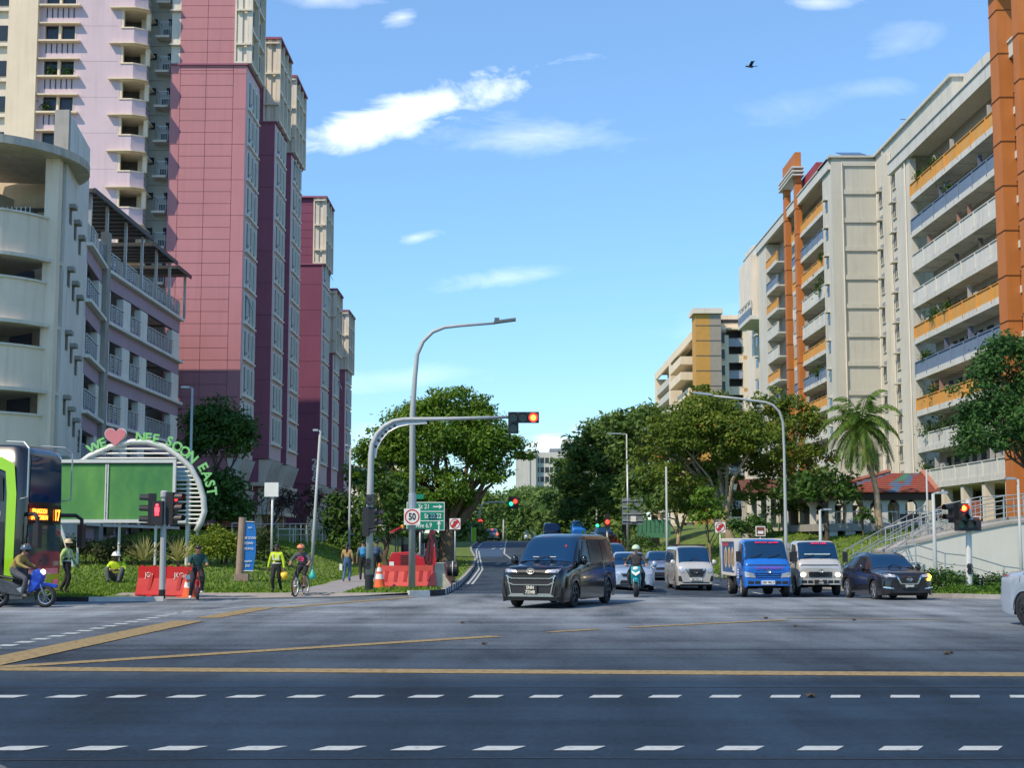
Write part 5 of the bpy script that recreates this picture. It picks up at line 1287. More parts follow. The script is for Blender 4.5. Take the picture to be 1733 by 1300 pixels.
def head3(parent, x, y, z, yaw, lit=None, n=3, person=False, size=1.0, label=None):
    """signal head: a black box with hooded lenses, facing yaw (0 = towards the camera)"""
    M = Matrix.Translation((x, y, z)) @ Matrix.Rotation(yaw, 4, 'Z') @ Matrix.Scale(size, 4)
    b = MB(); b.M = M; H_ = .34 * n
    b.box(-.17, .17, -.1, .12, -H_ / 2, H_ / 2)
    for k in range(n):
        zc = H_ / 2 - .17 - .34 * k
        A = [(.15 * math.cos(R(t)), .15 * math.sin(R(t))) for t in range(-20, 201, 20)]
        vs = [(a, -.1, zc + c_) for a, c_ in A] + [(a * .95, -.38, zc + c_ * .9 + .01) for a, c_ in A]; n_ = len(A)
        b.add(vs, [(i, i + 1, n_ + i + 1, n_ + i) for i in range(n_ - 1)])
    o = b.build('signal_head', black, parent)
    if label: o['label'] = label
    for k in range(n):
        zc = H_ / 2 - .17 - .34 * k
        b = MB(); b.M = M
        mm = lens
        if lit and k == lit[0]: mm = lit[1]
        b.add([(.12 * math.cos(2 * math.pi * t / 16), -.115, zc + .12 * math.sin(2 * math.pi * t / 16)) for t in range(16)], [tuple(range(16))])
        if lit and k == lit[0] and lit[1] is redl and not person: b.add([(.075 * math.cos(2 * math.pi * t / 16), -.12, zc + .075 * math.sin(2 * math.pi * t / 16)) for t in range(16)], [tuple(range(16))]); b.m[-1] = 1
        q_ = b.build('lens', [mm, ambl], None); q_.parent = o
    return o
def pole(name, parent, pts, r, m=pole_g, n=12):
    b = MB(); b.tube(pts, r, n); return b.build(name, m, parent, True)
# tall street lamp left of the road
L1 = at(697, 998, 53.8); z0 = GL(L1.x, 53.8)
sl = thing('street_lamp', 'tallest grey street lamp carrying the 50 speed limit sign', 'street lamp', (L1.x, 53.8, z0), world=True, group='grey street lamps')
Y = 53.8
pp = [(697, 1003), (698, 700), (702, 640), (706, 600), (716, 578), (732, 562), (752, 554), (780, 551), (838, 547)]
P_ = [at(px, py, Y) for px, py in pp]; P_[0].z = z0 - .2
pole('pole', sl, P_, [.13, .105, .09, .08, .075, .07, .065, .06, .045])
b = MB(); a, c_ = at(836, 548, Y), at(873, 543, Y); b.extr([(a.x, Y - .14, a.z), (c_.x, Y - .14, c_.z), (c_.x, Y + .14, c_.z), (a.x, Y + .14, a.z)], (0, 0, .10)); b.box(a.x + .02, a.x + .2, Y - .09, Y + .09, a.z + .1, a.z + .22); b.build('lamp_head', mat('lamp_grey', (.10, .12, .13), .5), sl)
b = MB(); q_ = at(698, 848, Y); b.tube([q_ - Vector((0, 0, .28)), q_ + Vector((0, 0, .28))], .15, 12); b.build('pole_band', galv, sl)
def roundsign(parent, px, py, Y, size, kind):
    c = at(px, py, Y); h = size / 2; b = MB(); b.box(c.x - h, c.x + h, Y - .02, Y + .02, c.z - h, c.z + h, 0)
    ring(b, (c.x, Y - .024, c.z), h * .92, h * .17, 1)
    if kind == 'turn':
        b.cur = 2; w = .05
        b.quad((c.x - .04, Y - .025, c.z - h * .55), (c.x + .04, Y - .025, c.z - h * .55), (c.x + .04, Y - .025, c.z + h * .3), (c.x - .04, Y - .025, c.z + h * .3)); b.add([(c.x - .13, Y - .025, c.z + h * .2), (c.x + .13, Y - .025, c.z + h * .2), (c.x, Y - .025, c.z + h * .6)], [(0, 1, 2)])
        b.cur = 1; d = h * .6; b.quad((c.x + d - .05, Y - .03, c.z + d + .05), (c.x - d - .05, Y - .03, c.z - d + .05), (c.x - d + .05, Y - .03, c.z - d - .05), (c.x + d + .05, Y - .03, c.z + d - .05))
    o = b.build('sign_plate', [swhite, sred, black], parent); return c
c = roundsign(sl, 697.5, 875, Y - .18, .60, '50')
text('50', .34, black, sl, face((c.x, c.y - .03, c.z)), .004, bold=.025, sx=.8)
# gantry signal
Y = 51.0; g0 = at(624.5, 1003, Y); z0 = GL(g0.x, Y)
gs = thing('signal_gantry', 'grey arched signal arm reaching over the road, lit red light at its end', 'traffic light', (g0.x, Y, z0), world=True)
P_ = [at(px, py, Y) for px, py in ((624.5, 1004), (625, 980), (626, 850), (628, 770), (630, 752), (638, 735), (650, 722), (666, 713), (684, 710), (760, 709), (862, 706))]; P_[0].z = z0 - .1
pole('arm', gs, P_[1:], [.13, .12, .105, .095, .09, .085, .08, .075, .065, .05])
b = MB(); b.tube([Vector((g0.x, Y, z0 - .1)), Vector((g0.x, Y, z0 + .55))], .145, 12); b.build('black_base', black, gs)
b = MB(); web = []                        # pierced web plate under the bend
ou = [(635, 775), (637, 760), (645, 744), (657, 730), (672, 722), (690, 718), (722, 716)]; inn = [(629, 775), (630, 752), (638, 735), (650, 722), (666, 713), (684, 710), (722, 709)]
for i in range(6):
    b.extr([tuple(at(*inn[i], Y)), tuple(at(*inn[i + 1], Y)), tuple(at(*ou[i + 1], Y)), tuple(at(*ou[i], Y))], (0, .03, 0), 0)
for px, py in ((639, 762), (644, 752), (650, 744), (656, 737), (663, 732), (671, 727)):
    c = at(px - 3, py - 6, Y); b.cur = 1; b.add([(c.x + .055 * math.cos(t * .785), Y - .016, c.z + .055 * math.sin(t * .785)) for t in range(8)], [tuple(range(8))])
b.tube([at(px + 1, py + 1, Y) for px, py in ou], .025, 6, 0); b.build('web_plate', [galv, dark], gs)
def boxpx(b, x0, y0, x1, y1, Y, d=.16, m=None):
    a, c = at(x0, y1, Y), at(x1, y0, Y); b.box(a.x, c.x, Y - d, Y + .05, a.z, c.z, m); return a, c
b = MB(); Yh = Y - .12; boxpx(b, 860, 698, 912, 716, Yh); a_, c_ = at(860, 734, Yh), at(877.5, 716, Yh); b.box(a_.x, c_.x, Yh - .16, Yh + .05, a_.z, c_.z)
hd = b.build('signal_head', black, gs)
for i, (px, py, mm) in enumerate(((902.5, 707, redl), (885, 707, lens), (868.5, 707, lens), (868.5, 725, lens))):
    c = at(px, py, Yh - .17); b = MB(); b.cur = 0; b.add([(c.x + .15 * math.cos(t * .3927), Yh - .17, c.z + .15 * math.sin(t * .3927)) for t in range(16)], [tuple(range(16))])
    if i == 0: b.cur = 1; b.add([(c.x + .085 * math.cos(t * .3927), Yh - .175, c.z + .085 * math.sin(t * .3927)) for t in range(16)], [tuple(range(16))])
    o = b.build('lens', [mm, ambl], None); o.parent = hd; o.location = (0, 0, 0)
    b = MB(); A = [(.165 * math.cos(R(t)), .165 * math.sin(R(t))) for t in range(-10, 191, 20)]; n_ = len(A)
    b.add([(c.x + p, Yh - .165, c.z + q_) for p, q_ in A] + [(c.x + p, Yh - .36, c.z + q_) for p, q_ in A], [(k, k + 1, n_ + k + 1, n_ + k) for k in range(n_ - 1)]); o = b.build('visor', black, None); o.parent = hd
b = MB(); c = at(628, 846, Y); b.box(c.x - .16, c.x + .16, Y - .32, Y - .1, c.z - .17, c.z + .17, 0); ring(b, (c.x, Y - .325, c.z), .13, .03, 1); b.build('arrow_signal', [black, mat('dim_grey', (.06, .07, .08), .5)], gs)
c = at(624, 883, Y); head3(gs, c.x - .06, Y - .1, c.z, R(85), (0, lens), n=3); head3(gs, c.x + .12, Y - .1, c.z + .1, R(96), (0, lens), n=2)
b = MB(); c = at(624, 954, Y); ring(b, (c.x, Y - .16, c.z + .07), .11, .03, 0); ring(b, (c.x, Y - .16, c.z - .11), .1, .03, 0); b.box(c.x - .07, c.x + .07, Y - .155, Y - .1, c.z - .2, c.z + .16); b.build('push_button', black, gs)
# signal post on the left corner
Y = 45.9; g0 = at(274, 1013, Y); z0 = GL(g0.x, Y) - .07
ls_ = thing('signal_post', 'grey signal post with lit red man in front of the green billboard', 'traffic light', (g0.x, Y, z0), world=True)
tp = at(278, 836, Y); b = MB(); b.tube([(g0.x, Y, z0 + .35), (tp.x, Y, tp.z)], [.1, .085], 12, 0); b.tube([(g0.x, Y, z0 - .05), (g0.x, Y, z0 + .36)], .105, 12, 1); b.lathe([(.12, 0), (.12, .16), (.08, .2), (0, .2)], (tp.x, Y, tp.z - .1), n=12); b.m[-36:] = [0] * 36
b.build('pole', [pole_g, black], ls_)
c = at(257, 863, Y); head3(ls_, c.x, Y, c.z, R(-82), (0, lens)); c = at(292, 861, Y); head3(ls_, c.x, Y, c.z, R(74), (0, emis('signal_red_soft', (.9, .03, .04), 1.6)))
c = at(267, 866, Y - .2); b = MB(); b.box(c.x - .17, c.x + .17, Y - .3, Y - .08, c.z - .42, c.z + .33); h_ = b.build('pedestrian_head', black, ls_)
b = MB(); b.ball((c.x, Y - .31, c.z + .19), .05, .02, .05, 10); b.box(c.x - .07, c.x + .07, Y - .325, Y - .3, c.z - .02, c.z + .13); b.box(c.x - .055, c.x - .01, Y - .325, Y - .3, c.z - .13, c.z - .02); b.box(c.x + .01, c.x + .055, Y - .325, Y - .3, c.z - .13, c.z - .02); o = b.build('red_man', emis('red_man_lit', (1, .02, .03), 5), None); o.parent = h_
# signal post on the right corner
Y = 51.4; g0 = at(1640, 996, Y); z0 = GR(g0.x, Y)
rs_ = thing('signal_post', 'white signal post with lit red light standing in the ground cover at right', 'traffic light', (g0.x, Y, z0), world=True)
tp = at(1639, 846, Y); b = MB(); b.tube([(g0.x, Y, z0 - .1), (tp.x, Y, tp.z)], [.115, .10], 12); b.build('pole', wmetal, rs_)
c = at(1627, 869, Y); head3(rs_, c.x, Y - .2, c.z, 0, (0, redl), n=2); head3(rs_, c.x - .3, Y - .05, c.z, R(-72), (0, lens), n=2)
b = MB(); boxpx(b, 1616, 880, 1658, 899, Y - .2, .16); h_ = b.build('lower_head', black, rs_)
for px, mm in ((1627, mat('green_lens_dim', (.02, .10, .07), .2)), (1643, lens)):
    c = at(px, 888, Y - .37); b = MB(); b.add([(c.x + .13 * math.cos(t * .3927), Y - .375, c.z + .13 * math.sin(t * .3927)) for t in range(16)], [tuple(range(16))]); o = b.build('lens', mm, None); o.parent = h_
    b = MB(); A = [(.145 * math.cos(R(t)), .145 * math.sin(R(t))) for t in range(-10, 191, 20)]; n_ = len(A); b.add([(c.x + p, Y - .37, c.z + q_) for p, q_ in A] + [(c.x + p, Y - .56, c.z + q_) for p, q_ in A], [(k, k + 1, n_ + k + 1, n_ + k) for k in range(n_ - 1)]); o = b.build('visor', black, None); o.parent = h_
b = MB(); a_, c_ = boxpx(b, 1646, 874, 1659, 899, Y - .1, .02, 0); b.box(a_.x + .03, c_.x - .03, Y - .125, Y - .12, a_.z + .03, c_.z - .03, 1); b.build('notice_plate', [swhite, mat('brown_notice', (.14, .05, .03), .6)], rs_)
b = MB(); c = at(1641, 963, Y - .12); ring(b, (c.x, Y - .14, c.z + .08), .11, .03, 0); ring(b, (c.x, Y - .14, c.z - .09), .1, .03, 0); b.box(c.x - .06, c.x + .06, Y - .135, Y - .09, c.z - .18, c.z + .15); b.build('push_button', black, rs_)
# direction sign
Y = 60.0; c0 = at(725, 873, Y); z0 = GL(c0.x, Y)
ds = thing('direction_sign', 'green direction sign with white street names and arrows behind the lamp post', 'road sign', (c0.x, Y, z0), world=True)
a_, c_ = at(688, 898, Y), at(752.5, 850, Y); h3 = (c_.z - a_.z) / 3
b = MB(); b.box(a_.x, c_.x, Y - .03, Y + .03, a_.z, c_.z, 1); b.box(a_.x + .03, c_.x - .03, Y - .036, Y - .03, a_.z + .03, c_.z - .03, 0)
for k in (1, 2): b.box(a_.x + .03, c_.x - .03, Y - .042, Y - .036, a_.z + h3 * k - .015, a_.z + h3 * k + .015, 1)
def arrow(b, x, z, ang, s, y):
    ca, sa = math.cos(ang), math.sin(ang)
    def t(u, v): return (x + u * ca - v * sa, y, z + u * sa + v * ca)
    b.cur = 1; b.add([t(-s, -s * .13), t(s * .4, -s * .13), t(s * .4, s * .13), t(-s, s * .13)], [(0, 1, 2, 3)]); b.add([t(s * .2, -s * .5), t(s, 0), t(s * .2, s * .5), t(s * .45, 0)], [(0, 1, 2, 3)])
arrow(b, c_.x - .28, a_.z + h3 * 2.5, 0, .2, Y - .045); arrow(b, c_.x - .23, a_.z + h3 * .5, R(90), .2, Y - .045)
b.build('sign_plate', [sgreen, swhite], ds)
text('St 21', .27, swhite, ds, face((a_.x + .72, Y - .045, a_.z + h3 * 2.5)), .003, bold=.01, sx=.85); text('St 20,22', .27, swhite, ds, face((c_.x - .48, Y - .045, a_.z + h3 * 1.5)), .003, bold=.01, sx=.8); text('Ave 6,9', .27, swhite, ds, face((a_.x + .72, Y - .045, a_.z + h3 * .5)), .003, bold=.01, sx=.8)
for px in (711, 735): p = at(px, 905, Y); pole('post', ds, [(p.x, Y + .06, z0 - .2), (p.x, Y + .06, a_.z + .6)], .045, galv, 8)
b = MB(); a2, c2 = at(703, 858, Y - .5), at(717, 841, Y - .5); b.box(a2.x, c2.x, Y - .52, Y - .48, a2.z + .32, c2.z + .1); b.build('small_plate', sgreen, ds)
# no-turn sign
Y = 70.0; c0 = at(770, 948, Y); p = c0; zq = GL(c0.x, Y)
ns = thing('road_sign', 'square white sign with red circle and slash on a thin post by the left kerb', 'road sign', (c0.x, Y, zq), world=True)
roundsign(ns, 770, 887, Y - .05, .52, 'turn'); pole('post', ns, [(c0.x, Y, zq - .2), (c0.x, Y, at(770, 878, Y).z)], .03, galv, 8)
for i, (px, py, Y, lab) in enumerate(((1219, 893, 72, 'square white no turn sign behind the blue lorry box'),)):
    c0 = at(px, 917, Y); o = thing('road_sign', lab, 'road sign', (c0.x, Y, GR(c0.x, Y)), world=True); roundsign(o, px, py, Y, .5, 'turn'); pole('post', o, [(c0.x, Y + .04, GR(c0.x, Y) - .2), (c0.x, Y + .04, at(px, py, Y).z)], .03, galv, 8)
Y = 72.; c0 = at(1287, 917, Y); o = thing('notice_sign', 'small brown notice board with white drawing above the blue lorry', 'sign', (c0.x, Y, GR(c0.x, Y)), world=True)
b = MB(); a_, c_ = boxpx(b, 1279, 891, 1295, 908, Y, .02, 0); b.box(a_.x + .04, c_.x - .04, Y - .025, Y - .02, a_.z + .04, c_.z - .04, 1); b.box(a_.x + .1, c_.x - .1, Y - .03, Y - .025, a_.z + .12, a_.z + .26, 0); b.build('sign_plate', [swhite, mat('brown_sign', (.18, .05, .03), .6)], o); pole('post', o, [(c0.x, Y + .04, GR(c0.x, Y) - .2), (c0.x, Y + .04, at(1287, 895, Y).z)], .03, galv, 8)
# back of gantry sign and its posts
Y = 105.; c0 = at(1071, 917, Y); o = thing('sign_back', 'large grey back of a road sign among the trees on the right', 'road sign', (c0.x, Y, GR(c0.x, Y)), world=True)
b = MB(); a_, c_ = boxpx(b, 1053, 843, 1088, 888, Y, .03, 0)
for k in range(4): z = a_.z + (c_.z - a_.z) * (k + .5) / 4; b.box(a_.x, c_.x, Y - .1, Y - .03, z, z + .07, 1)
b.box(a_.x + .6, a_.x + 1.0, Y - .12, Y - .1, a_.z + .2, a_.z + .6, 2); b.build('sign_plate', [mat('sign_back_grey', (.16, .19, .21), .6, .1), galv, swhite], o); pole('post', o, [(c0.x - .35, Y, GR(c0.x, Y) - .3), (c0.x - .35, Y, c_.z + 2.8)], .07, galv, 8)
# lamp posts
def lamp_post(name, label, px, pyb, pyt, Y, arm=0, r=.06, zf=zgrd, group=None, mt=pole_g, head=True, armh=0, curved=None, lean=0):
    x = at(px, pyb, Y).x; z0 = zf(x, Y); zt = at(px, pyt, Y).z; xt = x + lean
    o = thing(name, label, 'lamp post', (x, Y, z0), world=True, group=group)
    if curved:
        P_ = [Vector((x, Y, z0 - .2))] + [at(a, c, Y) for a, c in curved]; pole('pole', o, P_, [r * 1.5, r * 1.1] + [r * .8] * (len(P_) - 3) + [r * .55]); e = P_[-1]; d = (P_[-1] - P_[-2]).normalized()
        b = MB(); b.extr([tuple(e + Vector((0, -.15, 0))), tuple(e + d * .9 + Vector((0, -.15, 0))), tuple(e + d * .9 + Vector((0, .15, 0))), tuple(e + Vector((0, .15, 0)))], (0, 0, .1)); b.build('lamp_head', galv, o)
        return o
    pole('pole', o, [(x, Y, z0 - .2), (x + lean * .3, Y, z0 + (zt - z0) * .3), (xt, Y, zt)], [r * 1.4, r * 1.3, r])
    x = xt
    if arm:
        b = MB(); b.tube([(x, Y, zt), (x + arm * .45, Y, zt + .03)], r * .7, 6); e0, e1 = sorted((x + arm * .3, x + arm)); b.box(e0, e1, Y - .13, Y + .13, zt + .0, zt + .09); b.build('lamp_head', galv, o)
    return o
lamp_post('street_lamp', 'tall curved street lamp in front of the white gable', 1331, 950, 700, 70., r=.078, group='grey street lamps', curved=[(1330, 900), (1327, 760), (1325, 715), (1319, 697), (1308, 686), (1295, 681), (1250, 675), (1205, 670)])
lamp_post('lamp_post', 'thin white lamp post standing in front of the dark bushy tree', 320, 890, 657, 74., arm=-.55, mt=wmetal, group='thin park lamp posts')
lamp_post('lamp_post', 'leaning cream lamp post in front of block 296', 527, 938, 730, 66., arm=-.32, r=.055, lean=.32, mt=wmetal, group='thin park lamp posts')
lamp_post('lamp_post', 'thin lamp post at the right end of the white railing', 591, 925, 755, 84., arm=-.3, r=.055, mt=wmetal, group='thin park lamp posts')
lamp_post('lamp_post', 'lower lamp post with flat head left of the palm, above the silver lorry', 1389, 925, 864, 72., arm=.55, r=.07, group='flat headed lamp posts on the right')
lamp_post('lamp_post', 'flat headed lamp post between the stair and the right signal post', 1583, 960, 836, 58., arm=.55, r=.065, group='flat headed lamp posts on the right')
lamp_post('lamp_post', 'flat headed lamp post at the right edge above the white car', 1728, 950, 812, 58., arm=-.5, r=.05, group='flat headed lamp posts on the right')
lamp_post('lamp_post', 'dark garden lantern post in front of the pavilion roof', 1571, 900, 795, 76., r=.045, group=None, mt=black)
lamp_post('street_lamp', 'tall lamp pole left of the gantry sign back', 1010, 917, 800, 170., r=.08, arm=-2.6, mt=polef, group='grey street lamps')
lamp_post('street_lamp', 'tall lamp pole touching the gantry sign back', 1062, 917, 735, 120., r=.06, arm=-1.6, mt=polef, group='grey street lamps')
lamp_post('street_lamp', 'tall lamp pole above the silver van', 1129, 925, 790, 88., r=.06, group='grey street lamps')
lamp_post('street_lamp', 'far lamp pole in the gap above the black people carrier', 973, 917, 835, 220., mt=polef, r=.09, arm=-3, group='grey street lamps')
lamp_post('street_lamp', 'far thin pole in the middle of the road crest', 852, 917, 880, 200., r=.09, group='grey street lamps')
# sign back left (white square on post)
Y = 64.; c0 = at(459, 930, Y); z0 = GL(c0.x, Y); o = thing('sign_back', 'blank white square sign on a cream post beside the flowering bush', 'sign', (c0.x, Y, z0), world=True)
b = MB(); boxpx(b, 447.5, 817, 471.5, 841, Y, .03, 0); b.build('sign_plate', swhite, o); pole('post', o, [(c0.x, Y + .09, z0 - .2), (c0.x, Y + .09, at(459, 818, Y).z)], .05, wmetal, 8)
# far signals
Y = 178.; x = at(812, 915, Y).x; o = thing('signal_gantry', 'far signal arm with red and green lights above the grey car', 'traffic light', (x, Y, RZ(x, Y)), world=True)
pole('arm', o, [Vector((x, Y, RZ(x, Y)))] + [at(a, c, Y) for a, c in ((811.5, 868), (814, 857), (820, 851.5), (830, 850.5), (861, 850.5))], [.16, .12, .11, .1, .1, .08])
for px, py, mm, n_ in ((865, 853, grnl, 'lens'), (872, 849, redl, 'lens')):
    c = at(px, py, Y - .6); b = MB(); b.ball((c.x, c.y, c.z), .24, .1, .24, 12); b.build(n_, mm, o)
b = MB(); c = at(865, 855, Y); b.box(c.x - .35, c.x + .9, Y - .4, Y - .1, c.z - .5, c.z + 1.0); b.build('signal_head', black, o)
c = at(813, 884, Y - 1); b = MB(); b.ball((c.x, c.y - .2, c.z), .28, .1, .3, 12); b.build('lens', redl, o); b = MB(); b.box(c.x - .35, c.x + .35, Y - 1, Y - .7, c.z - .9, c.z + .4); b.build('signal_head', black, o)
for px, py, Y, mm, lab in ((1011, 890, 150., grnl, 'far signal post with lit green light'), (1028, 884, 112., redl, 'signal post with lit red light among the shrubs left of the sign back')):
    x = at(px, 917, Y).x; z0 = zgrd(x, Y); o = thing('signal_post', lab, 'traffic light', (x, Y, z0), world=True); c = at(px, py, Y)
    b = MB(); b.box(x - .2, x + .2, Y - .15, Y + .1, c.z - .5, c.z + .6); b.build('signal_head', black, o); b = MB(); b.ball((x, Y - .2, c.z), .15 if mm is redl else .17, .06, .17, 12); b.build('lens', mm, o); pole('post', o, [(x, Y + .1, z0), (x, Y + .1, c.z)], .07, wmetal, 8)
# ------------------------------------------------------------------ billboard with arch
Y = 62.0; bz = GL(-17, Y)
bbd = thing('billboard', 'large blank green billboard with round white slatted arch and green letters', 'billboard', (at(210, 900, Y).x, Y, bz), world=True)
bg_ = mat('billboard_green', (.045, .24, .07), .6, .28, .6, col2=(.14, .36, .07), stretch=(1, 1, .5), streak=.12)
a_, c_ = at(60, 882, Y), at(294, 783, Y); mid = at(181, 830, Y).x
b = MB(); b.box(a_.x, mid - .07, Y - .03, Y + .03, a_.z + .07, c_.z - .05); b.box(mid + .07, c_.x, Y - .03, Y + .03, a_.z + .07, c_.z - .05); b.build('panel', bg_, bbd)
b = MB(); b.box(a_.x, c_.x + .12, Y - .12, Y + .08, c_.z - .02, c_.z + .12, 0); b.box(a_.x, c_.x + .1, Y - .08, Y - .035, c_.z - .07, c_.z - .02, 1); b.box(c_.x, c_.x + .12, Y - .12, Y + .08, a_.z, c_.z - .02, 0); b.box(mid - .07, mid - .02, Y - .08, Y + .06, a_.z, c_.z - .02, 0); b.box(mid + .02, mid + .07, Y - .08, Y + .06, a_.z, c_.z - .02, 0); b.box(a_.x, c_.x + .6, Y - .1, Y + .08, a_.z - .08, a_.z + .06, 0)
for k in range(4): b.box(mid - .02, mid + .02, Y - .06, Y, a_.z + .3 + k * .6, a_.z + .36 + k * .6, 1)
b.build('frame', [wmetal, black], bbd)
# arch: circle centre and radius from the photographed ring
arc_px = [(128, 790), (152, 772), (185, 757), (222, 748), (250, 748), (280, 757), (300, 770), (322, 791), (336, 816), (344, 842), (346, 866), (340, 884), (332, 900)]
AP = [at(px, py, Y + .35) for px, py in arc_px]; b = MB(); b.tube(AP, .13, 8); b.build('arch_ring', wmetal, bbd, True)
def ring_x(z):       # x-extent of the arch at height z
    xs = []
    for i in range(len(AP) - 1):
        p, q_ = AP[i], AP[i + 1]
        if (p.z - z) * (q_.z - z) <= 0 and p.z != q_.z: xs.append(p.x + (q_.x - p.x) * (z - p.z) / (q_.z - p.z))
    return xs
b = MB(); py = 760
while py < 890:
    z = at(200, py, Y + .35).z; xs = ring_x(z)
    if xs:
        xr = max(xs); xl = min(xs) if len(xs) > 1 and py < 790 else at(290, py, Y + .35).x
        b.tube([(xl, Y + .35, z), (xr, Y + .35, z)], .045, 6)
    py += 7.3 if py > 782 else 8
pieces(b, 'slat', wmetal, bbd)
lg = mat('letter_green', (.22, .56, .18), .5, .05, 2)
pa = lambda px, py: at(px, py, Y + .3)
letters = [('W', 160, 758, 27), ('E', 174, 751, 20), ('N', 238, 741, -2), ('E', 251, 742, -5), ('E', 264, 744, -8), ('S', 287, 748, -18), ('O', 300, 757, -28), ('O', 313, 765, -36), ('N', 325, 775, -44), ('E', 343, 791, -60), ('A', 350, 805, -66), ('S', 355, 819, -74), ('T', 358, 832, -82)]
for ch, px, py, an in letters:
    c = pa(px, py); text(ch, .58, lg, bbd, face(c, 0, R(an)), .06, 'letter', bold=.025)
b = MB(); c = pa(196.5, 739); hp = []
for k in range(40): t = 2 * math.pi * k / 40; hp.append((16 * math.sin(t) ** 3, 13 * math.cos(t) - 5 * math.cos(2 * t) - 2 * math.cos(3 * t) - math.cos(4 * t)))
s_ = .0275
b.extr([(c.x + x * s_ * 1.08, Y + .2, c.z + z * s_ * 1.08) for x, z in hp], (0, .12, 0), 1); b.extr([(c.x + x * s_, Y + .15, c.z + z * s_) for x, z in hp], (0, .05, 0), 0); b.build('heart', [mat('heart_pink', (.62, .20, .22), .5), wmetal], bbd)
b = MB(); q_ = at(300, 798, Y + 1.5); b.box(q_.x - .1, q_.x + .65, Y + 1.48, Y + 1.52, q_.z - .35, q_.z + .25); b.build('small_blue_sign', mat('sign_blue', (.03, .12, .25), .5), bbd)
b = MB()
for px in (128, 198, 260, 331): x = at(px, 890, Y).x; b.tube([(x, Y + .4, GL(x, Y) - .2), (x, Y + .4, a_.z + .1)], .06, 8)
xx = at(313, 890, Y).x; b.tube([(xx, Y + .5, GL(xx, Y) - .2), (xx, Y + .5, at(313, 790, Y).z)], .09, 8)
x = at(100, 880, Y).x; b.tube([(x, Y, a_.z), (x + .7, Y, GL(x, Y) - .1)], .08, 8); pieces(b, 'leg', wmetal, bbd)
# ------------------------------------------------------------------ banner, barriers, cone, excavator, pipe
Y = 57.0; c0 = at(406, 975, Y); zq = GL(c0.x, Y)
o = thing('banner_pillar', 'blue vertical banner hung on a leaning stone coloured pillar', 'banner', (c0.x, Y, zq), world=True)
b = MB(); tp = at(411, 876, Y); b.tube([(c0.x - .02, Y, zq - .2), (tp.x, Y, tp.z)], [.17, .15], 14); b.box(c0.x - .2, c0.x + .35, Y - .2, Y + .2, zq - .1, zq + .28); b.build('pillar', mat('stone_pillar', (.30, .22, .17), .85, .15, 3), o)
b = MB(); cs = [at(*p, Y - .05) for p in ((410, 966), (428, 966.5), (433, 935), (433, 897), (430, 884), (415.5, 882.5))]; b.extr([tuple(p) for p in cs], (0, .02, 0), 0); b.build('cloth', mat('banner_blue', (.01, .16, .50), .55, .08, 3), o)
b = MB(); b.tube([at(409, 966.5, Y - .06), at(429, 967, Y - .06)], .02, 6); b.tube([at(413, 883, Y - .06), at(431, 884, Y - .06)], .02, 6); b.build('rod', galv, o)
for t_, px, py, sz in (('nee', 423, 893, .13), ('NEE SOON', 422, 911, .135), ('TOWN', 420.5, 920, .14), ('COUNCIL', 420.5, 929, .12), ('together', 420, 950, .11), ('2021', 419, 958, .13)): text(t_, sz, swhite, o, face(at(px, py, Y - .08)), .003, bold=.01, sx=.78)
def barrier(label, p0, p1, H, m, graf=None, zf=GL, slots=3, grp='red water filled barriers'):
    p0, p1 = Vector(p0), Vector(p1); d = p1 - p0; ln = d.length; yaw = math.atan2(d.y, d.x)
    o = thing('barrier', label, 'barrier', (p0 + p1) / 2, yaw, group=grp)
    h = ln / 2; b = MB(); prof = [(-.24, 0), (-.24, .1), (-.17, .35), (-.09, .62), (-.09, H), (.09, H), (.09, .62), (.17, .35), (.24, .1), (.24, 0)]
    b.extr([(-h, y, z) for y, z in prof], (ln, 0, 0), 0)
    for k in range(slots):
        x = -h + ln * (k + .8) / (slots + .6); b.extr([(x - .05, -.105, H * .78), (x + .07, -.105, H * .78), (x + .03, -.21, .26), (x - .09, -.21, .26)], (0, .02, 0), 1)
    for x in (-h * .55, h * .55): b.box(x - .18, x + .18, -.26, .26, .0, .07, 2)
    for x in (-h * .8, 0, h * .8): b.box(x - .06, x + .06, -.05, .05, H, H + .035, 1)
    b.build('shell', [m, mat('red_plastic_shade', (.38, .02, .018), .6), black], o)
    return o
redp2 = mat('faded_red_plastic', (.66, .085, .065), .5, .12, 2)
def gl(px, Y): x = at(px, 1000, Y).x; return (x, Y, GL(x, Y) - .03)
def brow(lab, pa_, pb_, H, m, slots=3, graf=None, grp='red water filled barriers'):
    o = barrier(lab, pa_, pb_, H, m, slots=slots, grp=grp)
    if graf:
        for t_, dx in graf: text(t_, .24, swhite, o, Matrix.Translation((dx, -.112, H * .72)) @ Matrix.Rotation(R(90), 4, 'X'), .002, 'painted_number', sx=.8)
    return o
p0, p1, p2 = gl(236, 48.0), gl(283, 47.6), gl(331, 47.4)
brow('red plastic barrier with white scrawl, left of the grey signal post', p0, p1, 1.0, redp, 1, [('JGic', -.1)]); brow('red plastic barrier with white scrawl behind the grey signal post', p1, p2, 1.0, redp, 1, [('JKGic', 0)])
p0, p1, p2 = gl(641, 54.6), gl(700, 54.6), gl(737, 54.7)
brow('faded red barrier in front of the excavator, left of the lamp post', p0, p1, .84, redp2, 3); brow('faded red barrier in front of the excavator, right of the lamp post', p1, p2, .84, redp2, 2)
x, Y = at(745, 990, 55).x, 55.2; o = thing('concrete_barrier', 'end on concrete road barrier with one red side beside the excavator', 'barrier', (x, Y, GL(x, Y) - .02))
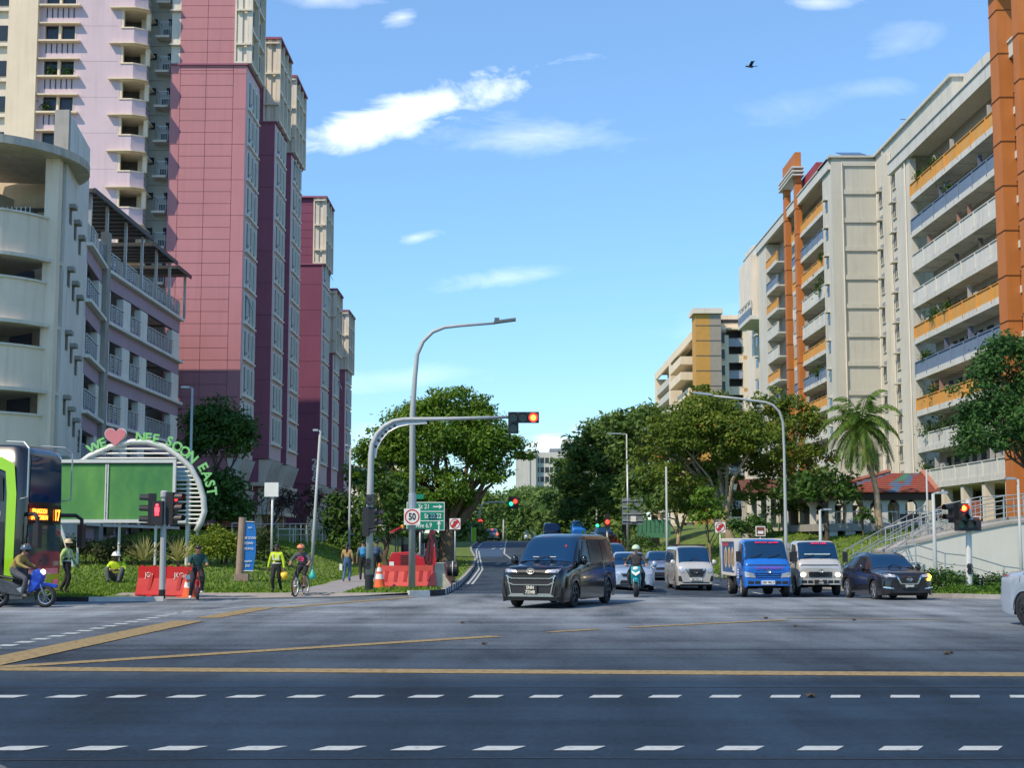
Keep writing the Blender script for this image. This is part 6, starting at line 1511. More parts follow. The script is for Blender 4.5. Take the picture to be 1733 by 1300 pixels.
b = MB(); pr = [(-.42, 0), (-.40, .12), (-.22, .4), (-.16, .9), (.16, .9), (.22, .4), (.42, .12), (.42, 0)]; b.extr([(a, -.6, z) for a, z in pr], (0, 1.6, 0), 0); b.m[-8:] = [0] * 4 + [1] * 3 + [0]; b.build('shell', [mat('worn_concrete', (.45, .42, .33), .9, .25, 3), redp2], o)
def cone(label, px, Y, s, zf=GL):
    x = at(px, 1000, Y).x; o = thing('traffic_cone', label, 'traffic cone', (x, Y, zf(x, Y) - .02), scale=s, group='orange traffic cones')
    b = MB(); b.lathe([(.17, .04), (.035, .75), (0, .75)], n=16, m=0); b.box(-.22, .22, -.22, .22, 0, .045); b.build('body', mat('cone_orange', (.75, .13, .03), .5), o)
    b = MB(); b.lathe([(.128, .28), (.10, .43)], n=16); b.lathe([(.085, .5), (.064, .62)], n=16); b.build('reflective_band', swhite, o)
cone('orange traffic cone at the left end of the faded red barrier', 642, 53.9, 1.25); cone('orange traffic cone between the red barrier and the small bicycle', 319, 47.0, 1.2)
# black pipe on the grass
x, Y = at(745, 966, 60).x, 60.; z0 = GL(x + .6, Y); x2 = at(772, 966, 60).x + .1; pz = at(760, 963.5, 60).z
o = thing('drain_pipe', 'thick black corrugated pipe lying on the grass right of the excavator', 'pipe', (x, Y, z0), world=True)
b = MB(); b.lathe([(.22, 0), (.30, 0)] + [(.30 + (.012 if k % 2 else 0), .1 * k) for k in range(1, 8)] + [(.22, .75)], (x + .0, Y, pz), 'x', 20); b.build('pipe', black, o)
b = MB(); b.lathe([(.325, 0), (.325, .03)], (x + .5, Y, pz), 'x', 20); b.build('white_ring', swhite, o)
b = MB(); b.box(x + .1, x + .6, Y - .2, Y + .2, z0 - .2, pz - .28); b.build('support', barkd, o)
# excavator
ex = thing('excavator', 'small red excavator with black canopy behind the faded red barriers', 'excavator', (at(690, 985, 57.2).x, 57.2, GL(at(690, 985, 57.2).x, 57.2)), world=True)
Y = 57.2
exr = mat('excavator_red', (.45, .012, .02), .35, .08, 2, coat=.4)
def bx(b, x0, y0, x1, y1, Ya, Yb, m=None): a, c = at(x0, y1, Ya), at(x1, y0, Ya); b.box(a.x, c.x, Ya, Yb, a.z, c.z, m); return a, c
b = MB(); a_, c_ = at(658, 962, Y), at(722, 935, Y); pr = [(a_.x, a_.z), (c_.x, a_.z), (c_.x - .1, c_.z - .25), (c_.x - .5, c_.z - .05), (a_.x + .9, c_.z + .03), (a_.x + .1, c_.z - .02), (a_.x, c_.z - .3)]
b.extr([(x, Y, z) for x, z in pr], (0, 1.5, 0)); o = b.build('body', exr, ex, False, .03)
b = MB(); 
for k in range(6): z = a_.z + .1 + k * .075; b.box(a_.x + .45, a_.x + .8, Y - .02, Y, z, z + .03, 0)
b.build('vent_grille', [black], ex); b = MB(); b.box(a_.x + .02, a_.x + .2, Y - .02, Y - .001, a_.z + .05, a_.z + .25); b.build('lamp', swhite, ex)
b = MB(); ta, tc_ = at(655, 985, Y), at(735, 965, Y)
for yy in (Y - .1, Y + 1.2): b.extr([(ta.x, yy, ta.z), (ta.x + .2, yy, ta.z - .22), (tc_.x - .2, yy, ta.z - .22), (tc_.x, yy, ta.z), (tc_.x - .15, yy, tc_.z - .05), (ta.x + .15, yy, tc_.z - .05)], (0, .35, 0))
pieces(b, 'track', black, ex)
b = MB(); cz = at(690, 898, Y).z; cx0, cx1 = at(664, 900, Y).x, at(717, 900, Y).x
for x in (cx0 + .12, cx1 - .1): 
    for yy in (Y + .1, Y + 1.3): b.tube([(x, yy, c_.z - .1), (x, yy, cz)], .03, 6)
b.box(cx0, cx1, Y - .05, Y + 1.45, cz, cz + .06); b.build('canopy', black, ex)
b = MB(); b.extr([(cx0 - .08, Y - .1, cz - .12), (cx0 + .35, Y - .1, cz + .1), (cx0 + .35, Y - .1, cz + .16), (cx0 - .08, Y - .1, cz - .04)], (0, 1.5, 0)); b.build('canopy_visor', exr, ex)
b = MB(); q_ = at(681, 895, Y); b.lathe([(.07, 0), (.07, .12), (0, .16)], tuple(q_), n=10); b.build('beacon', mat('amber_plastic', (.8, .35, .03), .3), ex)
b = MB(); b.box(cx0 + .35, cx0 + .75, Y + .5, Y + .95, c_.z - .05, c_.z + .3); b.box(cx0 + .3, cx0 + .4, Y + .5, Y + .95, c_.z, c_.z + .62); b.build('seat', black, ex)
b = MB(); A_ = [at(*p, Y + .2) for p in ((716, 955), (722, 925), (727, 898), (733, 896), (737, 902), (733, 928), (728, 955))]; b.extr([tuple(p) for p in A_], (0, .25, 0), 0); b.build('boom', mat('boom_dark_red', (.12, .015, .02), .4, .2, 4), ex, False)
b = MB(); b.tube([at(733, 905, Y + .15), at(738, 918, Y + .15), at(740, 945, Y + .15)], .07, 8); b.tube([at(727, 915, Y), at(724, 950, Y)], .04, 8); b.build('hydraulic_arm', black, ex)
b = MB(); A_ = [at(*p, Y + .1) for p in ((733, 925), (739, 925), (738, 958), (731, 970), (728, 960))]; b.extr([tuple(p) for p in A_], (0, .2, 0)); b.build('stick', exr, ex)
b = MB(); A_ = [at(*p, Y) for p in ((727, 962), (736, 968), (735, 982), (729, 985), (724, 972))]; b.extr([tuple(p) for p in A_], (0, .45, 0)); b.build('bucket', black, ex)
b = MB(); bx(b, 712, 920, 719, 942, Y + 1.6, Y + 1.65); b.build('side_board', wmetal, ex)
# left white railing on top of the bank
fp = [(392, 88, 30), (440, 88, 30), (470, 87.5, 30), (490, 87, 31), (536, 92, 28), (560, 97, 27), (580, 103, 25), (600, 111, 24)]
pts = []
for px, Y, h in fp: x = at(px, 920, Y).x; pts.append((x, Y, GL(x, Y)))
railing('railing', 'white metal railing along the top of the grass bank', pts, 1.15, sp=.95, mt=wmetal, r=.035)
railing('footpath_railing', 'lower white handrail of the side path behind the flowering bush', [(at(470, 940, 80).x, 80, GL(at(470, 940, 80).x, 80)), (at(520, 930, 84).x, 84, GL(-12, 84)), (at(545, 925, 88).x, 88, GL(-12, 88))], .9, sp=1.6, mt=wmetal, r=.03, mid=0)
# site vehicles parked beyond the left verge: a pale van and lime hoarding
x, Y = at(782, 900, 150).x, 150.; o = thing('site_hoarding', 'bright lime green panel beside the road far on the left', 'hoarding', (x, Y, GL(x, Y)), world=True)
b = MB(); a_, c_ = at(797, 912, Y), at(806, 893, Y); b.box(a_.x, c_.x, Y, Y + .3, a_.z - .6, c_.z, 0); b.box(a_.x, a_.x + .08, Y - .03, Y, a_.z - .6, c_.z + .1, 1); b.build('panel', [mat('lime_panel', (.30, .55, .02), .6), galv], o)
o = thing('gantry_fence', 'green hoarding fence behind the trees right of the sign back', 'fence', (at(1115, 890, 118).x, 118, 1), world=True)
b = MB(); a_, c_ = at(1078, 900, 118), at(1135, 880, 118); b.box(a_.x, c_.x, 118, 118.1, a_.z - .5, c_.z); n_ = 8
for k in range(n_): x = a_.x + (c_.x - a_.x) * k / n_; b.box(x, x + .06, 117.95, 118, a_.z, c_.z)
b.build('panel', mat('green_hoarding', (.06, .20, .11), .7, .1), o)
# bird
bd = thing('bird', 'small dark bird gliding high in the sky on the right', 'bird', at(1270, 112, 60))
b = MB(); b.ball((0, 0, 0), .17, .05, .05, 10); b.ball((-.17, 0, .01), .05, .04, .04, 8); b.add([(.14, -.03, 0), (.30, -.06, .02), (.30, .06, .02), (.14, .03, 0)], [(0, 1, 2, 3)])
for s_ in (-1, 1): b.add([(-.08, 0, .03), (.07, 0, .03), (.12, s_ * .3, .12), (-.02, s_ * .32, .13)], [(0, 1, 2, 3)]); b.add([(.12, s_ * .3, .12), (-.02, s_ * .32, .13), (.16, s_ * .5, .08)], [(0, 1, 2)])
b.build('body', mat('bird_dark', (.03, .04, .05), .8), bd)
# ------------------------------------------------------------------ vehicles
def paint(name, c, metal=.3, rough=.28, coat=.8): return mat(name, c, rough, .04, 1.2, metal=metal, coat=coat)
glass = mat('windscreen_glass', (.005, .032, .085), .06, .1, .8, spec=.7); sglass = mat('side_glass', (.012, .018, .024), .12, .3, .8, spec=.4); chrome = mat('chrome', (.62, .62, .60), .15, .03, 3, metal=1); plateb = mat('plate_black', (.02, .02, .02), .5); lampg = mat('headlamp_glass', (.50, .52, .53), .12, .2, 6, coat=1, metal=.4)
rimm = mat('alloy_rim', (.45, .46, .47), .3, .08, 4, metal=.8); rimd = mat('dark_rim', (.05, .05, .055), .3, .1, 4, metal=.6); trim = mat('black_trim', (.015, .015, .016), .55, .2, 5); amberp = mat('amber_lens', (.55, .18, .02), .25); redlens = mat('red_lens', (.35, .01, .01), .2)
def pint(x, xs, ys):
    """monotone cubic interpolation"""
    xs = list(xs); ys = list(ys)
    if x <= xs[0]: return ys[0]
    if x >= xs[-1]: return ys[-1]
    i = max(k for k in range(len(xs) - 1) if xs[k] <= x); h = xs[i + 1] - xs[i]; t = (x - xs[i]) / h
    d = [(ys[k + 1] - ys[k]) / (xs[k + 1] - xs[k]) for k in range(len(xs) - 1)]
    def sl(k):
        if k == 0 or k == len(xs) - 1: return d[0] if k == 0 else d[-1]
        return 0 if d[k - 1] * d[k] <= 0 else 2 * d[k - 1] * d[k] / (d[k - 1] + d[k])
    return ys[i] * (1 + 2 * t) * (1 - t) ** 2 + h * t * (1 - t) ** 2 * sl(i) + ys[i + 1] * t * t * (3 - 2 * t) + h * t * t * (t - 1) * sl(i + 1)
class Hull:
    def __init__(s, sp): s.sp = sp; s.L = sp['s'][-1]; s.arch = sp.get('arch', [])
    def g(s, k, x): return pint(x, s.sp['s'], s.sp[k])
    def sec(s, x):
        zb, zt, zl = s.g('zb', x), s.g('zt', x), s.g('zl', x); wl, wb, wt = s.g('wl', x), s.g('wb', x), s.g('wt', x)
        for c, r, hz in s.arch:
            if abs(x - c) < r: zb = max(zb, hz + math.sqrt(r * r - (x - c) ** 2))
        zl = max(zl, zb + .05); rt = min(.09, (zt - zl) * .6); m = .35
        return [(wl * .96, zb), (wl, zb + m * (zl - zb)), (wb, zb + .8 * (zl - zb)), (wb * .985, zl), (wt, zt - rt), (wt * .88, zt - .018), (wt * .5, zt - .004), (0, zt)]
    def P(s, x, v, side=1):
        q = s.sec(x); i = min(int(v), 6); t = v - i
        return Vector((side * (q[i][0] * (1 - t) + q[i + 1][0] * t), x, q[i][1] * (1 - t) + q[i + 1][1] * t))
    def mesh(s, name, m, parent, st=.045):
        xs = sorted(set([s.L * k / int(s.L / st) for k in range(int(s.L / st) + 1)] + [.02, .05, s.L - .03] + [c + d * r * .998 for c, r, h in s.arch for d in (-1, -.97, .97, 1)]))
        vs = []; 
        for x in xs:
            q = s.sec(x); ring_ = [(-a, x, z) for a, z in q[:-1]] + [(0, x, q[-1][1])] + [(a, x, z) for a, z in q[:-1][::-1]]; vs += ring_
        n = 15; b = MB(); fs = [(i * n + j, i * n + j + 1, (i + 1) * n + j + 1, (i + 1) * n + j) for i in range(len(xs) - 1) for j in range(n - 1)]
        fs += [tuple(range(n))[::-1], tuple((len(xs) - 1) * n + j for j in range(n))]
        b.add([(a, y - s.L / 2, z) for a, y, z in vs], fs); o = b.build(name, m, parent, True)
        o.data.polygons[len(fs) - 1].use_smooth = False; o.data.polygons[len(fs) - 2].use_smooth = False
        return o
    def loc(s, p): return (p[0], p[1] - s.L / 2, p[2])
    def side(s, b, c4, off=.008, n=8, both=True, m=None):
        if m is not None: b.cur = m
        for sd in ((-1, 1) if both is True else (both,)):
            vs = []
            for i in range(n + 1):
                for j in range(3):
                    u, w = i / n, j / 2
                    x = (c4[0][0] * (1 - u) + c4[1][0] * u) * (1 - w) + (c4[3][0] * (1 - u) + c4[2][0] * u) * w
                    v = (c4[0][1] * (1 - u) + c4[1][1] * u) * (1 - w) + (c4[3][1] * (1 - u) + c4[2][1] * u) * w
                    p = s.P(x, v, sd); p.x += sd * off; p.z += off * .3; vs.append(s.loc(p))
            b.add(vs, [(i * 3 + j, (i + 1) * 3 + j, (i + 1) * 3 + j + 1, i * 3 + j + 1) for i in range(n) for j in range(2)])
    def top(s, b, x0, x1, v0, v1=None, off=.01, n=10, m=None):
        v1 = v1 or v0
        if m is not None: b.cur = m
        vs = []
        for i in range(n + 1):
            x = x0 + (x1 - x0) * i / n; va = v0 + (v1 - v0) * i / n
            for j in range(9):
                t = j / 4 - 1; v = 7 - abs(t) * (7 - va); p = s.P(x, min(v, 6.999), -1 if t < 0 else 1); dz = s.g('zt', min(x + .05, s.L)) - s.g('zt', max(0, x - .05)); nn = Vector((0, -dz, .1)).normalized(); vs.append(s.loc(p + nn * off))
        b.add(vs, [(i * 9 + j, i * 9 + j + 1, (i + 1) * 9 + j + 1, (i + 1) * 9 + j) for i in range(n) for j in range(8)])
    def sf(s, y, z, rear=False):
        y = abs(y); N_ = 160; rng_ = range(N_ + 1)
        for k in rng_:
            x = 1.3 * k / N_; xx = s.L - x if rear else x; q = s.sec(xx)
            if z > q[-1][1] or z < s.g('zb', xx) - .12: continue
            zs = [p[1] for p in q]; ws = [p[0] for p in q]
            w = ws[0] if z <= zs[0] else float(np.interp(z, zs, ws))
            if w >= y: return x
        return 1.3 if abs(z) > 0 else 0
    def front(s, b, c4, off=.012, n=6, mirror=False, m=None, rear=False, k=4):
        if m is not None: b.cur = m
        for sg in ((1, -1) if mirror else (1,)):
            vs = []
            for i in range(n + 1):
                for j in range(k + 1):
                    u, w = i / n, j / k
                    y = (c4[0][0] * (1 - u) + c4[1][0] * u) * (1 - w) + (c4[3][0] * (1 - u) + c4[2][0] * u) * w
                    z = (c4[0][1] * (1 - u) + c4[1][1] * u) * (1 - w) + (c4[3][1] * (1 - u) + c4[2][1] * u) * w
                    x = s.sf(y, z, rear) - off; x = s.L - x if rear else x
                    vs.append(s.loc((sg * y * (1 + off * .3), x, z)))
            b.add(vs, [(i * (k + 1) + j, (i + 1) * (k + 1) + j, (i + 1) * (k + 1) + j + 1, i * (k + 1) + j + 1) for i in range(n) for j in range(k)])
def wheel(parent, x, y, r, w=.2, rim=rimm, spokes=5, L=0):
    sg = 1 if x > 0 else -1
    b = MB(); b.lathe([(r * .66, w * .5), (r * .9, w * .5), (r * .98, w * .38), (r, w * .2), (r, -w * .2), (r * .98, -w * .38), (r * .9, -w * .5), (r * .3, -w * .5)], (x, y, r), 'x', 28)
    o = b.build('wheel', rubber, parent, True)
    b = MB(); xo = x + sg * w * .42
    b.lathe([(r * .66, 0), (r * .60, -sg * .01), (r * .58, -sg * .07), (.0, -sg * .08)], (xo + sg * .02, y, r), 'x', 24, 1)
    b.lathe([(r * .68, .0), (r * .61, sg * .006)], (xo + sg * .02, y, r), 'x', 24, 0); b.lathe([(0, sg * .012), (r * .14, sg * .01), (r * .15, -sg * .03)], (xo, y, r), 'x', 12, 0)
    for k in range(spokes):
        a = 2 * math.pi * k / spokes + .3
        for da in (-.13, .13):
            a1, a2 = a + da * .4, a + da
            p0 = Vector((xo, y + r * .1 * math.cos(a1), r + r * .1 * math.sin(a1))); p1 = Vector((xo + sg * .01, y + r * .62 * math.cos(a2), r + r * .62 * math.sin(a2)))
            b.tube([p0, p1], [.028, .02], 5, 0)
    q = b.build('rim', [rim, trim], None); q.parent = o; return o
def underbody(parent, H, z0=.2, w=.72): b = MB(); b.box(-w, w, -H.L / 2 + .35, H.L / 2 - .3, z0, .62); b.build('underbody', trim, parent)
def mirrors(parent, H, s_, z, col, out_=.2, sz=(.1, .07, .13)):
    for sg in (-1, 1):
        wv = H.P(s_, 3.2, 1).x; b = MB(); b.ball((sg * (wv + out_ * .7), s_ - H.L / 2, z), sz[0] * 1.1, sz[1], sz[2], 10, 0); b.tube([(sg * (wv - .04), s_ - H.L / 2 + .05, z - .08), (sg * (wv + out_ * .6), s_ - H.L / 2, z - .05)], .03, 6, 0)
        b.build('wing_mirror', col, parent, True)
def plate(parent, H, txt, z, w, h, fg, bgm, rear=False, size=.11, y_off=.05):
    x = H.sf(.05, z) - y_off; b = MB(); b.box(-w / 2, w / 2, x - H.L / 2 - .02, x - H.L / 2 + .04, z - h / 2, z + h / 2); o = b.build('number_plate', bgm, parent)
    lines = txt.split('\n'); M0 = Matrix.Translation((0, x - H.L / 2 - .022, z)) @ Matrix.Rotation(R(90), 4, 'X'); t_ = text(txt, size, fg, None, M0, .003, 'plate_number', bold=.015, sx=.85); t_.parent = o
def emblem(parent, H, z, kind, sc=1.0, m=chrome):
    x = H.sf(.03, z) - .065 - H.L / 2; b = MB()
    def el(rx, rz_, w, cz=0, n=22):
        vs = []
        for q in (1, 0):
            for k in range(n): t = 2 * math.pi * k / n; vs.append(((rx - w * (1 - q)) * math.cos(t) * sc, x - .01 * q, z + cz + (rz_ - w * (1 - q)) * math.sin(t) * sc))
        b.add(vs, [(k, (k + 1) % n, n + (k + 1) % n, n + k) for k in range(n)])
    if kind == 'ovals': el(.085, .06, .014); el(.03, .055, .012); el(.055, .022, .011, .022)
    else: el(.07, .07, .016); b.box(-.10 * sc, .10 * sc, x - .016, x - .008, z - .016 * sc, z + .016 * sc)
    b.build('emblem', m, parent)
def setspec(base, **k): d = dict(base); d.update(k); return d
MPV = dict(s=[0, .05, .16, .45, .95, 1.80, 2.4, 3.8, 4.5, 4.66, 4.72], zt=[.92, 1.0, 1.06, 1.10, 1.17, 1.80, 1.89, 1.885, 1.84, 1.74, 1.55], zb=[.20, .17, .16, .17, .18, .18, .18, .18, .2, .24, .3],
    zl=[.80, .88, .94, .98, 1.02, 1.06, 1.08, 1.12, 1.14, 1.1, 1.05], wl=[.70, .80, .855, .87, .87, .87, .87, .87, .86, .83, .78], wb=[.66, .76, .82, .85, .855, .86, .86, .855, .84, .81, .76], wt=[.58, .68, .74, .78, .78, .69, .69, .69, .67, .65, .6], arch=[(.98, .37, .33), (3.82, .37, .33)])
SUV = dict(s=[0, .06, .2, .5, 1.15, 2.0, 2.5, 3.4, 3.95, 4.25, 4.38], zt=[.80, .90, .96, 1.0, 1.08, 1.52, 1.585, 1.53, 1.36, 1.02, .85], zb=[.3, .24, .22, .22, .22, .22, .22, .24, .28, .32, .4],
    zl=[.7, .78, .84, .88, .95, 1.0, 1.02, 1.06, 1.08, .98, .8], wl=[.62, .76, .86, .9, .9, .9, .9, .9, .88, .82, .74], wb=[.58, .72, .82, .87, .88, .88, .88, .87, .85, .8, .72], wt=[.5, .62, .72, .76, .76, .62, .62, .6, .56, .6, .55], arch=[(.9, .40, .34), (3.52, .40, .34)])
SED = dict(s=[0, .06, .2, .5, 1.25, 2.1, 2.6, 3.3, 4.0, 4.5, 4.62], zt=[.66, .76, .82, .87, .97, 1.42, 1.475, 1.42, 1.10, 1.04, .9], zb=[.26, .2, .18, .18, .18, .18, .18, .18, .2, .26, .34],
    zl=[.56, .66, .72, .77, .87, .93, .94, .96, .98, .94, .82], wl=[.62, .76, .84, .875, .875, .875, .875, .875, .87, .8, .72], wb=[.58, .72, .8, .85, .855, .86, .86, .855, .84, .78, .7], wt=[.5, .62, .7, .74, .74, .58, .58, .56, .66, .66, .6], arch=[(.9, .36, .32), (3.65, .36, .32)])
VAN = dict(s=[0, .06, .2, .45, 1.05, 1.4, 2.4, 4.5, 4.64, 4.7], zt=[.95, 1.08, 1.18, 1.30, 1.90, 1.97, 1.99, 1.98, 1.92, 1.8], zb=[.3, .25, .24, .24, .24, .24, .24, .26, .3, .36],
    zl=[.85, .98, 1.06, 1.12, 1.14, 1.15, 1.15, 1.15, 1.12, 1.1], wl=[.70, .79, .83, .845, .845, .845, .845, .84, .82, .78], wb=[.68, .77, .81, .83, .835, .84, .84, .835, .82, .78], wt=[.6, .68, .74, .72, .7, .71, .72, .72, .7, .66], arch=[(.95, .36, .33), (3.5, .36, .33)])
CAB = dict(s=[0, .05, .14, .3, .62, .85, 1.5, 1.62], zt=[1.04, 1.20, 1.30, 1.42, 1.93, 2.03, 2.05, 2.02], zb=[.42, .36, .35, .35, .35, .35, .38, .42],
    zl=[.95, 1.1, 1.17, 1.2, 1.2, 1.2, 1.2, 1.2], wl=[.74, .81, .835, .845, .85, .85, .85, .85], wb=[.73, .8, .82, .835, .84, .84, .84, .84], wt=[.68, .74, .77, .76, .73, .73, .74, .73], arch=[(.72, .42, .36)])
def basic(label, name, cat, sp, loc, rz, m, wr=.33, rim=rimm, scale=1, win=None, ws=None, rear=False, group=None, spokes=5, mirror=None, lit=None, lamps=None, detail=True, tw=.2):
    H = Hull(sp); o = thing(name, label, cat, loc, rz, group=group, scale=scale)
    H.mesh('body', m, o, .045 if detail else .11); underbody(o, H)
    b = MB(); H.top(b, ws[0], ws[1], ws[2], ws[3]); b.build('windscreen', glass, o, True)
    b = MB(); H.top(b, sp['s'][-1] - .0 - ws[4], sp['s'][-1] - ws[5], 4.5, 4.7); b.build('rear_window', glass, o, True)
    for c4 in win:
        for sd in (-1, 1): b = MB(); H.side(b, c4, both=sd); b.build('side_window', sglass, o, True)
    for c, r_, hz in sp['arch']:
        b = MB()
        for sd in (-1, 1):
            vs = []; n_ = 16
            for k in range(n_ + 1):
                a = math.pi * k / n_; 
                for rr in (r_, r_ + .045): x = c + rr * math.cos(a); z = hz + rr * math.sin(a) - .0; vs.append((sd * (H.P(x, 0.5).x + .012), x - H.L / 2, max(z, .25)))
            b.add(vs, [(2 * k, 2 * k + 1, 2 * k + 3, 2 * k + 2) for k in range(n_)])
        b.build('wheel_arch', trim if sp is SUV else m, o)
        for sd in (-1, 1): wheel(o, sd * (H.P(c, .3).x - tw * .5 - .0), c - H.L / 2, wr, tw, rim, spokes)
    b = MB()                                         # door shut lines
    for w_ in win[:3]:
        x = w_[1][0] + .02; H.side(b, [(x, .2), (x + .012, .2), (x + .012, 2.98), (x, 2.98)], .004, 2)
    b.build('door_gap', trim, o)
    for w_ in win[:2]:
        b = MB(); x = w_[1][0] - .22; H.side(b, [(x, 2.7), (x + .18, 2.7), (x + .18, 2.95), (x, 2.95)], .03, 2); b.build('door_handle', m if m is not MATS.get('x') else chrome, o)
    if mirror: mirrors(o, H, mirror[0], mirror[1], m)
    if detail:
        b = MB(); zw = H.P(ws[0] + .02, 6.9).z
        for sd in (0, 1): p = H.P(ws[0] + .02, 6.4, 1 - 2 * sd); q = H.P(ws[0] + .16, 6.95, 1 - 2 * sd); b.tube([H.loc(p + Vector((0, -.02, .02))), H.loc(q + Vector((0, -.02, .025)))], .012, 5)
        b.build('wiper', trim, o)
    return o, H
# --- black people carrier crossing the junction
blackp = paint('black_car_paint', (.003, .004, .006), .0, .14, .45)
o, H = basic('black people carrier with broad chrome grille crossing the middle of the junction', 'people_carrier', 'minivan', MPV, (1.45, 42.7, 0), R(-21), blackp, .335, rimd, 1.09,
    win=[[(1.5, 3.1), (2.25, 3.08), (2.25, 3.93), (1.95, 3.93)], [(2.33, 3.08), (3.35, 3.08), (3.35, 3.93), (2.33, 3.93)], [(3.43, 3.08), (4.35, 3.12), (4.2, 3.9), (3.43, 3.93)], [(1.12, 3.05), (1.42, 3.08), (1.72, 3.7), (1.6, 3.7)]], ws=(1.0, 1.82, 4.3, 4.3, .28, .06), mirror=(1.35, 1.2))
b = MB(); H.front(b, [(-.60, .30), (.60, .30), (.72, .84), (-.72, .84)], .02, 10, m=0); H.front(b, [(-.70, .90), (.70, .90), (.68, .96), (-.68, .96)], .02, 10); b.build('grille', trim, o)
b = MB()
for z, w in ((.76, .5), (.60, .46)):
    H.front(b, [(-w, z - .012), (w, z - .012), (w, z + .01), (-w, z + .01)], .05, 8, m=0, k=1); H.front(b, [(w, z - .02), (w + .16, z + .05), (w + .16, z + .085), (w, z + .012)], .05, 3, True, k=1)
H.front(b, [(.61, .84), (.64, .84), (.54, .36), (.51, .36)], .045, 2, True, k=5); H.front(b, [(-.62, .30), (.62, .30), (.52, .38), (-.52, .38)], .045, 10, k=1); b.build('chrome_trim', chrome, o)
for sd in (1, -1):
    b = MB(); H.front(b, [(sd * .38, .915), (sd * .70, .90), (sd * .74, 1.0), (sd * .42, .975)], .022, 5, k=2); b.build('headlight', lampg, o)
    b = MB(); H.front(b, [(sd * .66, .28), (sd * .78, .30), (sd * .79, .62), (sd * .74, .62)], .02, 3, k=3); b.build('fog_lamp_bezel', trim, o)
plate(o, H, 'SNN\n7334B', .47, .36, .24, mat('plate_white_digits', (.75, .72, .55), .5), plateb, size=.12, y_off=.06); emblem(o, H, .945, 'ovals', 1.25, mat('emblem_silver', (.75, .72, .60), .3, metal=.3))
b = MB(); 
for w_ in ((-.35, .2), (.12, .3)): p = H.P(1.12, 6.2, -1 if w_[0] < 0 else 1); b.box(w_[0], w_[0] + .16, 1.12 - H.L / 2 - .02, 1.12 - H.L / 2 + .05, p.z + .03, p.z + .045)
b.build('dashboard_paper', swhite, o)
b = MB(); p = H.P(1.45, 5.6, 1); b.ball((p.x - .02, p.y - H.L / 2 - .02, p.z + .02), .035, .012, .035, 8, 0); b.build('sticker', sred, o)
# --- dark sport utility car turning at the right
brownp = paint('dark_brown_paint', (.018, .017, .020), .3, .2, .6)
o, H = basic('dark compact crossover with lit amber indicator beside the green bush', 'crossover_car', 'car', SUV, (12.25, 48.0, -.06), R(6), brownp, .345, rimm, .97,
    win=[[(1.75, 3.1), (2.55, 3.08), (2.55, 3.93), (2.2, 3.9)], [(2.63, 3.08), (3.4, 3.1), (3.35, 3.9), (2.63, 3.93)], [(3.47, 3.1), (3.95, 3.3), (3.7, 3.8), (3.42, 3.9)]], ws=(1.22, 2.02, 4.3, 4.3, .75, .22), mirror=(1.65, 1.08))
b = MB(); H.front(b, [(-.28, .60), (.28, .60), (.40, .86), (-.40, .86)], .02, 8, m=0); H.front(b, [(-.6, .30), (.6, .30), (.52, .44), (-.52, .44)], .02, 8); H.front(b, [(-.36, .44), (.36, .44), (.28, .60), (-.28, .60)], .016, 6); b.build('grille', trim, o)
b = MB(); H.front(b, [(.25, .60), (.31, .60), (.44, .86), (.38, .86)], .04, 2, True, k=4); H.front(b, [(-.3, .575), (.3, .575), (.28, .61), (-.28, .61)], .04, 6, k=1); H.front(b, [(.50, .42), (.82, .46), (.82, .50), (.52, .47)], .03, 3, True, k=1); b.build('chrome_trim', chrome, o)
for sd in (-1, 1):
    b = MB(); H.front(b, [(sd * .44, .80), (sd * .82, .82), (sd * .84, .93), (sd * .44, .88)], .02, 6, k=2, m=0)
    hd_ = b.build('headlight', lampg, o)
b = MB(); H.front(b, [(.66, .77), (.86, .80), (.87, .90), (.70, .87)], .045, 5, k=2); H.front(b, [(.60, .70), (.72, .71), (.74, .76), (.60, .76)], .045, 3, k=1); b.build('indicator', indl, o)
plate(o, H, 'SJR4447', .52, .52, .12, swhite, plateb, size=.105, y_off=.05); emblem(o, H, .74, 'disc', 1.1)
b = MB(); 
for sd in (-1, 1): b.tube([H.loc(H.P(2.2, 5.2, sd) + Vector((0, 0, .05))), H.loc(H.P(3.5, 5.2, sd) + Vector((0, 0, .05)))], .018, 6)
pieces(b, 'roof_rail', chrome, o)
# --- silver van
silver = paint('warm_silver_paint', (.58, .57, .52), .35, .3, .7)
o, H = basic('silver panel van with dark angular grille behind the blue lorry', 'panel_van', 'van', VAN, (7.55, 62.4, RZ(7.5, 61)), R(1), silver, .33, rimm, .93,
    win=[[(.75, 3.1), (1.5, 3.08), (1.5, 3.9), (1.15, 3.85)], [(1.62, 3.08), (2.9, 3.08), (2.9, 3.9), (1.62, 3.9)], [(3.0, 3.08), (4.4, 3.08), (4.35, 3.9), (3.0, 3.9)]], ws=(.42, 1.12, 4.25, 4.3, .2, .05), mirror=(.75, 1.25))
b = MB(); H.front(b, [(-.28, .62), (.28, .62), (.46, .98), (-.46, .98)], .02, 8, m=0); b.build('grille', trim, o)
b = MB(); H.front(b, [(.22, .66), (.30, .66), (.42, .98), (.32, .98)], .045, 2, True, k=4); H.front(b, [(-.27, .64), (.27, .64), (.25, .70), (-.25, .70)], .045, 6, k=1); b.build('chrome_trim', chrome, o)
for sd in (-1, 1):
    b = MB(); H.front(b, [(sd * .52, .80), (sd * .77, .84), (sd * .80, 1.02), (sd * .56, .98)], .02, 4, k=2); b.build('headlight', lampg, o)
    b = MB(); H.front(b, [(sd * .60, .42), (sd * .77, .44), (sd * .77, .66), (sd * .66, .66)], .02, 3, k=3); b.build('fog_lamp_bezel', trim, o)
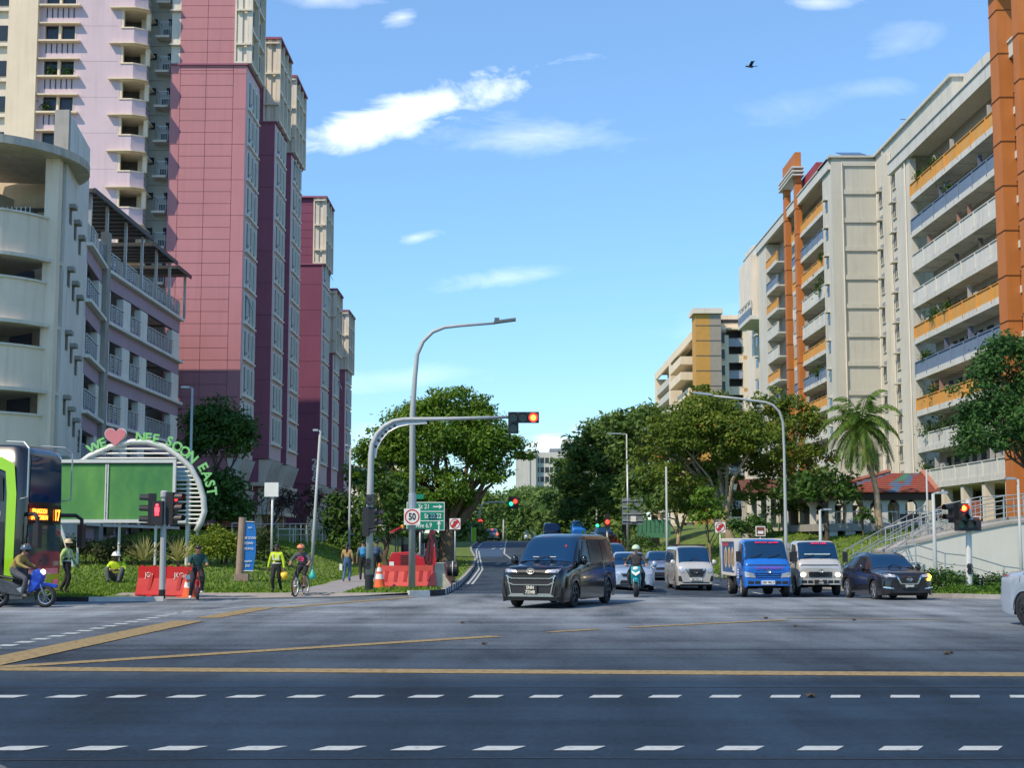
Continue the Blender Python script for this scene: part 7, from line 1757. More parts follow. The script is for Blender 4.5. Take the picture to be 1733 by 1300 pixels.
b = MB(); H.front(b, [(-.6, .36), (.6, .36), (.56, .40), (-.56, .40)], .02, 8, k=1); b.build('bumper_slot', trim, o)
plate(o, H, 'GBJ 3962 K', .52, .5, .11, plateb, swhite, size=.1); emblem(o, H, .86, 'disc', 1.1)
b = MB(); 
for x in (1.5, 2.6, 3.6): b.box(-.68, .68, x - H.L / 2 - .02, x - H.L / 2 + .02, 2.02, 2.05)
for sd in (-.62, .62): b.box(sd - .015, sd + .015, 1.4 - H.L / 2, 3.8 - H.L / 2, 1.97, 2.02)
b.build('roof_rack', trim, o)
# --- lorries
def lorry(label, loc, rz, m, scale, cargo, sticker, platecol, lit=None, group=None, ptxt='GBD 7862 X'):
    H = Hull(CAB); L_ = 4.7; o = thing('lorry', label, 'lorry', loc, rz, group=group, scale=scale)
    cab = H.mesh('cab', m, o); oy = 0
    # cab front is at y = -L/2 of the hull; whole lorry uses that as its nose
    b = MB(); H.top(b, .24, .70, 4.2, 4.3); b.build('windscreen', glass, o, True)
    for sd in (-1, 1):
        b = MB(); H.side(b, [(.46, 3.06), (1.3, 3.06), (1.3, 3.93), (.72, 3.9)], both=sd); b.build('side_window', sglass, o, True)
        b = MB(); H.side(b, [(1.36, .3), (1.375, .3), (1.375, 3.95), (1.36, 3.95)], .004, 2, both=sd); H.side(b, [(.36, 1.2), (.375, 1.2), (.375, 2.95), (.36, 2.95)], .004, 2, both=sd); b.build('door_gap', trim, o)
        b = MB(); H.front(b, [(sd * .44, .70), (sd * .80, .72), (sd * .81, .92), (sd * .50, .84)], .02, 5, k=3); hl = b.build('headlight', lampg if not lit else lampg, o)
        if lit: b = MB(); b.ball((sd * .64, H.sf(.64, .8) - H.L / 2 - .02, .79), .10, .03, .07, 10); q = b.build('lit_lamp', whl, None); q.parent = hl
        wx_ = H.P(.4, 3, 1).x; b = MB(); b.box(sd * (wx_ + .16) - .09, sd * (wx_ + .16) + .09, .22 - H.L / 2 - .04, .22 - H.L / 2 + .04, 1.25, 1.62); b.tube([(sd * (wx_ - .05), .3 - H.L / 2, 1.1), (sd * (wx_ + .15), .22 - H.L / 2, 1.25)], .015, 5); b.tube([(sd * (wx_ - .05), .45 - H.L / 2, 1.72), (sd * (wx_ + .15), .22 - H.L / 2, 1.62)], .015, 5); b.build('wing_mirror', trim, o)
    b = MB(); H.front(b, [(-.42, .70), (.42, .70), (.44, .88), (-.44, .88)], .015, 8, m=0); b.build('grille', trim, o)
    b = MB(); 
    for z in (.72, .79, .86): H.front(b, [(-.40, z), (.40, z), (.40, z + .035), (-.40, z + .035)], .035, 8, k=1)
    b.build('grille_bar', m if m is not silver else chrome, o)
    b = MB(); H.front(b, [(-.79, 1.12), (.79, 1.12), (.79, 1.155), (-.79, 1.155)], .012, 10, k=1); b.build('panel_seam', trim, o)
    b = MB()
    for a, c in ((.28, .46), (.5, .7)): H.front(b, [(a, .48), (c, .48), (c, .58), (a, .58)], .012, 3, True, k=1)
    b.build('bumper_slot', trim, o)
    b = MB()
    for x0, x1 in ((-.55, -.15), (.05, .5)): z = H.P(.3, 6.5).z; b.tube([(x0, .24 - H.L / 2 - .02, H.P(.24, 6.5).z + .02), (x1, .36 - H.L / 2 - .03, H.P(.36, 6.5).z + .03)], .012, 5)
    b.build('wiper', trim, o)
    emblem(o, H, .93, 'ovals', 1.1, chrome); plate(o, H, ptxt, .53, .46, .13, *( (plateb, swhite) if platecol else (swhite, plateb)), size=.095)
    p0, p1 = H.P(.62, 6.9), H.P(.66, 6.9); ang = math.atan2(p1.z - p0.z, p1.y - p0.y)
    if sticker:
        t_, sz, mm = sticker; M0 = Matrix.Translation((.08, .60 - H.L / 2 - .03, H.P(.60, 6.9).z + .02)) @ Matrix.Rotation(ang, 4, 'X'); text(t_, sz, mm, o, M0, .004, 'windscreen_lettering', bold=.03)
    # chassis, wheels
    y0 = -H.L / 2; b = MB(); b.box(-.4, -.28, y0 + 1.0, y0 + L_ - .1, .48, .62); b.box(.28, .4, y0 + 1.0, y0 + L_ - .1, .48, .62); b.box(-.7, .7, y0 + .3, y0 + 1.6, .4, .6); b.box(-.82, -.55, y0 + 1.75, y0 + 2.3, .4, .68); pieces(b, 'chassis_rail', trim, o)
    for sd in (-1, 1): wheel(o, sd * .74, y0 + .72, .36, .2, mat('steel_rim', (.40, .38, .34), .5, .1, 4, metal=.5), 6); wheel(o, sd * .66, y0 + 3.5, .34, .3, MATS['steel_rim'], 6)
    b = MB(); b.tube([(-.75, y0 + .72, .36), (.75, y0 + .72, .36)], .06, 6); b.box(-.25, .25, y0 + 3.3, y0 + 3.7, .2, .48); b.build('axle', trim, o)
    b = MB(); b.box(-.62, -.40, y0 + .05, y0 + .1, .0 + .42, .45); 
    if cargo == 'box':
        b = MB(); b.box(-.85, .85, y0 + 1.72, y0 + L_, .80, 2.03, 0); b.box(-.88, .88, y0 + 1.70, y0 + 1.78, .74, 2.08, 1); b.box(-.88, .88, y0 + L_ - .06, y0 + L_ + .02, .74, 2.08, 1)
        for z in (.72, 1.96): b.box(-.88, -.85, y0 + 1.78, y0 + L_ - .06, z, z + .10, 1); b.box(.85, .88, y0 + 1.78, y0 + L_ - .06, z, z + .10, 1)
        b.box(-.87, .87, y0 + 1.78, y0 + L_ - .06, 2.03, 2.06, 1); b.build('cargo_box', [mat('box_blue_print', (.03, .10, .24), .4, .3, 1.5), mat('box_frame_white', (.66, .62, .55), .5)], o)
        for sd in (-1, 1):
            for k, yy in enumerate((y0 + 2.3, y0 + 3.0, y0 + 3.8)):
                b = MB(); b.add([(sd * .855, yy + (.26 + .03 * k) * math.cos(t * .449), 1.38 + .40 * math.sin(t * .449)) for t in range(14)], [tuple(range(14))], ); b.m[-1] = 0; b.cur = 1; b.add([(sd * .86, yy + .15 * math.cos(t * .449), 1.36 + .26 * math.sin(t * .449)) for t in range(14)], [tuple(range(14))]); b.build('printed_oval', [mat('food_cream', (.58, .44, .26), .5, .25, 9), mat('food_brown', (.38, .20, .08), .5, .4, 12)], o)
            b = MB(); b.box(min(sd * .855, sd * .85), max(sd * .855, sd * .85), y0 + 3.2, y0 + 4.4, 1.80, 1.92); b.build('printed_band', mat('print_red', (.45, .05, .06), .5), o)
            b = MB(); b.box(min(sd * .855, sd * .85), max(sd * .855, sd * .85), y0 + 1.9, y0 + 2.3, .9, 1.06); b.build('printed_label', swhite, o)
        for k in range(4): b = MB(); b.box(-.862, -.852, y0 + 1.02, y0 + 1.3, .66 + k * .09, .71 + k * .09); b.build('door_lettering', swhite, o)
    else:
        b = MB(); b.box(-.85, .85, y0 + 1.75, y0 + L_, .74, .82, 0)
        for sd in (-1, 1): b.box(min(sd * .85, sd * .81), max(sd * .85, sd * .81), y0 + 1.75, y0 + L_, .82, 1.15, 0)
        b.box(-.85, .85, y0 + 1.72, y0 + 1.78, .74, 1.95, 0); b.build('cargo_bed', galv, o)
    return o, H
bluep = paint('blue_lorry_paint', (.012, .14, .52), .1, .3, .6)
o, H = lorry('blue lorry with white framed food printed cargo box, waiting at the stop line', (8.98, 52.1, -.13), R(1), bluep, 1.0, 'box', ('Summer special', .13, mat('sticker_pink', (.75, .03, .12), .5)), True, group='lorries waiting at the stop line')
x = H.sf(.3, 1.06); text('ICE CREAM DELIGHTS', .10, mat('sticker_purple', (.30, .07, .45), .5), o, Matrix.Translation((.04, x - H.L / 2 - .05, 1.045)) @ Matrix.Rotation(R(84), 4, 'X'), .003, 'bonnet_lettering', bold=.03)
o, H = lorry('silver lorry with lit headlights between the blue lorry and the dark crossover', (11.35, 54.6, -.17), R(1), silver, 1.0, 'bed', ('BAN LEE', .15, MATS['sticker_pink']), False, True, group='lorries waiting at the stop line', ptxt='YN\n1474J')
b = MB(); b.box(-.5, .45, .32 - H.L / 2, .5 - H.L / 2, H.P(.36, 6.5).z + .015, H.P(.36, 6.5).z + .06); b.build('dashboard_papers', mat('paper', (.45, .62, .6), .8), o)
# --- cars
carwin = [[(1.72, 3.1), (2.5, 3.08), (2.5, 3.93), (2.25, 3.9)], [(2.58, 3.08), (3.3, 3.1), (3.2, 3.9), (2.58, 3.93)], [(3.37, 3.1), (3.75, 3.2), (3.55, 3.75), (3.3, 3.9)]]
def carface(o, H, lit=False, z=.62, fog=True):
    b = MB(); H.front(b, [(-.38, z - .06), (.38, z - .06), (.42, z + .06), (-.42, z + .06)], .02, 8, m=0); H.front(b, [(-.5, .28), (.5, .28), (.44, .42), (-.44, .42)], .02, 8); b.build('grille', trim, o)
    b = MB(); H.front(b, [(-.46, z + .045), (.46, z + .045), (.46, z + .075), (-.46, z + .075)], .035, 8, k=1); b.build('chrome_trim', chrome, o)
    for sd in (-1, 1): b = MB(); H.front(b, [(sd * .48, z - .01), (sd * .76, z + .03), (sd * .78, z + .13), (sd * .5, z + .07)], .02, 5, k=2); b.build('headlight', lampg, o)
bluesil = paint('blue_silver_paint', (.25, .31, .42), .5, .3, .6); greycar = paint('grey_car_paint', (.16, .17, .18), .4, .3, .6); palecar = paint('pale_silver_paint', (.38, .46, .56), .35, .3, .6); beige = paint('bronze_grey_paint', (.20, .17, .15), .4, .3, .6)
o, H = basic('pale blue silver saloon car waiting behind the teal scooter', 'saloon_car', 'car', SED, (4.75, 59.3, RZ(5, 58)), R(-1), palecar, .32, rimm, 1.03, win=carwin, ws=(1.3, 2.1, 4.3, 4.3, 1.15, .7), mirror=(1.6, 1.0)); carface(o, H)
o, H = basic('grey blue tall car behind the pale saloon, only its roof and windscreen showing', 'estate_car', 'car', SUV, (5.0, 74.5, RZ(5, 73)), 0, greycar, .34, rimm, 1.12, win=carwin, ws=(1.22, 2.02, 4.3, 4.3, .75, .22), mirror=(1.65, 1.08)); carface(o, H, z=.8)
o, H = basic('blue silver saloon car with chrome wing grille beside the silver van', 'saloon_car', 'car', SED, (7.6, 75.3, RZ(7, 73)), 0, bluesil, .32, rimm, 1.0, win=carwin, ws=(1.3, 2.1, 4.3, 4.3, 1.15, .7), mirror=(1.6, 1.0)); carface(o, H)
x = at(833, 917, 184).x; o, H = basic('small grey hatchback seen from behind with red tail lights on the far crest', 'hatchback_car', 'car', SUV, (x, 184, RZ(x, 182)), R(180), greycar, .34, rimd, 1.0, win=carwin, ws=(1.22, 2.02, 4.3, 4.3, .85, .2), detail=False)
for sd in (-1, 1): b = MB(); H.front(b, [(sd * .55, .80), (sd * .76, .80), (sd * .70, 1.06), (sd * .56, 1.06)], .03, 3, k=2, rear=True); b.build('tail_light', tail, o)
b = MB(); b.box(-.12, .12, H.L / 2 - .62, H.L / 2 - .5, 1.5, 1.55); b.build('brake_light', tail, o)
x = at(897, 917, 219).x; o, H = basic('small silver car coming over the far crest left of centre', 'saloon_car', 'car', SED, (x, 219, RZ(x, 217)), 0, palecar, .32, rimm, 1.05, win=carwin, ws=(1.3, 2.1, 4.3, 4.3, 1.15, .7), detail=False)
x = at(934, 917, 138).x; o, H = basic('black van coming over the crest behind the black people carrier', 'van', 'van', VAN, (x, 138, RZ(x, 136) + .05), 0, blackp, .33, rimd, 1.05, win=[[(.75, 3.1), (1.5, 3.08), (1.5, 3.9), (1.15, 3.85)], [(1.62, 3.08), (2.9, 3.08), (2.9, 3.9), (1.62, 3.9)]], ws=(.42, 1.12, 4.25, 4.3, .2, .05), detail=False)
x = at(979, 917, 182).x; o, H = basic('far blue van above the roof of the black people carrier', 'van', 'van', VAN, (x, 182, RZ(x, 180) + .4), 0, bluep, .33, rimd, 1.1, win=[[(.75, 3.1), (1.5, 3.08), (1.5, 3.9), (1.15, 3.85)]], ws=(.42, 1.12, 4.25, 4.3, .2, .05), detail=False)
x = at(1021, 917, 128).x; o, H = basic('dark blue car half hidden behind the rear of the black people carrier', 'saloon_car', 'car', SED, (x, 128, RZ(x, 126) + .35), R(8), brownp, .32, rimd, 1.0, win=carwin, ws=(1.3, 2.1, 4.3, 4.3, 1.15, .7), detail=False)
white_c = paint('ice_white_paint', (.33, .39, .46), .15, .25, .9)
o, H = basic('pale ice blue car cut off by the right edge, its black spoked rear wheel showing', 'saloon_car', 'car', SED, (12.50, 30.75, 0), R(15), white_c, .34, rimd, 1.12, win=carwin, ws=(1.3, 2.1, 4.3, 4.3, 1.15, .7), mirror=(1.6, 1.0), spokes=6); carface(o, H)
for sd in (-1, 1): b = MB(); H.front(b, [(sd * .48, .84), (sd * .70, .82), (sd * .72, .95), (sd * .5, .94)], .02, 4, k=2, rear=True); H.side(b, [(4.2, 2.9), (4.55, 3.0), (4.52, 3.7), (4.2, 3.4)], .01, 4, both=sd); b.build('tail_light', redlens, o)
# --- double decker bus
BUS = dict(s=[0, .05, .15, .4, 1.5, 11.5, 11.9, 12.0], zt=[4.25, 4.45, 4.56, 4.64, 4.66, 4.66, 4.62, 4.5], zb=[.40, .36, .34, .33, .33, .33, .36, .4], zl=[3.1] * 8, wl=[1.08, 1.2, 1.24, 1.25, 1.25, 1.25, 1.24, 1.2], wb=[1.05, 1.19, 1.24, 1.25, 1.25, 1.25, 1.24, 1.2], wt=[1.0, 1.1, 1.15, 1.18, 1.18, 1.18, 1.16, 1.1], arch=[(2.7, .55, .5), (8.8, .55, .5)])
busb = paint('bus_black_paint', (.014, .016, .02), .1, .2, .8); busg = paint('bus_lime_paint', (.30, .62, .01), .0, .35, .5)
H = Hull(BUS); th_ = R(82); near = Vector((-13.95, 41.6)); c, s_ = math.cos(th_), math.sin(th_)
# near front corner is local (1.25,-6)?  front = -Y local; the side facing the camera is local -x... resolve numerically
best = None
for sx in (-1.25, 1.25):
    w = Vector((sx * c + 6 * s_, sx * s_ - 6 * c)); best = w if best is None or w.y < best.y else best
bus = thing('double_decker_bus', 'black and lime green double decker bus numbered 17 cut off by the left edge', 'bus', (near.x - best.x, near.y - best.y, 0), th_)
H.mesh('body', busb, bus, .15); b = MB(); b.box(-1.0, 1.0, -5.5, 5.5, .3, .8); b.build('underbody', trim, bus)
for x in (-1.08, 1.08): wheel(bus, x, 2.7 - 6, .48, .28, rimm, 8); wheel(bus, x, 8.8 - 6, .48, .28, rimm, 8)
b = MB(); H.front(b, [(-1.02, 2.98), (1.02, 2.98), (.96, 4.32), (-.96, 4.32)], .02, 10, k=6); b.build('upper_windscreen', glass, bus, True)
b = MB(); H.front(b, [(-1.06, 1.05), (1.06, 1.05), (1.06, 2.32), (-1.06, 2.32)], .02, 10, k=6); b.build('lower_windscreen', mat('bus_windscreen', (.05, .085, .08), .05, .4, 1.2, spec=.9, coat=.5), bus, True)
b = MB(); H.front(b, [(-1.04, 2.36), (1.04, 2.36), (1.04, 2.90), (-1.04, 2.90)], .015, 10, k=2); b.build('destination_display', mat('display_black', (.008, .008, .008), .2), bus)
yf = -6 + H.sf(.5, 2.6) - .05
sd = 1 if True else -1
Mf = lambda x, z: Matrix.Translation((x, -6 + H.sf(abs(x) + .2, z) - .05, z)) @ Matrix.Rotation(R(90), 4, 'X')
text('17', .44, orl, bus, Mf(.72, 2.60), .003, 'route_number', bold=.03, sx=.8)
text('SERANGOON\nUPP THOMSON', .19, orl, bus, Mf(-.42, 2.62), .003, 'destination', bold=.025, sx=.8)
b = MB(); H.front(b, [(-1.1, .38), (1.1, .38), (1.12, .88), (-1.12, .88)], .015, 10, k=3); b.build('front_panel', busg, bus, True)
b = MB(); H.front(b, [(-.95, .88), (.95, .88), (.95, 1.05), (-.95, 1.05)], .02, 8, k=1); H.front(b, [(.55, .55), (.95, .55), (.95, .72), (.6, .72)], .03, 3, True, k=1); b.build('bumper_lamps', lampg, bus); emblem(bus, H, .8, 'disc', 1.1)
for sd in (-1, 1):
    b = MB(); V_ = [(1.0, 2.9), (1.35, 2.9)]
    def sp_(b, pts, off=.012, m=None):       # side polygon given in (s, z)
        if m is not None: b.cur = m
        b.add([(sd * (1.25 + off), x - 6, z) for x, z in pts], [tuple(range(len(pts)))])
    b = MB(); sp_(b, [(.55, .5), (.85, .5), (.95, 2.0), (.95, 4.1), (.85, 4.1), (.55, 2.0)]); 
    b = MB(); sp_(b, [(.30, .4), (.56, .4), (.56, 3.2), (.27, 3.2)]); sp_(b, [(.27, 3.2), (.56, 3.2), (.62, 3.85), (.36, 4.05)]); sp_(b, [(.36, 4.05), (.62, 3.85), (.95, 3.98), (.75, 4.28)]); sp_(b, [(.75, 4.28), (.95, 3.98), (11.5, 3.98), (11.5, 4.28)]); b.build('lime_band', busg, bus)
    b = MB(); sp_(b, [(.66, 3.0), (6, 3.0), (6, 3.88), (.95, 3.88), (.7, 3.7)]); b.build('upper_window', sglass, bus); b = MB(); sp_(b, [(.62, 1.2), (1.7, 1.2), (1.7, 2.4), (.62, 2.4)]); b.build('driver_window', sglass, bus); b = MB(); sp_(b, [(1.9, 1.4), (6, 1.4), (6, 2.4), (1.9, 2.4)]); b.build('lower_window', sglass, bus)
    b = MB(); b.tube([(sd * 1.32, -5.9, 3.05), (sd * 1.42, -6.15, 3.1), (sd * 1.42, -6.15, 4.5), (sd * 1.32, -5.95, 4.68), (sd * 1.1, -5.3, 4.72)], .025, 6); b.build('branch_guard', galv, bus)
    b = MB(); b.tube([(sd * 1.0, -6.0, 2.62), (sd * 1.35, -6.35, 2.62), (sd * 1.45, -6.5, 2.5), (sd * 1.45, -6.5, 2.2)], .06, 8); b.box(sd * 1.45 - .13, sd * 1.45 + .13, -6.58, -6.42, 1.65, 2.35); b.build('wing_mirror', trim, bus)
text('MAN', .2, swhite, bus, Matrix.Translation((-1.266, -6 + .95, 2.62)) @ Matrix.Rotation(R(-90), 4, 'Z') @ Matrix.Rotation(R(90), 4, 'X'), .003, 'lettering', bold=.03)
# --- two-wheelers: common pieces
def tyre(parent, y, r, w, rim, spokes=12, name='wheel'):
    b = MB(); pr = [(r - w, -w * .6), (r - w * .3, -w * .8), (r, -w * .3), (r, w * .3), (r - w * .3, w * .8), (r - w, w * .6), (r - w, -w * .6)]; b.lathe(pr, (0, y, r), 'x', 28); o = b.build(name, rubber, parent, True)
    b = MB(); b.lathe([(r - w, -.015), (r - w - .02, -.01), (r - w - .02, .01), (r - w, .015)], (0, y, r), 'x', 24); b.lathe([(.03, -.03), (.03, .03)], (0, y, r), 'x', 8)
    for k in range(spokes): a = 2 * math.pi * k / spokes; b.tube([(0, y + .03 * math.cos(a), r + .03 * math.sin(a)), (0, y + (r - w) * math.cos(a + .15), r + (r - w) * math.sin(a + .15))], .004 if spokes > 8 else .014, 4)
    q = b.build('rim', rim, None); q.parent = o; return o
def bicycle(label, loc, rz, r, m, wb=1.05, small=False, fork_m=None, w=.025, s=1):
    o = thing('bicycle', label, 'bicycle', loc, rz, scale=s); y0, y1 = -wb / 2, wb / 2
    tyre(o, y0, r, w, galv); tyre(o, y1, r, w, galv)
    bb_ = Vector((0, .08, r * .85 if not small else .3)); seat = Vector((0, .28, .78)); headt = Vector((0, y0 + .28, .86)); headb = Vector((0, y0 + .2, .62)); f = MB()
    for a, c, rr in ((bb_, seat, .018), (bb_, headb, .022), (seat * .9, headt, .018), (bb_ + Vector((.05, 0, 0)), Vector((.05, y1, r)), .012), (bb_ - Vector((.05, 0, 0)), Vector((-.05, y1, r)), .012), (seat * .85 + Vector((.04, .06, 0)), Vector((.05, y1, r)), .01), (seat * .85 + Vector((-.04, .06, 0)), Vector((-.05, y1, r)), .01), (headb, headt, .024)): f.tube([a, c], rr, 7)
    f.build('frame', m, o, True)
    f = MB(); 
    for sx in (-.055, .055): f.tube([(sx, y0, r), (sx, headb.y, headb.z - .04)], .018, 7)
    f.tube([(-.06, headb.y, headb.z - .04), (.06, headb.y, headb.z - .04)], .02, 6); f.build('fork', fork_m or m, o, True)
    f = MB(); f.tube([headt, headt + Vector((0, .04, .14))], .016, 6); ht = headt + Vector((0, .04, .14)); f.tube([ht + Vector((-.32, .08, .03)), ht + Vector((-.15, 0, 0)), ht, ht + Vector((.15, 0, 0)), ht + Vector((.32, .08, .03))], .013, 7); f.build('handlebar', black, o, True)
    f = MB(); f.tube([seat, seat + Vector((0, .03, .14))], .014, 6); f.ball((0, seat.y + .04, seat.z + .17), .08, .15, .035, 10); f.build('saddle', black, o, True)
    f = MB(); f.lathe([(.09, .03), (.09, .04), (.02, .04)], tuple(bb_), 'x', 16); f.tube([bb_ + Vector((.06, 0, 0)), bb_ + Vector((.09, -.05, -.16))], .012, 6); f.tube([bb_ - Vector((.06, 0, 0)), bb_ + Vector((-.09, .05, .16))], .012, 6); f.box(.07, .16, bb_.y - .09, bb_.y - .0, bb_.z - .18, bb_.z - .155); f.box(-.16, -.07, bb_.y + .0, bb_.y + .09, bb_.z + .155, bb_.z + .18); f.build('crank', galv, o)
    return o
def scooter(label, loc, rz, m, m2, s=1, kind='front'):
    o = thing('motorcycle', label, 'motorcycle', loc, rz, scale=s)
    tyre(o, -.64, .29, .09, rimm, 5); tyre(o, .62, .29, .10, rimm, 5)
    b = MB(); 
    for sx in (-.07, .07): b.tube([(sx, -.64, .29), (sx, -.42, .82)], .024, 7)
    b.build('fork', galv, o, True)
    b = MB(); b.extr([(-.07, -.95, .60), (-.09, -.60, .66), (-.07, -.38, .50), (-.05, -.50, .44), (-.06, -.66, .58), (-.05, -.92, .50)], (.14, 0, 0)); b.build('front_mudguard', m, o, False, .015)
    b = MB(); A = [(-.44, 1.02), (-.60, .86), (-.52, .62), (-.36, .42), (-.20, .40), (-.24, .60), (-.30, .95)]
    b.extr([(-.16, y, z) for y, z in A], (.32, 0, 0)); b.build('front_fairing', m, o, False, .04)
    b = MB(); b.extr([(-.12, y, z) for y, z in [(-.30, .36), (.1, .30), (.5, .38), (.75, .62), (.95, .82), (.6, .78), (.2, .66), (-.1, .50), (-.25, .5)]], (.24, 0, 0)); b.build('side_cowl', m2, o, False, .03)
    b = MB(); b.extr([(-.11, y, z) for y, z in [(-.05, .74), (.3, .72), (.75, .84), (.78, .90), (.3, .80), (-.02, .80)]], (.22, 0, 0)); b.build('seat', black, o, False, .03)
    b = MB(); b.tube([(-.36, -.22, 1.02), (-.15, -.34, 1.0), (.15, -.34, 1.0), (.36, -.22, 1.02)], .016, 7)
    for sx in (-1, 1): b.tube([(sx * .27, -.27, 1.02), (sx * .34, -.34, 1.2)], .008, 5); b.ball((sx * .36, -.34, 1.23), .07, .02, .045, 8)
    b.build('handlebar', black, o, True)
    b = MB(); b.ball((0, -.55, .93), .10, .06, .07, 10); b.build('headlight', whl if kind != 'front' else swhite, o, True)
    b = MB(); b.box(-.09, .09, -.05, .3, .22, .5); b.tube([(.13, .1, .28), (.15, .75, .36)], [.035, .05], 8); b.build('engine', mat('engine_grey', (.10, .10, .10), .4, .3, 6, metal=.6), o)
    b = MB(); b.box(-.07, .07, .80, .98, .62, .66); b.box(-.06, .06, .93, .95, .80, .86); b.build('tail_piece', redlens, o)
    return o
sc1 = scooter('teal motor scooter with white front panel waiting beside the black people carrier', (4.2, 49.4, -.02), R(-6), mat('teal_plastic', (.0, .30, .33), .3, .1, 3, coat=.6), MATS['teal_plastic'], 1.02)
b = MB(); b.extr([(-.13, -.62, .80), (0, -.64, .70), (.13, -.62, .80), (.13, -.6, .86), (0, -.62, .80), (-.13, -.6, .86)], (0, .03, 0)); b.build('front_badge', swhite, sc1)
sc2 = scooter('blue and silver motorcycle with lit headlamp in front of the bus', (-13.75, 41.0, 0), R(88), mat('moto_blue', (.01, .07, .50), .25, .1, 3, coat=.6), mat('moto_silver', (.09, .09, .10), .3, .4, 5, metal=.6), 1.06, 'lit')
b = MB(); b.extr([(-.14, -.28, .62), (-.14, .1, .5), (-.14, .0, .40), (-.14, -.35, .45)], (.28, 0, 0)); b.build('silver_panel', rimm, sc2)
b = MB(); b.box(-.2, .2, .72, 1.1, .92, 1.3); b.build('top_box', black, sc2, False, .04)
bk1 = bicycle('black mountain bicycle ridden by the cyclist in the orange helmet', (-6.95, 48.0, GL(-6.95, 48) - .02), R(-10), .345, black, 1.08, fork_m=galv, w=.035)
bk2 = bicycle('small red framed electric bicycle at the left corner', (-9.75, 44.95 + .35, .05), R(14), .21, mat('bike_red', (.35, .02, .03), .4), .92, True, w=.045)
# ------------------------------------------------------------------ people
skin = mat('skin_tan', (.36, .19, .12), .6, .06, 6); skin2 = mat('skin_brown', (.14, .07, .045), .6, .06, 6); skin3 = mat('skin_light', (.48, .28, .20), .6, .06, 6); hairb = mat('black_hair', (.012, .010, .010), .5, .2, 20)
def cl(name, c): return mat('cloth_' + name, c, .85, .12, 5, bump=.2, bscale=20)
dk = cl('dark', (.02, .02, .024)); hv = cl('hi_vis', (.50, .66, .02)); hvg = cl('hi_vis_green', (.42, .62, .22)); refl = mat('reflective_strip', (.62, .62, .55), .4)
def stand(st=.0):
    J = dict(P=(0, 0, .93), S=(0, .01, 1.10), C=(0, .01, 1.30), N=(0, 0, 1.44), HB=(0, -.01, 1.53), HM=(0, -.015, 1.61), HT=(0, 0, 1.69))
    for s, k in ((-1, 'L'), (1, 'R')):
        J.update({k + 'H': (s * .09, 0, .90), k + 'K': (s * .10, -.02, .48), k + 'A': (s * .10, .02, .09), k + 'T': (s * .11, -.14, .035),
                  k + 'S': (s * .18, .01, 1.37), k + 'E': (s * .24, .02, 1.10), k + 'W': (s * .26, -.05, .86), k + 'F': (s * .265, -.07, .79)})
    return J
RAD = dict(P=.155, S=.14, C=.16, N=.06, HB=.075, HM=.098, HT=.062, H=.115, K=.076, A=.055, T=.042, SS=.078, E=.058, W=.038, F=.036)
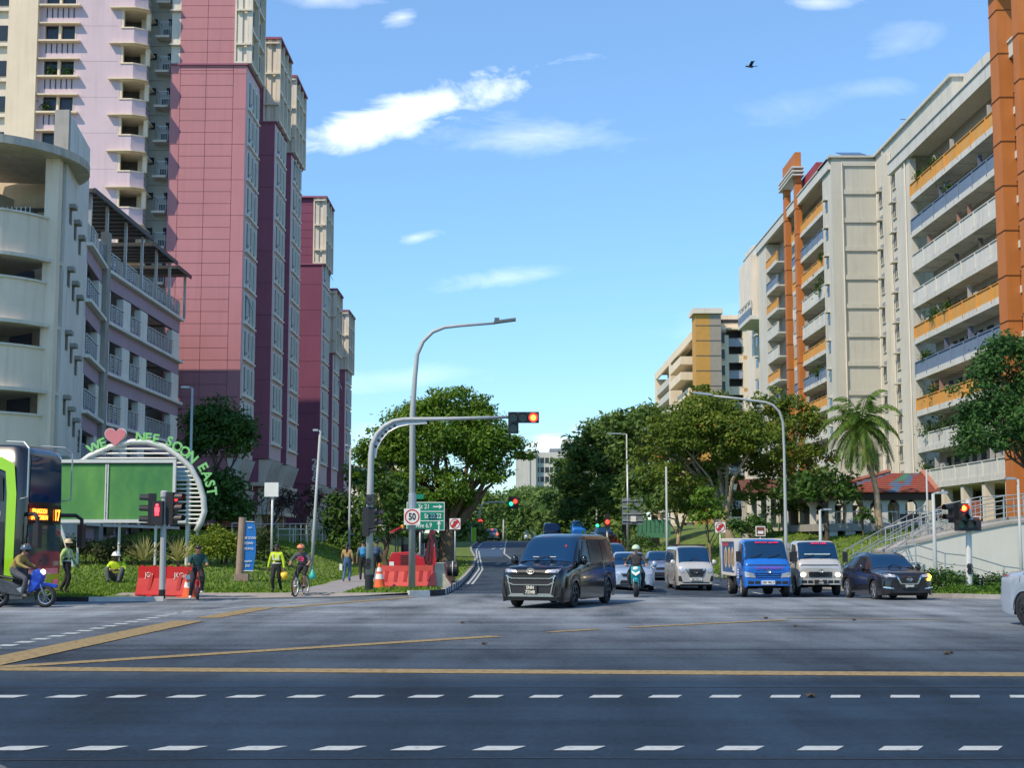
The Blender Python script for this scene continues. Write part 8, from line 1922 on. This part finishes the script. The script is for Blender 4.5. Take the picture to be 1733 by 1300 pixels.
def person(label, loc, rz, J, cols, s=1.0, group=None, shoe=None, hair='short', torso=1.0):
    th = thing('person', label, 'person', loc, rz, group=group, scale=s)
    names = list(J); idx = {n: i for i, n in enumerate(names)}; V = [Vector(J[n]) for n in names]; Rr = []; 
    for n in names:
        k = n if n in RAD else ('SS' if n[1:] == 'S' else n[1:]); Rr.append(RAD[k] * (torso if n in 'PSC' else 1))
    E = [('P', 'S', 'pants'), ('S', 'C', 'shirt'), ('C', 'N', 'shirt'), ('N', 'HB', 'skin'), ('HB', 'HM', 'skin'), ('HM', 'HT', 'skin')]
    for k in 'LR': E += [('P', k + 'H', 'pants'), (k + 'H', k + 'K', 'pants'), (k + 'K', k + 'A', 'shin'), (k + 'A', k + 'T', 'shoe'), ('C', k + 'S', 'shirt'), (k + 'S', k + 'E', 'sleeve'), (k + 'E', k + 'W', 'fore'), (k + 'W', k + 'F', 'skin')]
    ed = [(idx[a], idx[b], c) for a, b, c in E]
    for k in 'LR':                           # four fingers and a thumb
        f = Vector(J[k + 'F']); w = Vector(J[k + 'W']); d = (f - w).normalized(); sd = d.cross(Vector((0, 1, .2))).normalized()
        fi = idx[k + 'F']
        for q in range(4):
            o_ = sd * (q - 1.5) * .019; a = f + d * .035 + o_; c = a + d * (.045 + .008 * (1 if q in (1, 2) else 0)) + Vector((0, -.012, -.008))
            V += [a, c]; Rr += [.0095, .007]; n_ = len(V); ed += [(fi, n_ - 2, 'skin'), (n_ - 2, n_ - 1, 'skin')]
        a = f + sd * -.035 * (1 if k == 'R' else -1); c = a + d * .035; V += [a, c]; Rr += [.011, .008]; n_ = len(V); ed += [(fi, n_ - 2, 'skin'), (n_ - 2, n_ - 1, 'skin')]
    me = bpy.data.meshes.new('tmp'); me.from_pydata([tuple(v) for v in V], [(a, b) for a, b, c in ed], []); ob = bpy.data.objects.new('tmp', me); COL.objects.link(ob)
    md = ob.modifiers.new('s', 'SKIN'); md.use_smooth_shade = True; sv = me.skin_vertices[0].data
    for i, r in enumerate(Rr): sv[i].radius = (r, r * (.8 if i < len(names) and names[i] in 'PSC' else 1)); sv[i].use_root = (i == 0)
    ob.modifiers.new('u', 'SUBSURF').levels = 1
    dg = bpy.context.evaluated_depsgraph_get(); nm = bpy.data.meshes.new_from_object(ob.evaluated_get(dg)); bpy.data.objects.remove(ob)
    order = ['skin', 'shirt', 'sleeve', 'fore', 'pants', 'shin', 'shoe']; nm.materials.clear()
    for k in order: nm.materials.append(cols.get(k) or {'sleeve': cols['shirt'], 'fore': cols['skin'], 'shin': cols['pants'], 'shoe': dk}.get(k))
    segs = [(V[a], V[b], order.index(c), min(Rr[a], Rr[b])) for a, b, c in ed]
    for p in nm.polygons:
        c = p.center; bd = 9e9; mi = 0
        for a, b, k, r in segs:
            ab = b - a; t = max(0, min(1, (c - a).dot(ab) / max(1e-9, ab.length_squared))); dd = (c - a - ab * t).length - r
            if dd < bd: bd = dd; mi = k
        p.material_index = mi; p.use_smooth = True
    nm.name = 'body'; o = bpy.data.objects.new('body', nm); COL.objects.link(o); o.parent = th
    hm = Vector(J['HM']); up = (Vector(J['HT']) - Vector(J['HB'])).normalized()
    b = MB(); 
    fc = cols.get('face', Vector((0, -1, 0))); fc = Vector(fc).normalized(); rt = fc.cross(up).normalized()
    for sx in (-1, 1): q = hm + fc * .083 + rt * sx * .032; b.ball(tuple(q), .011, .008, .008, 6, 0)
    q = hm + fc * .09 - up * .03; b.ball(tuple(q), .012, .016, .02, 6, 1); q = hm + fc * .080 - up * .06; b.ball(tuple(q), .022, .008, .006, 6, 2)
    for sx in (-1, 1): q = hm + rt * sx * .088 - up * .015; b.ball(tuple(q), .012, .016, .026, 6, 1)
    b.build('face', [hairb, cols['skin'], mat('lips', (.28, .09, .07), .5)], th, True)
    if hair == 'short': b = MB(); b.ball(tuple(hm + up * .035 - fc * .015), .095, .100, .085, 12); b.build('hair', hairb, th, True)
    if hair == 'long':
        b = MB(); b.ball(tuple(hm + up * .03 - fc * .02), .096, .102, .088, 12); q = hm - fc * .10; b.tube([tuple(q), tuple(q - up * .18 - fc * .02), tuple(q - up * .42)], [.05, .045, .015], 8); b.build('hair', hairb, th, True)
    return th
def helmet(th, c, m, r=.125, kind='hard', label=None):
    b = MB(); n = 16; c = Vector(c)
    for i in range(6):
        pass
    prof = [(r * math.cos(R(a)), r * .9 * math.sin(R(a))) for a in range(0, 91, 15)]; b.lathe([(r * 1.02, -.02)] + prof, tuple(c), 'z', 20)
    if kind == 'hard': b.lathe([(r * 1.22, -.015), (r * 1.02, .005)], (c.x, c.y - .015, c.z), 'z', 20); b.box(c.x - .012, c.x + .012, c.y - r * .9, c.y + r * .9, c.z + r * .7, c.z + r * .93)
    if kind == 'bike':
        b.cur = 1
        for k in (-1, 0, 1): b.extr([(c.x + k * .045 - .008, c.y - r * .8, c.z + r * .6), (c.x + k * .045 + .008, c.y - r * .8, c.z + r * .6), (c.x + k * .045 + .008, c.y + r * .5, c.z + r * .95), (c.x + k * .045 - .008, c.y + r * .5, c.z + r * .95)], (0, 0, .012))
    if kind == 'moto': b.cur = 1; b.ball((c.x, c.y - .05, c.z - .05), .10, .09, .055, 12)
    return b.build('helmet', [m, black], th, True)
def moved(J, **kw):
    J = dict(J)
    for k, v in kw.items(): J[k] = v
    return J
def strips(th, z0=1.02, r=.165):
    b = MB()
    for z in (z0, z0 + .14): b.lathe([(r, z), (r, z + .045)], (0, 0, 0), 'z', 16)
    for sx in (-.1, .1): b.box(sx - .022, sx + .022, -.142, -.132, z0 + .14, z0 + .36)
    o = b.build('reflective_strip', refl, th); o.scale = (1, .8, 1)
    return o
# worker walking right on the verge by the bus
walk = moved(stand(), LK=(-.10, -.16, .50), LA=(-.10, -.02, .11), LT=(-.11, -.16, .05), RK=(.10, .04, .49), RA=(.10, .26, .12), RT=(.11, .16, .03), LE=(-.25, .10, 1.12), LW=(-.26, .04, .90), LF=(-.26, 0, .84), RE=(.25, -.06, 1.12), RW=(.25, -.2, .92), RF=(.25, -.25, .86))
Y = 48.3; x = at(112, 1000, Y).x
p = person('worker in pale helmet and green safety vest walking on the grass beside the bus', (x, Y, GL(x, Y)), R(78), walk, dict(skin=skin2, shirt=hvg, sleeve=hvg, fore=hvg, pants=dk, shoe=dk), 1.03); helmet(p, (0, -.01, 1.63), mat('helmet_cream', (.62, .52, .30), .5)); strips(p)
# seated worker
sit = dict(P=(0, .12, .14), S=(0, .10, .30), C=(0, .02, .50), N=(0, -.02, .63), HB=(0, -.05, .71), HM=(0, -.06, .79), HT=(0, -.04, .87))
for s_, k in ((-1, 'L'), (1, 'R')): sit.update({k + 'H': (s_ * .10, .10, .14), k + 'K': (s_ * .24, -.28, .46), k + 'A': (s_ * .15, -.42, .08), k + 'T': (s_ * .16, -.56, .03), k + 'S': (s_ * .18, .02, .56), k + 'E': (s_ * .28, -.08, .36), k + 'W': (s_ * .12, -.28, .40), k + 'F': (s_ * .06, -.33, .38)})
Y = 55.5; x = at(196, 985, Y).x
p = person('worker in white helmet and yellow vest sitting on the grass below the billboard', (x, Y, GL(x, Y) - .02), R(5), sit, dict(skin=skin2, shirt=hv, sleeve=hv, fore=hv, pants=cl('grey', (.08, .085, .09)), shoe=dk), 1.28); helmet(p, (0, -.06, .82), swhite)
# man on the small electric bicycle
ride = moved(stand(), P=(0, .26, .88), S=(0, .22, 1.02), C=(0, .12, 1.20), N=(0, .06, 1.33), HB=(0, .03, 1.41), HM=(0, .01, 1.48), HT=(0, .02, 1.56), LH=(-.10, .22, .84), RH=(.10, .22, .84), LK=(-.16, -.02, .50), RK=(.14, .0, .58), LA=(-.20, .10, .10), LT=(-.21, -.04, .04), RA=(.12, .10, .24), RT=(.12, -.03, .20),
              LS=(-.18, .12, 1.26), RS=(.18, .12, 1.26), LE=(-.27, .02, 1.06), RE=(.27, .02, 1.06), LW=(-.24, -.10, .99), RW=(.24, -.10, .99), LF=(-.25, -.16, 1.0), RF=(.25, -.16, 1.0))
p = person('man in dark green shirt looking down, astride the small red electric bicycle', (-9.75, 45.3, .05), R(14), ride, dict(skin=skin, shirt=cl('dark_teal', (.015, .07, .07)), sleeve=MATS['cloth_dark_teal'], fore=skin, pants=dk, shoe=swhite), 1.05)
# worker with yellow helmet in hand
Y = 49.3; x = at(467, 1008, Y).x; wf = moved(walk, RE=(.26, .0, 1.11), RW=(.29, -.04, .88), RF=(.30, -.06, .81), LE=(-.26, .02, 1.12), LW=(-.30, -.02, .90), LF=(-.31, -.03, .83))
p = person('worker in bright yellow vest with silver strips carrying a yellow helmet', (x, Y, GL(x, Y)), R(-8), wf, dict(skin=skin2, shirt=hv, sleeve=hv, fore=hv, pants=dk, shoe=dk), .94); strips(p)
hm_ = thing('safety_helmet', 'yellow safety helmet hanging from the hand of the worker in the bright vest', 'helmet', (x + .30, Y - .1, GL(x, Y) + .56)); b = MB(); b.lathe([(.16, -.02), (.13, 0), (.12, .06), (.08, .11), (0, .13)], n=18); q_ = b.build('shell', mat('helmet_yellow', (.75, .50, .02), .4), hm_, True); q_.rotation_euler = (.5, .9, 0); b = MB(); b.tube([(0, 0, .1), (.02, 0, .2)], .008, 5); b.build('strap', black, hm_)
# cyclist
cyc = moved(ride, P=(0, .30, 1.0), S=(0, .26, 1.12), C=(0, .12, 1.30), N=(0, .03, 1.42), HB=(0, -.01, 1.50), HM=(0, -.03, 1.57), HT=(0, -.02, 1.65), LH=(-.10, .26, .95), RH=(.10, .26, .95), LK=(-.17, -.10, .60), LA=(-.24, .04, .12), LT=(-.25, -.10, .04), RK=(.17, -.14, .74), RA=(.13, .02, .32), RT=(.13, -.12, .27), LS=(-.19, .10, 1.35), RS=(.19, .10, 1.35), LE=(-.33, .0, 1.15), RE=(.33, .0, 1.15), LW=(-.30, -.16, 1.05), RW=(.30, -.16, 1.05), LF=(-.30, -.22, 1.04), RF=(.30, -.22, 1.04))
p = person('cyclist in orange helmet, grey shirt with pink print and dark shorts', (-6.95, 48.0, GL(-6.95, 48) - .02), R(-10), cyc, dict(skin=skin, shirt=cl('slate', (.07, .08, .09)), sleeve=MATS['cloth_slate'], fore=skin, pants=dk, shin=skin, shoe=dk), 1.0, hair=None); helmet(p, (0, -.02, 1.60), mat('helmet_orange', (.70, .24, .10), .4), .128, 'bike')
b = MB()
for z, w in ((1.16, .09), (1.21, .12), (1.26, .10)): b.tube([(-w, -.015 - (1.3 - z) * -.4, z), (0, -.03 + (1.3 - z) * .5, z + .015), (w, -.015, z - .01)], .022, 6)
b.build('shirt_print', cl('pink', (.60, .05, .16)), p)
bg2 = thing('carrier_bag', 'teal plastic bag hanging from the cyclist handlebar', 'bag', (-6.95 + .42, 47.75, .62)); b = MB(); b.lathe([(.02, .32), (.05, .24), (.11, .12), (.12, .04), (.08, 0), (0, 0)], n=10); b.tube([(0, 0, .3), (.0, 0, .42)], .01, 5); b.build('bag', mat('bag_teal', (.03, .42, .32), .4), bg2, True)
# woman walking away
Y = 60.5; x = at(587, 990, Y).x
p = person('woman with long dark hair in mustard top and blue jeans walking away on the footpath', (x, Y, GL(x, Y)), R(172), moved(walk, LE=(-.26, .04, 1.10), LW=(-.27, -.06, .88)), dict(skin=skin, shirt=cl('mustard', (.36, .24, .10)), sleeve=MATS['cloth_mustard'], fore=skin, pants=cl('jeans', (.06, .13, .24)), shoe=skin), .92, hair='long', torso=.9)
b = MB(); b.box(-.28, -.17, -.12, -.04, .50, .76); b.build('bag_in_hand', swhite, None); o = bpy.context.scene.collection.objects[-1]
o.name = 'paper_bag'; o.location = (x + .62, Y - .02, GL(x, Y) - .02); o.location.x = x - .02; tag(o, 'small white bag held by the woman in the mustard top', 'bag')
# two with backpacks
for i, (px, Y, lab, c1, bc) in enumerate(((614, 64.0, 'person with bright blue backpack walking away beside the grey gantry pole', (.10, .13, .18), (.02, .22, .42)), (637, 65.5, 'person in dark clothes with navy backpack, right of the gantry pole', (.035, .05, .08), (.03, .07, .14)))):
    x = at(px, 985, Y).x; z = GL(x, Y)
    p = person(lab, (x, Y, z), R(184 - 8 * i), walk if i else moved(stand(), LK=(-.1, -.05, .49)), dict(skin=skin, shirt=cl('walk%s' % 'ab'[i], c1), pants=dk, shoe=dk), 1.0 - .02 * i, group=None)
    b = MB(); b.ball((0, .19, 1.22), .15, .11, .24, 12); b.box(-.11, .11, .22, .31, 1.06, 1.24); b.build('backpack', mat('backpack_%s' % 'ab'[i], bc, .7), p, True)
# scooter rider
rid = dict(P=(0, .22, .92), S=(0, .20, 1.06), C=(0, .14, 1.26), N=(0, .10, 1.38), HB=(0, .07, 1.46), HM=(0, .05, 1.54), HT=(0, .06, 1.62))
for s_, k in ((-1, 'L'), (1, 'R')): rid.update({k + 'H': (s_ * .11, .20, .90), k + 'K': (s_ * .24, -.20, .74), k + 'A': (s_ * .20, -.08, .34), k + 'T': (s_ * .21, -.22, .29), k + 'S': (s_ * .19, .14, 1.31), k + 'E': (s_ * .33, .0, 1.13), k + 'W': (s_ * .33, -.20, 1.04), k + 'F': (s_ * .33, -.25, 1.03)})
p = person('rider in green checked helmet and grey jacket on the teal scooter', (4.2, 49.4, -.02), R(-6), rid, dict(skin=skin3, shirt=cl('charcoal', (.055, .052, .05)), sleeve=MATS['cloth_charcoal'], fore=MATS['cloth_charcoal'], pants=dk, shoe=dk), 1.04, hair=None)
helmet(p, (0, .05, 1.565), mat('helmet_pale_green', (.45, .60, .42), .3, .5, 22), .135, 'cap')
# motorcycle rider by the bus
rid2 = moved(rid, C=(0, .06, 1.24), N=(0, .0, 1.35), HB=(0, -.05, 1.42), HM=(0, -.08, 1.49), HT=(0, -.08, 1.57), LS=(-.19, .05, 1.28), RS=(.19, .05, 1.28))
p = person('motorcyclist in mustard jacket and dark helmet in front of the bus', (-13.75, 41.0, 0), R(88), rid2, dict(skin=skin, shirt=cl('mustard_jacket', (.30, .22, .06)), sleeve=MATS['cloth_mustard_jacket'], fore=MATS['cloth_mustard_jacket'], pants=cl('grey_jeans', (.07, .075, .085)), shoe=cl('tan_shoe', (.22, .18, .13))), 1.08, hair=None, torso=1.15)
helmet(p, (0, -.07, 1.52), mat('helmet_dark', (.06, .08, .10), .15, coat=1), .145, 'moto')
# white-shirted driver shapes are hidden by the tinted glass and are left out
for c in list(bpy.data.meshes):
    if c.users == 0: bpy.data.meshes.remove(c)
